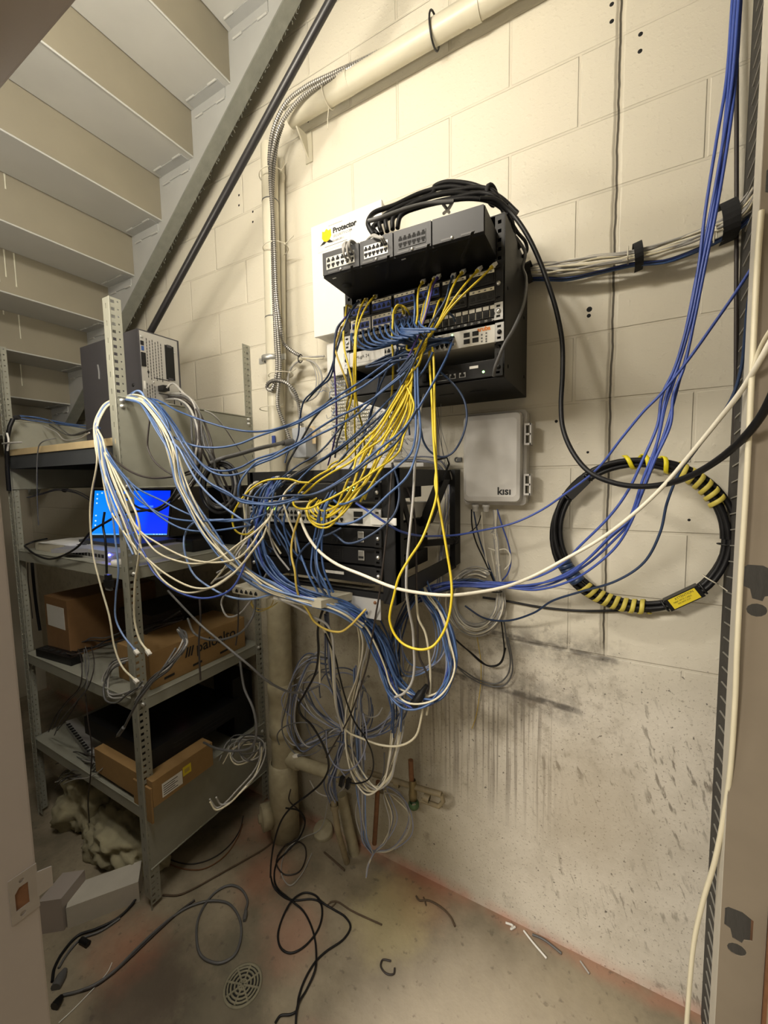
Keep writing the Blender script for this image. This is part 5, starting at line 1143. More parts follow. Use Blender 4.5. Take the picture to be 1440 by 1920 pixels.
for k, pts in enumerate(([(713,700,.38),(708,730,.36),(700,760,.34),(692,790,.34),(682,815,.36),(672,850,.40),(655,880,.46),(635,905,.50),(612,915,.52)],
                         [(745,655,.42),(728,690,.42),(714,720,.40),(706,745,.38),(694,775,.36),(688,800,.36)],
                         [(812,660,.42),(790,700,.42),(745,735,.42),(700,780,.44),(660,820,.46),(620,850,.48),(590,872,.50),(565,895,.52),(545,920,.53)],
                         [(720,775,.40),(690,800,.42),(650,832,.45),(610,860,.48),(575,880,.50),(540,900,.53),(515,920,.54)],
                         [(700,790,.40),(660,824,.43),(630,848,.46),(600,862,.48),(560,884,.52),(530,905,.54)],
                         [(680,760,.36),(640,800,.40),(612,835,.43),(585,858,.47),(560,872,.50),(520,905,.54),(510,925,.54)])):
    cab(('dark blue cable passing behind the four swept ones near the rack foot', 'short dark blue cable hidden among the yellow cords', 'long dark blue cable slanting under the fan of yellow cords', 'dark blue cable crossing the ledge of the white board', 'thin dark blue cable close below the yellow fan', 'dark blue cable that starts among the fine white wires')[k], (BD, BD, B_, BD, 'grey_dark', BD)[k], pts)
cab('royal blue cable rising from the lower rack across the block wall to the stud', 'blue_royal', [(667,943,.57),(694,961,.56),(721,979,.54),(748,995,.50),(784,1004,.42),(820,1005,.32),(857,1003,.26),(906,994,.22),(962,981,.20),(1014,957,.20),(1061,925,.22),(1121,878,.25),(1165,822,.28),(1208,770,.30),(1238,740,.31),(1290,675,.33),(1340,605,.35),(1385,540,.37),(1420,485,.40),(1436,455,.42)], r=.0031)

# bunch of blue loops plugged into the keystone panel
rnd = random.Random(21)
for i in range(13):
    u0 = 658+i*10.5; v0 = 635-i*2.7
    dep = .36+.05*min(1, i/4)
    cab('short blue jumper looping from the keystone jacks along the panel', B_ if i % 3 else BM, [(u0+2, v0-8, .345), (u0+2+rnd.uniform(-1,2), v0+1, dep), (u0+12, v0+14-i*.15, dep+.03), (u0+34, v0+20-i*.4+rnd.uniform(-2,2), dep+.04), (min(u0+58, 752), v0+17-i*.3, dep+.02), (min(u0+82, 770), v0+8+rnd.uniform(-3,3), .37), (min(u0+100, 790), v0+2+rnd.uniform(-3,3), .345)], group='blue jumpers between keystone panel and switch', plugs='s')
for i in range(9):
    u0 = 735+i*7; v0 = 600-i*1.5
    cab('dark blue jumper bunched over the middle of the keystone panel', BD, [(u0, v0, .345), (u0+3, v0+8, .38), (u0-4+rnd.uniform(-4,4), v0+25, .41), (u0+10, v0+44+rnd.uniform(-4,4), .415), (u0+40, v0+48, .40), (u0+60, v0+40+i*.5, .36)], group='dark jumpers at the middle of the keystone panel')
for i in range(9):
    u0 = 846-i*11; v0 = 633+i*2.6+rnd.uniform(-3, 3)
    cab('dark blue lead crowding out of the upper switch jacks', BD, [(u0, v0, .345), (u0-5, v0+4, .38), (u0-22, v0+9, .40), (u0-50, v0+20, .41), (u0-72, v0+32, .42), (770+rnd.uniform(-8,8), 668+rnd.uniform(-5,8), .43), (752+rnd.uniform(-8,6), 700+rnd.uniform(-8,8), .43)], group='dark leads at the upper switch jacks', plugs='s')

# ---- shelf to lower rack: the thick white and blue bundle
TR_ = [(236,744,.58,.5),(252,746,.60,.7),(271,755,.625,.9),(304,797,.645,1.),(320,837,.65,1.),(336,897,.655,1.),(356,941,.66,.8),(387,997,.66,.9),(427,1046,.655,1.),(462,1078,.64,1.),(500,1100,.625,1.),(545,1118,.61,.9),(590,1130,.59,.8),(640,1145,.55,.8),(680,1170,.50,.9)]
def ends(base, extra): return base+extra
LT = [(705,1210,.46),(720,1250,.44,1.2),(735,1290,.43,1.5),(765,1312,.43,1.5),(800,1320,.42,1.6),(832,1298,.40,1.4),(848,1250,.39,1.2),(843,1200,.37),(825,1150,.35),(800,1115,.31),(788,1092,.28)]
bundle({'cream': 'cream cable in the thick bundle drooping from the shelf post to the lower rack', 'blue_light': 'light blue cable in the thick bundle drooping from the shelf post to the lower rack'},
       {'cream': 'cream strands of the thick shelf bundle', 'blue_light': 'light blue strands of the thick shelf bundle'}, ['cream', 'blue_light', 'cream', 'cream', 'blue_light'], TR_, 10, 9., .014, seed=3)
bundle({'blue_mid': 'blue cable running with the thick bundle from shelf to the hanging loops', 'cream': 'cream cable running with the thick bundle down into the hanging loops'},
       {'blue_mid': 'blue cables that run on into the hanging loops', 'cream': 'cream cables that run on into the hanging loops'}, ['blue_mid', 'cream', 'blue_mid'], TR_+LT, 5, 9., .014, seed=8)
cab('light blue cable arched up over the top edge of the side panel', BL_, [(238,751,.575),(246,742,.59),(256,733,.60),(266,736,.61),(278,765,.63),(296,800,.64),(315,822,.65),(335,840,.655),(352,872,.66),(372,905,.66),(400,935,.65),(440,965,.64),(470,985,.62)], r=.0031)
cab('blue cable from the side panel to the low end of the lower rack', BM, [(300,800,.64),(322,828,.65),(344,848,.65),(366,880,.655),(393,905,.655),(430,925,.65),(450,940,.64),(480,945,.63),(520,946,.62),(560,935,.60)], r=.003)

# ---- hanging white and blue bundle on the front post
TOP = [(246,752,.545),(228,752,.57),(212,753,.590),(200,759,.610),(189,774,.640),(180,797,.665)]
def hang(label, m, pts, plugs='', r=.003, j=0): cab(label, m, [(p[0]+j, p[1]+j*.7, p[2]+.002*j) for p in TOP]+pts, r=r, plugs=plugs, name='network_cable')
hang('longest cream cable hanging outside the post, its bare plug over the third shelf', 'cream', [(178,830,.676),(182,863,.68),(171,930,.68),(169,974,.68),(175,1041,.68),(189,1099,.68),(205,1156,.68),(215,1215,.68),(229,1250,.68),(252,1274,.68)], 'e', .0033, -3)
hang('cream cable hanging across the post and ending in a clear plug by the carton', 'cream', [(190,820,.674),(202,850,.676),(226,903,.68),(244,937,.685),(258,970,.69),(263,1000,.69),(260,1045,.69),(253,1097,.69),(253,1167,.69),(262,1200,.69),(275,1219,.69)], 'e', .0035, 2)
hang('blue cable hanging down the front of the post with a white boot and clear plug', BL_, [(187,820,.676),(196,870,.68),(205,930,.685),(212,975,.687),(216,1010,.687),(222,1069,.687),(217,1120,.687),(217,1160,.687),(229,1188,.687),(253,1219,.687)], 'e', .0031, 0)
hang('cream cable sagging in a wide shallow curve from post to the lower rack, uppermost', 'cream', [(188,815,.674),(205,865,.68),(232,930,.69),(246,970,.69),(264,997,.69),(293,1017,.69),(338,1041,.69),(371,1052,.68),(416,1054,.67),(449,1045,.66),(473,1020,.65),(490,992,.63),(506,970,.61),(512,955,.59)], '', .003, 1)
hang('cream cable sagging right under the uppermost one', 'cream', [(184,815,.676),(200,862,.68),(228,935,.69),(250,980,.69),(267,1003,.69),(293,1034,.69),(333,1052,.69),(371,1057,.68),(411,1046,.67),(449,1019,.655),(480,996,.64),(504,972,.61),(510,962,.59)], '', .003, 0)
hang('cream cable sagging in the third curve across the laptop', 'cream', [(181,830,.676),(190,880,.68),(204,948,.685),(227,990,.69),(256,1028,.69),(284,1058,.69),(306,1088,.69),(347,1111,.69),(389,1104,.68),(416,1090,.67),(444,1069,.66),(470,1038,.65),(490,1012,.63),(500,990,.61)], '', .003, -2)
hang('cream cable sagging lowest of the four toward the lower rack', 'cream', [(183,830,.676),(196,890,.68),(214,955,.685),(240,1010,.69),(278,1049,.69),(312,1077,.69),(364,1102,.69),(399,1101,.68),(430,1082,.67),(451,1062,.66),(476,1030,.65),(494,1006,.63)], '', .003, 3)
hang('blue cable sagging deep beneath the cream ones', 'blue_royal', [(188,830,.676),(205,900,.68),(228,960,.685),(252,1010,.69),(271,1038,.69),(285,1069,.69),(319,1101,.69),(364,1120,.69),(399,1120,.68),(434,1104,.67),(455,1069,.66),(462,1040,.65),(468,1010,.64)], '', .003, 1)
hang('blue cable crossing above the laptop screen in a long shallow line', BM, [(188,820,.674),(211,863,.68),(233,892,.68),(260,917,.68),(304,939,.67),(338,957,.66),(371,970,.655),(416,977,.645),(447,976,.64),(475,972,.62),(500,962,.60)], '', .0029, 2)
hang('blue cable slanting over the middle of the laptop screen', BM, [(186,822,.675),(208,866,.68),(233,897,.68),(253,930,.68),(284,954,.675),(316,970,.67),(360,977,.66),(404,976,.65),(440,974,.64),(470,976,.62)], '', .0029, 1)
hang('blue cable slanting over the lower half of the laptop screen', BM, [(188,826,.675),(212,870,.68),(240,900,.68),(266,935,.68),(293,963,.675),(338,990,.67),(371,996,.66),(402,995,.65),(440,990,.64),(468,985,.62)], '', .0029, 3)
for i in range(4):
    hang(('light blue cable in the hank hanging behind the front post', 'cream cable in the hank hanging behind the front post', 'mid blue cable in the hank hanging behind the front post', 'cream cable at the outside of the hank on the front post')[i], ('blue_light', 'cream', 'blue_mid', 'cream')[i], [(184+i*3,825,.678),(190+i*5,880,.682),(206+i*6,930,.687),(222+i*7,970,.69),(236+i*8,1010,.69),(250+i*6,1040,.69)], '', .003, i-1)
cab('light blue cable looping down beside the laptop to the lower rack', BL_, [(420,974,.62),(396,975,.63),(373,976,.64),(356,986,.65),(346,1005,.65),(345,1025,.66),(351,1052,.66),(364,1078,.66),(400,1105,.66),(425,1117,.66),(451,1123,.65),(480,1122,.63),(510,1114,.61),(545,1108,.59)], r=.0031)

# ---- tangle at the near end of the lower rack
rnd = random.Random(33)
for i in range(14):
    u = 470+i*6.5; v = 905+rnd.uniform(-12, 12)+ (i%3)*14
    m = ['cream', 'grey', 'blue', 'blue_mid', 'blue_dark', 'cream', 'blue'][i % 7]
    cab({'cream': 'cream lead crowded at the near end of the lower rack', 'grey': 'grey lead crowded at the near end of the lower rack'}.get(m, 'blue lead crowded at the near end of the lower rack'), m,
        [(u+8, v, .525), (u-2, v+6, .56), (u-14+rnd.uniform(-6,6), v+26, .58), (u-16+rnd.uniform(-8,8), v+60, .585), (u-4+rnd.uniform(-8,8), v+95+rnd.uniform(-10,10), .58), (u+16+rnd.uniform(-8,8), v+140+rnd.uniform(-20,20), .57)], group={'cream': 'cream leads at the near rack end', 'grey': 'grey leads at the near rack end'}.get(m, 'blue leads at the near rack end'), plugs='s')
bundle('blue cable in the fat bundle curving down the near end of the lower rack', 'fat blue bundle at the near end of the lower rack', ['blue', 'blue_mid', 'blue', 'blue_royal'],
       [(512,905,.55,1.6),(498,935,.575,1.2),(490,960,.585),(485,990,.59),(487,1025,.595),(500,1058,.60),(525,1085,.60),(560,1108,.59),(600,1122,.57),(640,1135,.54),(672,1152,.51),(700,1185,.46),(716,1230,.42,1.3),(735,1275,.40,1.6)], 12, 8., .014, .0031, seed=12)
bundle('blue cable coming off the front of the lower rack down to the beige tray', 'blue drops in front of the lower rack', ['blue', 'blue_mid', 'blue_dark'],
       [(622,925,.54),(606,955,.57),(602,990,.575),(594,1030,.58),(596,1070,.59),(606,1095,.59),(618,1115,.58)], 5, 9., .01, .0031, seed=14)
cab('blue cable slanting forward under the yellow drop', BM, [(552,990,.56),(556,1010,.575),(564,1040,.58),(572,1062,.585),(582,1085,.59),(596,1110,.58)], r=.0031)
cab('dark blue cable bending from the lower switch round to the beige tray', BD, [(640,990,.56),(616,1002,.57),(590,1012,.575),(570,1028,.58),(558,1048,.585),(556,1075,.585),(562,1100,.58)], r=.0031)
bundle('pale lead with bare plugs drooping off the near end of the lower rack', 'pale drooping leads at the near rack end', ['cream', 'grey'], [(500,955,.55),(480,985,.58),(460,1010,.60),(445,1040,.62),(430,1062,.63),(405,1085,.63)], 4, 12., .015, .003, seed=16)

# ---- large white cable across the picture and black ones
cab('thick cream cable sweeping from the lower switch right across to the stud', 'white', [(560,960,.56),(568,985,.575),(580,1010,.58),(600,1035,.585),(632,1058,.59),(680,1078,.59),(740,1102,.58),(790,1112,.56),(840,1116,.54),(892,1111,.50),(948,1100,.46),(1000,1080,.42),(1060,1048,.40),(1120,1014,.40),(1180,970,.42),(1240,915,.44),(1300,845,.48),(1345,790,.52),(1390,732,.57),(1425,675,.61),(1450,630,.63)], r=.0042)
cab('second pale cable slipping behind the stud beside the thick cream one', 'cream', [(1398,722,.57),(1410,695,.59),(1422,660,.60),(1434,635,.615),(1450,610,.63)], r=.003)
cab('heavy black cable looping from the cabinet top past the striped ring to the stud', 'black', [(900,372,.26),(930,375,.24),(955,395,.22),(985,435,.22),(1010,485,.22),(1032,545,.22),(1045,590,.22),(1054,640,.22),(1055,700,.23),(1052,760,.24),(1056,805,.26),(1075,850,.29),(1105,885,.32),(1150,905,.36),(1200,912,.40),(1250,907,.44),(1300,890,.49),(1350,860,.54),(1400,815,.60),(1430,775,.63),(1455,725,.66)], r=.0062, name='power_cable')
rb = [[(700,440,.40),(690,420,.39),(700,400,.36),(740,385,.32),(790,362,.27),(845,350,.24),(890,358,.22),(925,365,.21),(950,385,.20)],
      [(708,440,.38),(700,425,.37),(735,405,.34),(790,375,.29),(845,362,.26),(895,366,.23),(935,380,.2),(958,410,.19),(965,450,.17)],
      [(716,438,.37),(712,415,.36),(745,390,.32),(800,370,.27),(850,358,.25),(900,352,.23),(928,362,.22),(945,400,.2)],
      [(726,434,.36),(724,410,.35),(760,385,.3),(812,362,.26),(815,350,.25),(835,342,.24),(880,345,.22),(915,358,.21),(940,372,.2),(970,400,.19)],
      [(736,430,.35),(738,408,.34),(775,392,.30),(830,378,.27),(880,372,.25),(920,378,.23),(945,395,.21),(955,430,.2)],
      [(745,428,.34),(752,404,.33),(800,384,.29),(850,372,.26),(900,362,.24),(930,370,.23),(950,400,.2),(960,440,.18),(975,465,.15)]]
lb = ['outermost thick black cable of the hank on top of the upper rack', 'thick black cable of the hank that dives behind the rack side', 'thick black cable of the hank in the second arch', 'thick black cable of the hank with a small loop on top', 'thick black cable lying lowest on the rack top', 'thick black cable of the hank reaching furthest behind the rack']
for p, l in zip(rb, lb): cab(l, 'black', p, r=.0068, name='power_cable')
cab('grey-black cable lying across the hank on the rack top', 'grey_dark', [(690,415,.40),(715,408,.39),(760,392,.34),(800,382,.30),(850,378,.27)], r=.006, name='power_cable')
for i, p in enumerate(([(828,378,.25),(835,388,.2),(842,398,.12)], [(850,376,.25),(842,390,.2),(832,400,.12)])): cab(('short black brace cable dipping behind the rack top', 'second short black cable crossing it behind the rack top')[i], 'black', p, r=.005, name='power_cable')
p = at(922, 366, .215); b = MB(); b.tube([p+Vector((.022*math.cos(a)*.4, .022*math.cos(a), .026*math.sin(a))) for a in [2*math.pi*k/16 for k in range(17)]], .006, 'velcro', 6, False); tag(recenter(b.build('cable_strap')), 'black strap gripping the hank of cables on the rack top', 'strap')
cab('black cable bending down the side of the upper rack to the lime-lit gateway', 'grey_dark', [(958,435,.20),(975,455,.15),(985,475,.13),(980,500,.14),(986,520,.18),(984,560,.26),(975,590,.31),(960,622,.34),(946,645,.36),(936,668,.365),(928,690,.36),(926,705,.345)], r=.0045, name='power_cable')
cab('black cable hooked at the back corner of the upper rack', 'black', [(950,400,.22),(970,435,.16),(986,455,.11),(988,470,.10),(978,482,.09),(965,480,.08)], r=.005, name='power_cable')
cab('thin dark cable dangling plumb in front of the lower rack', 'black_brown', [(736,868,.50),(733,905,.53),(730,950,.54),(725,1000,.54),(718,1060,.54),(712,1110,.53),(705,1150,.51),(697,1200,.48),(690,1240,.46),(682,1270,.44),(672,1300,.42),(655,1345,.40),(630,1390,.38),(612,1420,.37)], r=.0026, name='power_cable')
cab('thin black cable slanting behind the thick cream one at the rack side', 'black_brown', [(742,880,.42),(760,910,.40),(772,940,.40),(778,975,.40),(780,1020,.40),(781,1080,.40),(782,1130,.39),(783,1180,.38),(786,1230,.37),(800,1262,.37),(804,1280,.37),(800,1300,.37)], r=.0032, name='power_cable')
cab('grey cable dangling straight beside the yellow teardrop', 'grey', [(795,740,.38),(788,770,.42),(781,830,.46),(778,870,.48),(774,940,.51),(768,1000,.53),(763,1060,.54),(762,1105,.54),(766,1140,.53),(774,1180,.51),(776,1215,.50),(777,1250,.49),(772,1280,.48),(757,1300,.47),(741,1307,.46)], r=.0036)
t = thing('power_brick', 'long black power adapter hanging beside the lower rack', 'adapter', at(822, 960, .18))
b = MB(); c = at(812, 945, .18); ax = (at(828, 905, .16)-at(796, 985, .20)); b.obox(c, ax*.5, Vector((.022,-.008,.010)), Vector((.004,.018,0)), 'black_plastic'); b.build('body', t)
b = MB(); b.tube([at(828,905,.16), at(836,885,.14), at(842,870,.12), at(838,858,.10), at(820,862,.12)], .0035, 'black', 6); b.build('lead', t)
t = thing('power_brick', 'black adapter with a knotted lead below the blue line at the control box', 'adapter', at(830, 1015, .12))
b = MB(); c0, c1 = at(800,1018,.14), at(850,1014,.10); b.obox((c0+c1)/2, (c1-c0)*.5, Vector((0,.012,0)), Vector((0,0,.011)), 'black_plastic'); b.build('body', t)
b = MB(); b.tube(spline([c1, at(856,1008,.09), at(860,1016,.09), at(853,1020,.09), at(862,1004,.08), at(880,998,.06), at(895,985,.05), at(902,965,.05)], 6), .002, 'black', 6); b.build('lead', t)
b = MB(); b.tube([at(1381,-20,.03), at(1381,150,.03), at(1381,400,.03), at(1380,700,.03), at(1376,900,.03), at(1371,960,.035)], .0048, 'black_brown', 8); tag(recenter(b.build('coaxial_cable')), 'black-brown cable fixed straight down the corner of the block wall', 'cable')
cab('blue-grey cable bowing from behind the stud toward the blue bundle', 'blue_dark', [(1422,500,.45),(1412,530,.44),(1403,570,.42),(1398,620,.40),(1390,690,.37),(1371,749,.35),(1337,800,.33),(1300,850,.31),(1276,882,.29),(1251,942,.27),(1238,998,.26),(1208,1054,.25),(1156,1089,.23),(1087,1110,.20),(1035,1127,.17),(1001,1149,.13),(949,1164,.09),(906,1158,.07),(872,1136,.06)], r=.0032)
cab('thick grey hose dropping behind the stud at the corner', 'grey_dark', [(1424,500,.30),(1412,540,.28),(1407,600,.26),(1400,660,.24),(1398,720,.22),(1393,790,.2)], r=.006, name='grey_hose')
cab('cream cable running down the edge of the stud to the floor', 'cream', [(1428,395,.585),(1420,500,.587),(1409,720,.59),(1400,900,.59),(1389,1080,.59),(1382,1220,.59),(1379,1303,.588),(1369,1449,.58),(1357,1532,.57),(1340,1616,.56),(1319,1687,.55),(1302,1762,.545),(1294,1837,.545),(1287,1930,.545)], r=.0042)

# ---- blue hank from above right
S = {'blue_royal': 'royal blue cable in the hank falling from above beside the corner'}
SG = 'blue hank falling from above and sweeping to the tangle'
strands = [
 [(1374,-10,.20),(1362,150,.22),(1344,260,.24),(1322,400,.26),(1310,500,.27),(1291,600,.28),(1265,690,.29),(1242,740,.29),(1233,796,.29),(1208,856,.29),(1177,921,.28),(1143,968,.27),(1087,1024,.25),(1053,1058,.23),(1001,1084,.21),(945,1093,.18),(900,1093,.17),(860,1092,.18),(820,1098,.20),(780,1118,.24)],
 [(1380,-10,.21),(1368,140,.22),(1356,260,.24),(1336,400,.26),(1316,500,.27),(1296,600,.28),(1270,690,.29),(1250,740,.30),(1233,826,.30),(1208,912,.29),(1182,972,.28),(1147,1003,.27),(1100,1050,.25),(1061,1080,.23),(992,1097,.20),(945,1098,.18),(890,1097,.17),(850,1098,.18),(815,1108,.20),(790,1125,.24)],
 [(1390,-10,.21),(1380,140,.22),(1370,230,.24),(1346,380,.26),(1322,500,.27),(1302,600,.28),(1282,690,.29),(1263,740,.30),(1257,796,.30),(1229,860,.30),(1203,925,.29),(1185,975,.28),(1156,1024,.26),(1113,1063,.25),(1070,1089,.23),(1005,1106,.20),(945,1101,.18),(895,1100,.17),(855,1100,.18),(810,1112,.20),(775,1130,.24)],
 [(1386,-10,.22),(1372,160,.23),(1350,300,.25),(1330,410,.26),(1306,520,.27),(1288,610,.28),(1268,700,.29),(1248,760,.30),(1232,830,.30),(1205,900,.29),(1178,975,.27),(1140,1012,.25),(1090,1058,.23),(1040,1085,.21),(985,1100,.19),(940,1096,.18),(880,1094,.17),(840,1100,.18),(800,1114,.22)],
 [(1383,-10,.21),(1374,150,.22),(1362,270,.24),(1336,420,.26),(1312,530,.27),(1294,640,.28),(1272,720,.29),(1250,800,.30),(1225,870,.29),(1200,935,.28),(1180,980,.27),(1148,1016,.25),(1098,1060,.23),(1030,1096,.2),(980,1103,.19),(935,1100,.17),(870,1098,.17),(830,1102,.18),(795,1120,.22)]]
for s_ in strands: cab(S['blue_royal'], 'blue_royal', s_, group=SG, r=.0033)
bundle('royal blue cable in the thick knot level with the pale coil', 'royal blue knot beside the pale coil', ['blue_royal', 'blue_dark', 'blue_royal'], [(948,1096,.15,.4),(915,1094,.15,.8),(880,1092,.15,1.),(845,1096,.17,1.),(815,1106,.19,1.),(790,1124,.22,1.)], 11, 12., .015, .003, seed=41)

# ---- grey trunk on the wall at the right
GT = [(975,512,.02,.5),(1010,505,.04,.9),(1060,500,.05,1.3),(1120,490,.055,1.2),(1190,478,.055,.9),(1250,462,.055,1.),(1310,440,.055,1.),(1365,415,.055,.9),(1400,385,.07,1.2),(1430,345,.10,1.6),(1450,310,.13,1.8)]
bundle('pale grey cable in the strapped trunk running along the wall to the stud', 'pale strands of the strapped wall trunk', ['grey', 'cream', 'grey', 'white'], GT, 20, 15., .024, .0030, seed=51, wander=.22)
bundle('blue cable along the underside of the strapped wall trunk', 'blue strands of the strapped wall trunk', ['blue_royal', 'blue_dark', 'blue'], [(p[0], p[1]+p[3]*13+(6 if k < 5 else 14), max(.02, p[2]-.01), .5) for k, p in enumerate(GT)], 8, 12., .014, .003, seed=52, wander=.2)
for i, (u, v, h, wd) in enumerate(((1196,478,.030,.010), (1365,412,.042,.017), (992,508,.022,.008))):
    c = at(u, v, .055); b = MB(); tilt = (.30, .35, .2)[i]; up = Vector((-math.sin(tilt)*.4, 0, 1)).normalized(); sd = Vector((1, 0, .25)).normalized()
    poly = [c+up*(h*math.cos(q))+Vector((0, -.034*math.sin(q), 0)) for q in [math.pi*k/10-.0 for k in range(11)]]
    poly = [c+up*h+Vector((0,.03,0))]+poly+[c-up*h+Vector((0,.03,0))]
    for a, e in zip(poly, poly[1:]): b.hexa([a-sd*wd, a+sd*wd, e+sd*wd, e-sd*wd]+[q+(q-c).normalized()*.002 for q in (a-sd*wd, a+sd*wd, e+sd*wd, e-sd*wd)], 'velcro')
    tag(recenter(b.build('cable_strap')), ('narrow black strap round the middle of the wall trunk', 'broad black strap round the wall trunk beside the corner', 'black strap where the wall trunk leaves the upper rack')[i], 'strap')
for i, pts in enumerate(([(1178,500,.03),(1177,480,.09),(1178,462,.05)], [(1338,455,.07),(1342,425,.095),(1344,445,.09)], [(1330,430,.09),(1345,432,.10),(1356,431,.095)])):
    b = MB(); b.tube(spline(world(pts), 5), .0018, 'tie_white', 6); tag(recenter(b.build('cable_tie')), ('white tie beside the narrow strap on the wall trunk', 'upright white tie tail below the broad strap', 'white tie lying level below the broad strap')[i], 'cable tie')

# ---- pale coil and leads under the control box
rnd = random.Random(61)
for i in range(13):
    cx, cy, rx, ry = 893+rnd.uniform(-4,4), 1126+rnd.uniform(-4,4), 37+i*1.3+rnd.uniform(-3,3), 48+i*1.2+rnd.uniform(-4,4)
    pts = [(926+i*1.0+rnd.uniform(-2,2), 956, .055)] if i < 7 else [(932-i, 1000, .05)]
    pts += [(928+rnd.uniform(-3,3), 1000+rnd.uniform(-5,5), .05), (934+rnd.uniform(-3,3), 1060, .05)]
    for a in range(0, 330, 30): pts.append((cx+rx*math.cos(R(a)), cy+ry*math.sin(R(a)), .04+rnd.uniform(0,.03)))
    cab('pale thin cable wound into the coil that hangs below the control box', 'white' if i % 2 else 'grey', pts, r=.0027, group='strands of the pale coil under the control box', seg=6)
p = at(932, 1108, .05); b = MB(); b.tube([p+Vector((.020*math.cos(a), -.018*math.sin(a), .002*math.cos(a))) for a in [2*math.pi*k/16 for k in range(17)]], .0024, 'tie_black', 6); tag(recenter(b.build('cable_tie')), 'black tie gathering the pale coil', 'cable tie')
for i, (m, pts, l) in enumerate((('black', [(884,955,.055),(885,985,.05),(892,1015,.045),(908,1050,.045),(926,1090,.04)], 'black lead leaving the first gland of the control box'),
    (BD, [(888,958,.055),(895,995,.05),(905,1030,.045),(922,1075,.04),(930,1095,.04)], 'dark blue lead beside the black one under the control box'),
    ('white', [(903,960,.055),(905,1000,.05),(910,1040,.045),(918,1075,.04)], 'single pale lead from the second gland'),
    ('white', [(920,1030,.045),(924,1050,.045),(929,1080,.04)], 'short pale lead between the second gland and the coil'),
    ('blue_royal', [(932,955,.055),(943,990,.05),(953,1020,.045),(958,1050,.045),(952,1075,.045),(940,1090,.04)], 'royal blue lead bowing out under the control box'),
    ('white', [(915,1028,.05),(930,1032,.05),(948,1030,.05),(957,1042,.05),(955,1058,.05),(946,1068,.05)], 'thin pale lead curled round the royal blue one'),
    ('black', [(843,1183,.12),(860,1205,.09),(885,1225,.06),(900,1238,.05),(915,1248,.04),(935,1245,.04),(945,1225,.04),(943,1190,.04),(940,1165,.04)], 'black lead drooping below the pale coil'),
    ('black', [(850,1195,.12),(880,1222,.07),(905,1244,.05),(925,1250,.04),(940,1242,.04),(948,1215,.04)], 'second black lead drooping along the first'),
    ('grey_dark', [(845,1240,.12),(870,1258,.08),(900,1276,.04),(930,1282,.03),(950,1268,.03),(957,1240,.03),(950,1200,.03),(945,1165,.04)], 'grey lead drooping lowest below the pale coil'),
    ('grey_dark', [(850,1244,.12),(880,1270,.07),(915,1286,.035),(945,1285,.03),(960,1262,.03),(960,1235,.03),(952,1195,.03)], 'second grey lead drooping lowest below the pale coil'),
    ('black', [(905,1120,.03),(950,1127,.02),(1010,1138,.015),(1080,1145,.015),(1150,1145,.015),(1220,1140,.015),(1262,1124,.03)], 'black cable along the wall from the coil to the striped ring'))):
    cab(l, m, pts, r=.0026 if i != 10 else .0042)
# pale trunk from the backboard down behind the adapter
bundle('pale cable in the trunk dropping along the wall behind the black adapter', 'pale trunk behind the black adapter', ['grey', 'white', 'grey_lav'], [(740,862,.10,.6),(790,862,.09),(822,868,.08),(838,895,.06),(838,940,.05),(832,1000,.05),(826,1050,.06),(822,1100,.08),(815,1150,.12)], 9, 8., .012, .0026, seed=71)
bundle('fine dark wire drooping across the lit wall below the upper rack', 'fine wires below the upper rack', ['grey', 'grey_dark'], [(815,760,.06),(822,810,.04),(832,850,.03),(838,880,.04)], 4, 10., .01, .001, seed=72, name='thin_wire')

# ---- grey coil on the wall beside the conduit
for i in range(5):
    cx, cy, rx, ry = 567+i*1.2, 713, 27+i*1.2, 42-i*.8; pts = []
    if i == 0: pts = [(608,668,.05),(585,669,.06),(566,670,.07)]
    if i == 1: pts = [(606,672,.05),(590,673,.06),(567,671,.07)]
    pts += [(cx+rx*math.sin(R(a)), cy-ry*math.cos(R(a)), .05+.004*i) for a in range(0 if i % 2 else 6, 361, 24)]
    cab('grey cable wound in the oval coil tied beside the vertical pipe', 'cream' if i % 2 else 'grey', pts, r=.0040, group='turns of the oval grey coil')
p = at(562, 672, .07); b = MB(); b.tube([p+Vector((.004*math.cos(a), -.014*math.sin(a)+.004, .016*math.cos(a))) for a in [2*math.pi*k/14 for k in range(15)]], .0022, 'tie_black', 6); tag(recenter(b.build('cable_tie')), 'black tie holding the oval grey coil', 'cable tie')

# ---- power leads around the tower and the coiled black cable
q0 = Vector((-1.597, -.405, 2.040)); t = thing('mains_lead', 'pale grey power cord plugged into the tower computer', 'cord', q0)
b = MB(); b.obox(q0+Vector((.018,0,0)), (.018,0,0), (0,.013,0), (0,0,.010), 'black_plastic'); b.build('connector', t)
b = MB(); b.tube(spline([q0+Vector((.034,0,0)), at(322,719,.38), at(345,738,.42), at(362,752,.44), at(374,775,.47), at(377,800,.50), at(383,830,.52), at(392,850,.53), at(400,880,.50)], 8), .0045, 'grey', 8); b.build('lead', t)
bundle('grey-black lead spilling from behind the tower over the side panel', 'leads spilling over the side panel', ['grey_dark', 'black_brown', 'grey', 'grey_dark'], [(310,745,.36,.6),(345,748,.44,.8),(366,775,.52),(372,815,.56),(374,850,.57),(370,880,.57),(360,905,.56),(340,930,.54)], 7, 10., .02, .0038, seed=81, name='power_cable')
bundle('black lead dropping from the side panel into the coiled black cable', 'leads dropping into the black coil', ['black_brown', 'grey_dark'], [(368,770,.48,.7),(378,800,.53),(388,835,.55),(398,860,.55),(410,890,.54),(425,925,.52),(438,960,.50)], 4, 8., .015, .004, seed=82, name='power_cable')
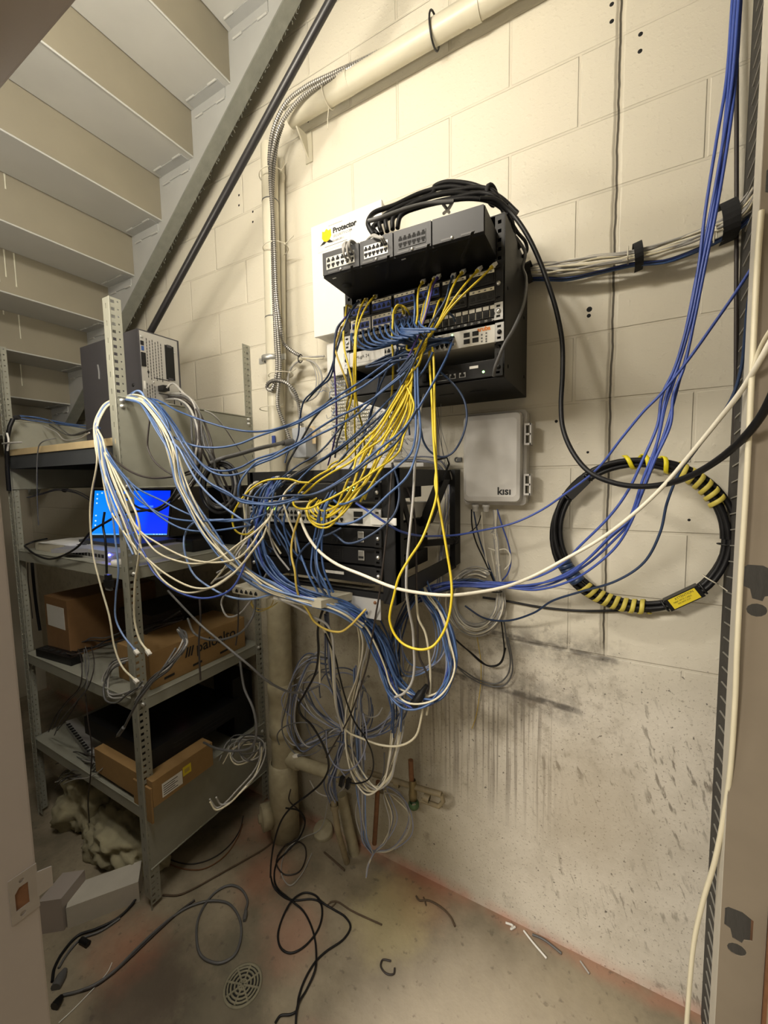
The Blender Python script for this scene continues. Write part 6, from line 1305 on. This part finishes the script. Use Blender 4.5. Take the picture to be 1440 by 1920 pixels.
cab('thin black lead dropping from the side panel edge', 'black_brown', [(281,770,.625),(280,790,.63),(277,820,.635),(277,838,.636),(285,858,.64),(300,875,.64),(316,886,.64),(333,893,.63),(360,888,.60)], r=.0028, name='power_cable')
cab('black lead swinging in a shallow curve beneath the side panel', 'black_brown', [(200,838,.655),(206,850,.66),(222,868,.665),(253,888,.665),(284,896,.66),(320,894,.65),(338,890,.64),(362,880,.61),(372,870,.58)], r=.0034, name='power_cable')
cab('black cable snaking across the laptop screen to the shelf front', 'black', [(345,890,.56),(338,903,.57),(320,934,.60),(298,952,.63),(271,957,.645),(231,963,.66),(196,981,.67),(173,995,.67),(146,1025,.66),(117,1042,.65),(90,1048,.645),(67,1040,.645),(50,1027,.63),(48,1022,.61),(62,1016,.58),(88,1010,.55)], r=.0042, name='power_cable')
cab('black cable doubling back beside the laptop screen', 'black', [(355,900,.55),(340,925,.58),(318,945,.60),(295,958,.62),(270,955,.62),(250,946,.60),(236,930,.58)], r=.0040, name='power_cable')
rnd = random.Random(91)
for i in range(8):
    cx, cy, rx, ry = 412+rnd.uniform(-3,3), 912+rnd.uniform(-4,4), 27+i*1.3, 38+i*1.5; a0 = rnd.choice([0, 60, 200])
    pts = [(cx+rx*math.cos(R(a0+a)), cy+ry*math.sin(R(a0+a)), .50+.012*(i % 4)+.01*math.sin(R(a*2))) for a in range(0, 361, 30)]
    cab('black cable wound in the ring hanging against the shelf side', 'black' if i % 3 else 'grey_dark', pts, r=.0046, name='power_cable', group='turns of the black ring at the shelf side')
cab('thick grey-black hose rising from the black ring to the electrical box', 'grey_dark', [(395,868,.56),(415,860,.54),(445,852,.48),(480,842,.40),(510,835,.30),(532,830,.18),(548,828,.10)], r=.0075, name='armoured_cable', cat='cable')
b = MB(); c0, c1 = at(530,831,.19), at(548,828,.09); b.tube([c0, c0.lerp(c1,.5), c1], .013, 'grey_dark', 12, True, [.010,.014,.012]); b.build('fitting', LAST['o'])
cab('grey lead slanting along the back shelf post', 'grey', [(384,770,.40),(400,778,.40),(420,800,.36),(440,830,.30),(460,858,.24),(478,880,.2)], r=.003)
cab('black cable bending upward from behind the lower rack', 'black', [(537,885,.30),(540,870,.26),(550,850,.22),(565,825,.2),(585,790,.18),(605,765,.16),(622,745,.14)], r=.004, name='power_cable')
cab('second black cable rising to the white wiring', 'black', [(628,858,.20),(632,830,.18),(642,800,.16),(650,775,.14),(655,755,.12)], r=.0034, name='power_cable')

# ---- blue and grey things on the top shelf
bundle('blue lead lying from the far post across the plywood shelf', 'blue leads over the plywood shelf', ['blue_mid', 'blue', 'grey_dark'], [(20,795,.58,.5),(32,783,.56,.6),(60,785,.50),(95,790,.44),(130,797,.42),(165,800,.44),(190,800,.47)], 4, 6., .02, .003, seed=95)
bundle('grey lead curling over the plywood at the far end', 'grey leads on the plywood shelf', ['grey_dark', 'grey'], [(85,792,.46),(105,805,.47),(125,820,.48),(150,815,.50),(172,806,.52)], 3, 7., .02, .003, seed=96)
b = MB(); b.tube([at(24,786,.615), at(18,800,.63), at(14,820,.635), at(13,845,.635), at(14,880,.635), at(17,920,.632)], .009, 'black', 8); b.tube([at(28,783,.61), at(36,782,.60)], .010, 'velcro', 8); tag(recenter(b.build('sleeved_cable')), 'black sleeved cable hanging at the far shelf post', 'cable')
b = MB(); b.tube(spline([at(5,832,.66), at(25,830,.66), at(42,829,.64)], 5), .004, 'grey', 8); b.tube(spline([at(13,812,.65), at(16,825,.65), at(14,845,.65)], 5), .004, 'white_plastic', 8); tag(recenter(b.build('pale_clip')), 'pale clip with a white stem on the far shelf post', 'clip')
bundle('pale lavender lead stretched across the dark space under the top shelf', 'lavender leads under the top shelf', ['grey_lav'], [(52,933,.45),(80,925,.40),(110,918,.35),(140,922,.30),(172,940,.28)], 3, 3., .01, .0028, seed=97)
cab('thin grey lead hanging off the plywood front', 'grey_dark', [(105,822,.60),(88,825,.63),(74,834,.64),(70,860,.64),(69,900,.64),(70,950,.63),(72,985,.62)], r=.0022)
cab('dark cable with a black connector hanging at the front of the laptop shelf', 'black', [(196,960,.66),(193,985,.665),(197,1010,.67),(199,1040,.672),(200,1075,.672)], r=.004, name='video_cable')
b = MB(); c = at(204, 1094, .672); b.obox(c, (.020,0,0), (0,.008,0), (0,0,.013), 'black_plastic'); b.obox(c+Vector((0,0,.022)), (.012,0,0), (0,.007,0), (0,0,.010), 'black_plastic'); b.obox(c+Vector((0,0,-.018)), (.016,0,0), (0,.005,0), (0,0,.006), 'grey_dark'); b.build('connector', LAST['o'])
cab('black pipe-like strap hanging at the far side of the brown carton', 'black', [(60,1055,.50),(62,1080,.50),(66,1120,.50),(70,1150,.50),(75,1182,.50)], r=.007, name='power_cable')
cab('thin cord hanging at the far shelf post above the third shelf', 'black_brown', [(52,1055,.56),(53,1090,.56),(58,1130,.56),(61,1160,.56)], r=.002, name='power_cable')
# third shelf
bundle('grey lead in the hank draped over the logo carton', 'grey hank over the logo carton', ['grey_dark', 'grey', 'grey_dark'], [(335,1180,.50,.6),(345,1190,.56,.8),(348,1205,.60),(338,1225,.625),(315,1250,.64),(292,1270,.65),(272,1290,.655),(255,1315,.66,.5)], 6, 7., .012, .0036, seed=101)
bundle('grey lead coiled on the front of the third shelf', 'grey coil at the front of the third shelf', ['grey_dark', 'grey'], [(238,1235,.56),(212,1250,.58),(198,1275,.60),(200,1300,.62),(222,1308,.62),(245,1298,.62),(262,1282,.62)], 6, 8., .02, .0036, seed=102)
bundle('dark lead strewn along the third shelf', 'dark leads strewn on the third shelf', ['black', 'black_brown', 'grey_dark'], [(105,1212,.52),(140,1222,.54),(165,1212,.50),(200,1205,.46),(240,1190,.42),(290,1175,.40),(340,1160,.36)], 6, 13., .03, .0036, seed=103)
bundle('thin dark lead trailing off the edge of the third shelf', 'dark leads trailing off the third shelf', ['black_brown', 'grey_dark'], [(160,1215,.56),(165,1250,.62),(160,1285,.64),(140,1310,.64),(118,1340,.63),(100,1370,.60)], 4, 11., .015, .0022, seed=104)
cab('grey cable hanging over the carton, its metal plug below the third shelf', 'grey_dark', [(330,1215,.60),(308,1250,.645),(285,1280,.665),(262,1310,.68),(245,1340,.685),(234,1362,.685)], r=.0042, name='usb_cable')
b = MB(); c0, c1 = at(232,1364,.685), at(222,1378,.685); b.tube([c0, c0.lerp(c1,.3), c1], .007, 'grey_dark', 8); b.obox(c1+(c1-c0).normalized()*.006, (c1-c0).normalized()*.008, Vector((.006,0,.004)), Vector((0,.003,0)), 'brass_old'); b.build('plug', LAST['o'])
cab('dark grey cable slanting down across the logo carton to the drain pipe', 'grey_dark', [(315,1108,.60),(345,1140,.62),(380,1175,.64),(410,1200,.64),(440,1225,.63),(470,1250,.61),(495,1272,.58),(520,1288,.54),(545,1298,.50),(570,1297,.46),(600,1285,.42)], r=.0036)
cab('thin cord hanging down by the logo carton', 'black_brown', [(374,1120,.62),(376,1160,.63),(373,1200,.635),(374,1240,.64),(376,1275,.64)], r=.003, name='power_cable')
cab('second thin cord hanging down by the logo carton', 'black_brown', [(446,1060,.55),(447,1120,.58),(446,1180,.58),(442,1210,.58)], r=.0024, name='power_cable')
cab('grey cable looping over the end of the logo carton', 'grey_dark', [(352,1160,.52),(365,1188,.58),(395,1200,.60),(430,1196,.60),(460,1178,.60),(476,1150,.58),(478,1120,.56),(470,1090,.55)], r=.0036)
cab('grey cable swinging behind the back shelf post', 'grey', [(500,1075,.52),(480,1110,.54),(450,1150,.56),(425,1155,.56),(415,1130,.55),(425,1108,.55)], r=.003)
# lowest shelf
bundle('grey lead in the loose heap on the end of the lowest shelf', 'grey heap on the lowest shelf', ['grey', 'grey_dark', 'cream'], [(425,1420,.30),(440,1390,.22),(470,1385,.16),(490,1395,.2),(480,1420,.3),(455,1425,.36),(440,1405,.34),(460,1385,.22),(492,1390,.14)], 5, 11., .04, .003, seed=111)
cab('grey cable arching from the back post to the heap on the lowest shelf', 'grey_dark', [(450,1240,.50),(458,1290,.52),(475,1330,.53),(481,1370,.53),(472,1400,.53),(440,1408,.53),(405,1403,.52),(382,1392,.50)], r=.0042)
bundle('grey lead drooping over the lower side panel', 'grey leads over the lower side panel', ['grey', 'cream'], [(490,1395,.30),(488,1425,.42),(475,1455,.50),(450,1480,.54),(430,1505,.56),(410,1512,.58),(398,1500,.60)], 3, 8., .02, .0028, seed=112)
bundle('thin lead heaped with the patch strip on the lowest shelf', 'thin leads by the patch strip', ['grey_dark', 'black_brown', 'grey'], [(118,1425,.58),(135,1415,.57),(160,1422,.58),(185,1430,.59),(165,1450,.61),(130,1455,.62),(112,1470,.62)], 9, 12., .02, .002, seed=113)
cab('thin cord falling past the lowest shelf to the rubble', 'black_brown', [(160,1300,.64),(165,1350,.645),(172,1400,.645),(170,1450,.645),(165,1500,.62),(168,1550,.58)], r=.0026, name='power_cable')

# ---- the hanging loops under the lower rack
bundle('blue cable in the great loop hanging under the lower rack', 'great blue loop under the lower rack', ['blue_mid', 'blue', 'blue_royal', 'blue_mid', 'grey_lav'], [(680,1150,.50,.6),(702,1180,.45),(712,1215,.42),(728,1260,.40,1.2),(752,1300,.39,1.3),(785,1318,.38,1.2),(818,1308,.37,1.2),(840,1278,.36,1.1),(848,1235,.35),(842,1190,.33),(825,1155,.30),(805,1125,.26,.8),(788,1100,.22,.7)], 8, 10., .018, .0031, seed=121)
bundle('blue cable in the inner hanging loop beside the yellow teardrop', 'inner blue loops beside the teardrop', ['blue', 'blue_mid', 'blue_light'], [(690,1165,.46),(715,1215,.42),(735,1270,.40),(745,1310,.39,.6),(740,1290,.37),(733,1240,.35),(722,1200,.33),(700,1165,.33)], 5, 13., .02, .003, seed=122)
bundle('cream cable in the loop that hangs lowest beside the teardrop', 'cream hanging loops', ['cream', 'grey', 'cream', 'white'], [(672,1150,.45,.6),(684,1200,.40),(675,1260,.37),(662,1320,.34,1.2),(656,1400,.32,1.3),(672,1455,.31,1.2),(700,1482,.30),(725,1465,.29),(738,1420,.27,1.2),(746,1370,.25),(752,1310,.22,.8),(770,1240,.20)], 8, 10., .016, .0031, seed=123)
bundle('lavender-grey cable in the slack that drops to the wall foot', 'lavender slack dropping to the wall foot', ['grey_lav', 'blue_light', 'grey'], [(668,1250,.34,.6),(670,1330,.31),(672,1410,.28),(676,1470,.25),(678,1530,.22,1.3),(684,1570,.20,.9),(697,1598,.17,.3)], 9, 9., .016, .0027, seed=124)
bundle('blue cable in the plumb bunch beside the grey hanging loops', 'plumb blue bunch', ['slate', 'slate', 'grey_lav', 'blue_dark'], [(612,1150,.46,.5),(616,1200,.40,.8),(622,1260,.36),(636,1320,.32),(645,1380,.28,.7),(632,1430,.26,.9),(620,1470,.24,1.2),(628,1500,.22)], 9, 8., .014, .0028, seed=125)
bundle('grey-blue cable in the round slack loops by the drain pipe', 'round slack loops by the drain pipe', ['grey_lav', 'grey', 'slate', 'grey_dark'], [(612,1235,.36),(585,1232,.35,1.3),(560,1262,.34,1.4),(543,1310,.33,1.4),(542,1370,.32,1.4),(560,1400,.32,1.2),(592,1392,.31),(620,1372,.30,.7),(645,1370,.29,.5)], 8, 11., .02, .0026, seed=126)
bundle('lavender cable radiating from the knot between the pipes', 'lavender radiating cables', ['grey_lav', 'grey', 'slate'], [(565,1300,.34,1.4),(590,1335,.32),(618,1355,.30,.7),(648,1372,.29,.5),(685,1378,.28,.8),(718,1365,.27,1.2),(742,1340,.26,1.5),(752,1320,.25,1.3)], 9, 12., .018, .0026, seed=127)
bundle('grey cable in the slack ring against the wall foot', 'slack rings at the wall foot', ['grey_lav', 'grey', 'cream'], [(696,1596,.14,.3),(735,1592,.10,1.2),(765,1560,.07,1.4),(768,1525,.06,1.4),(748,1490,.07,1.3),(722,1480,.10,1.),(735,1530,.10,1.3),(725,1575,.12,.9),(700,1600,.14,.3),(690,1625,.16,.4),(686,1645,.18,.2)], 4, 9., .015, .0024, seed=128)
bundle('dark blue or grey strand fanning down behind the yellow teardrop', 'strands fanning behind the teardrop', ['blue_dark', 'slate', 'blue', 'grey', 'blue_dark'], [(790,1100,.22,.6),(768,1130,.25,.8),(748,1180,.28),(736,1240,.30,1.3),(738,1290,.32,1.5),(748,1330,.32,1.4),(742,1370,.30,1.)], 11, 11., .02, .0027, seed=131)
bundle('lavender cable hanging in a U behind the blue loop', 'lavender U-loops behind the blue loop', ['grey_lav', 'blue_light', 'grey'], [(735,1180,.30,1.),(742,1230,.30),(756,1258,.30),(785,1262,.30,.8),(815,1240,.29,1.2),(828,1190,.27),(812,1140,.25)], 5, 14., .02, .0027, seed=132)
rnd = random.Random(130)
for i in range(16):
    cx, cy = rnd.uniform(560, 720), rnd.uniform(1290, 1440); rx, ry = rnd.uniform(18, 55), rnd.uniform(30, 80); a0 = rnd.uniform(0, 360); w = rnd.uniform(.20, .36)
    pts = [(cx+rx*math.cos(R(a0+a))*(1+.1*math.sin(R(a))), cy+ry*math.sin(R(a0+a)), w+.02*math.sin(R(a*1.5))) for a in range(0, int(rnd.uniform(200, 340)), 30)]
    cab('loose grey-blue lead curled in the tangle below the lower rack', ['grey_lav', 'grey', 'slate', 'grey_dark'][i % 4], pts, r=.0025, group='loose curled leads in the tangle', plugs='e' if i % 5 == 0 else '')
cab('single cream cable bent in a wide U across the tangle', 'cream', [(600,1280,.40),(598,1180,.44),(603,1175,.46),(615,1195,.45),(622,1230,.43),(626,1290,.41),(634,1340,.39),(650,1370,.38),(680,1385,.37),(715,1397,.36),(750,1398,.35),(778,1382,.35),(790,1345,.36),(794,1310,.37)], r=.0036)
cab('cream cable hanging straight from the rack into the tangle', 'cream', [(780,1115,.40),(785,1160,.39),(797,1185,.38),(803,1215,.38),(807,1260,.37),(806,1300,.36),(800,1340,.35)], r=.0036)
cab('grey cable hanging out of the thick bundle between the racks', 'grey', [(522,1122,.60),(560,1140,.59),(590,1158,.57),(612,1170,.55),(622,1188,.54),(626,1230,.52),(628,1280,.50),(632,1330,.47),(642,1370,.44)], r=.0036)
cab('black adapter cable plunging through the tangle to the two-way plug', 'black', [(610,1188,.52),(628,1230,.48),(636,1265,.46),(648,1310,.44),(664,1352,.42),(684,1382,.40),(697,1410,.38),(700,1440,.36),(690,1462,.35),(668,1469,.35),(650,1466,.35)], r=.0026, name='power_cable')
for (u, v) in ((641,1465), (653,1469)): b = MB(); c = at(u, v, .35); b.obox(c, (.007,0,-.002), (0,.007,0), (.004,0,.017), 'black_plastic'); b.build('plug', LAST['o'])
t = thing('barrel_plug', 'black chunky connector hanging inside the blue loop', 'connector', at(787, 1305, .42))
b = MB(); c0, c1 = at(800,1285,.42), at(776,1322,.42); b.tube([c0, c0.lerp(c1,.35), c0.lerp(c1,.4), c1], .012, 'black_plastic', 10, True, [.006,.009,.013,.014]); b.build('body', t)
cab('black cord falling to the floor in front of the drain pipe', 'black', [(618,1118,.54),(603,1150,.54),(596,1180,.53),(597,1220,.51),(592,1260,.49),(572,1300,.47),(560,1325,.46),(566,1342,.45),(583,1358,.43),(600,1385,.41),(613,1415,.38),(616,1440,.36),(605,1465,.35),(580,1488,.35),(545,1515,.36),(527,1540,.36),(514,1580,.36)]+[(508,1620,.36),(507,1645,.37)], r=.0036, name='power_cable')

# ---- cords on the floor
def floorcab(label, m, pts, r, name='power_cable', zz=None): cab(label, m, [atz(q[0], q[1], (q[2] if len(q) > 2 else r+.001)) for q in pts], r=r, name=name, w3=True)
floorcab('black cord looped on the concrete in a figure of eight', 'black', [(507,1640,.05),(513,1662,.01),(533,1682),(552,1688),(585,1686),(600,1692),(604,1715),(595,1745),(570,1775),(545,1787),(527,1778),(521,1755),(530,1720),(548,1688,.010),(570,1674),(590,1678),(604,1692,.010),(625,1705),(648,1720),(657,1738),(645,1760),(610,1785),(590,1805),(570,1840),(560,1870),(556,1895),(545,1902),(525,1905),(516,1918)], .0036)
floorcab('second black cord winding past the figure of eight to the near edge of the floor', 'black', [(536,1515,.25),(560,1520,.20),(572,1540,.12),(562,1570,.05),(535,1600,.008),(520,1615),(514,1645),(520,1665),(548,1690,.009),(570,1710),(588,1750),(593,1790),(590,1820,.010),(575,1855),(558,1885,.01),(554,1925)], .0034)
floorcab('small black loop of cord beside the drain pipe', 'black_brown', [(545,1480,.30),(542,1500,.24),(560,1520,.16),(572,1545,.08),(560,1570,.02),(530,1590,.01),(519,1610),(520,1625),(535,1640),(560,1635),(573,1610),(570,1585),(553,1577),(535,1585,.012),(520,1605,.012)], .003)
floorcab('pale thin lead trailing from the tangle to the floor', 'grey', [(618,1450,.42),(615,1500,.22),(600,1555,.06),(570,1570,.02),(540,1590),(528,1620),(530,1645),(545,1660),(565,1640),(585,1600)], .0022, 'network_cable')
floorcab('dark grey cord curled in a ring beside the floor drain', 'grey_dark', [(460,1708),(464,1690),(452,1667),(430,1660),(405,1672),(385,1695),(371,1725),(369,1765),(376,1790),(392,1802),(415,1805),(440,1790),(452,1755),(448,1720),(430,1695),(405,1689),(378,1692),(345,1705),(300,1738),(255,1780),(215,1820),(180,1845),(150,1858),(118,1866)], .0044)
b = MB(); c0, c1 = atz(461,1708,.008), atz(458,1726,.008); b.tube([c0, c0.lerp(c1,.5), c1], .007, 'grey_dark', 8, True, [.006,.008,.006]); b.build('plug', LAST['o'])
floorcab('second dark cord lying along the ringed one toward the door frame', 'black_brown', [(365,1688),(340,1706),(300,1742),(250,1790),(210,1826),(175,1850),(135,1862),(112,1868)], .004)
b = MB(); c0, c1 = atz(116,1868,.012), atz(102,1888,.012); b.tube([c0, c0.lerp(c1,.4), c1], .012, 'black_plastic', 10, True, [.007,.012,.014]); b.build('plug', LAST['o'])
floorcab('black cord bowing from the kerb block to the door frame', 'black', [(262,1672,.02),(248,1695,.01),(220,1722),(180,1742),(145,1755),(118,1785),(102,1815),(98,1840)], .0048)
floorcab('second black cord bowing beside the kerb block', 'grey_dark', [(225,1722),(190,1745),(150,1762),(125,1790),(110,1815)], .004)
b = MB(); c0, c1 = atz(122,1818,.01), atz(104,1852,.01); b.tube([c0, c0.lerp(c1,.4), c1], .014, 'grey_dark', 10, True, [.008,.015,.015]); b.build('plug', LAST['o'])
b = MB(); c0, c1 = atz(152,1762,.01), atz(166,1770,.01); b.tube([c0, c1], .010, 'black_plastic', 8); b.build('plug', LAST['o'])
floorcab('brown-grey rope running from the front post to the drain pipe', 'brown_stick', [(305,1678),(335,1678),(365,1665),(410,1640),(460,1612),(500,1588),(530,1560,.01),(545,1535,.02)], .0036, 'rope')
floorcab('thin dark hoop of cable under the shelves', 'black_brown', [(300,1600),(320,1612),(360,1620),(400,1608),(430,1585),(450,1555),(456,1530)], .0026)
floorcab('second thin hoop of cable under the shelves', 'rust', [(310,1618),(350,1630),(385,1628),(420,1606),(445,1572),(455,1545)], .0026)
# grey leads plugged into the telephone unit
for i in range(5):
    a = .185+.013*(i % 4); z0 = zb+.0245+.0158*(i % 2)
    p0 = FP(a, z0, .008); top = FP(a-.012+.004*i, zt_+.006, .004)
    cab('grey lead plugged into the first port block of the telephone unit', 'grey', [p0, p0+fn*.018+Zv(.006), top.lerp(p0, .35)+fn*.020, top+fn*.004, top-fn*.05+Zv(.004), top-fn*.16+Zv(.02)+fx*.03], r=.0028, w3=True, group='grey leads at the first port block')
for i in range(2):
    a = .425+.012*i; p0 = FP(a, zb+.042, .008)
    cab(('grey lead in the second port block, lying along the unit', 'lower grey lead in the second port block')[i], 'grey', [p0, p0+fn*.014+Zv(.004), FP(a-.03, zb+.055, .016), FP(a-.08, zt_+.004+.003*i, .006), FP(a-.14, zt_+.005, -.012), FP(a-.22, zt_+.010, -.06)], r=.0028, w3=True)
# vertical white leads at the adapter side and small extras are part of the bundles above

# ------------------------------------------------------------------ light
# two lamps on the inside of the front wall, both out of view
for (nm, x, y, z, e, n, dx) in (('lamp_above_door', -.72, -1.06, 2.90, 38., 3, .16), ('lamp_beside_door', -1.36, -1.12, 2.14, 15., 3, .12)):
    for i in range(n):
        l = bpy.data.lights.new(nm, 'POINT'); l.energy = e/n; l.color = (1., .935, .84); l.shadow_soft_size = .05
        o = bpy.data.objects.new(nm, l); COL.objects.link(o); o.location = (x+dx*(i-1), y, z)
l = bpy.data.lights.new('corridor_light_and_fill', 'AREA'); l.energy = 125.; l.color = (1., .92, .80); l.shape = 'RECTANGLE'; l.size = .5; l.size_y = .5
o = bpy.data.objects.new('corridor_light_and_fill', l); COL.objects.link(o); o.location = (-1.35, -2.9, 2.62)
l = bpy.data.lights.new('corridor_light_and_fill', 'AREA'); l.energy = 34.; l.color = (1., .92, .80); l.shape = 'RECTANGLE'; l.size = 1.2; l.size_y = .5  # unseen fill lamp, added to lift the dim jamb and floor
o = bpy.data.objects.new('corridor_light_and_fill', l); COL.objects.link(o); o.location = (-.3, -2.7, 2.70)
w = bpy.data.worlds.new('World'); SC.world = w; w.use_nodes = True
w.node_tree.nodes['Background'].inputs[0].default_value = (1., .93, .82, 1); w.node_tree.nodes['Background'].inputs[1].default_value = .03

# ------------------------------------------------------------------ camera
cam = bpy.data.cameras.new('camera'); co = bpy.data.objects.new('camera', cam); COL.objects.link(co)
cam.sensor_fit = 'VERTICAL'; cam.sensor_height = 36.; cam.sensor_width = 27.; cam.lens = 36.*FPX/1920.; cam.clip_start = .01
m3 = Matrix((RGT, UPV, -FWD)).transposed(); co.matrix_world = Matrix.Translation(EYEP) @ m3.to_4x4()
SC.camera = co
vs = SC.view_settings; vs.view_transform = 'Standard'; vs.look = 'None'; vs.gamma = 1; vs.use_curve_mapping = False; vs.exposure = .15
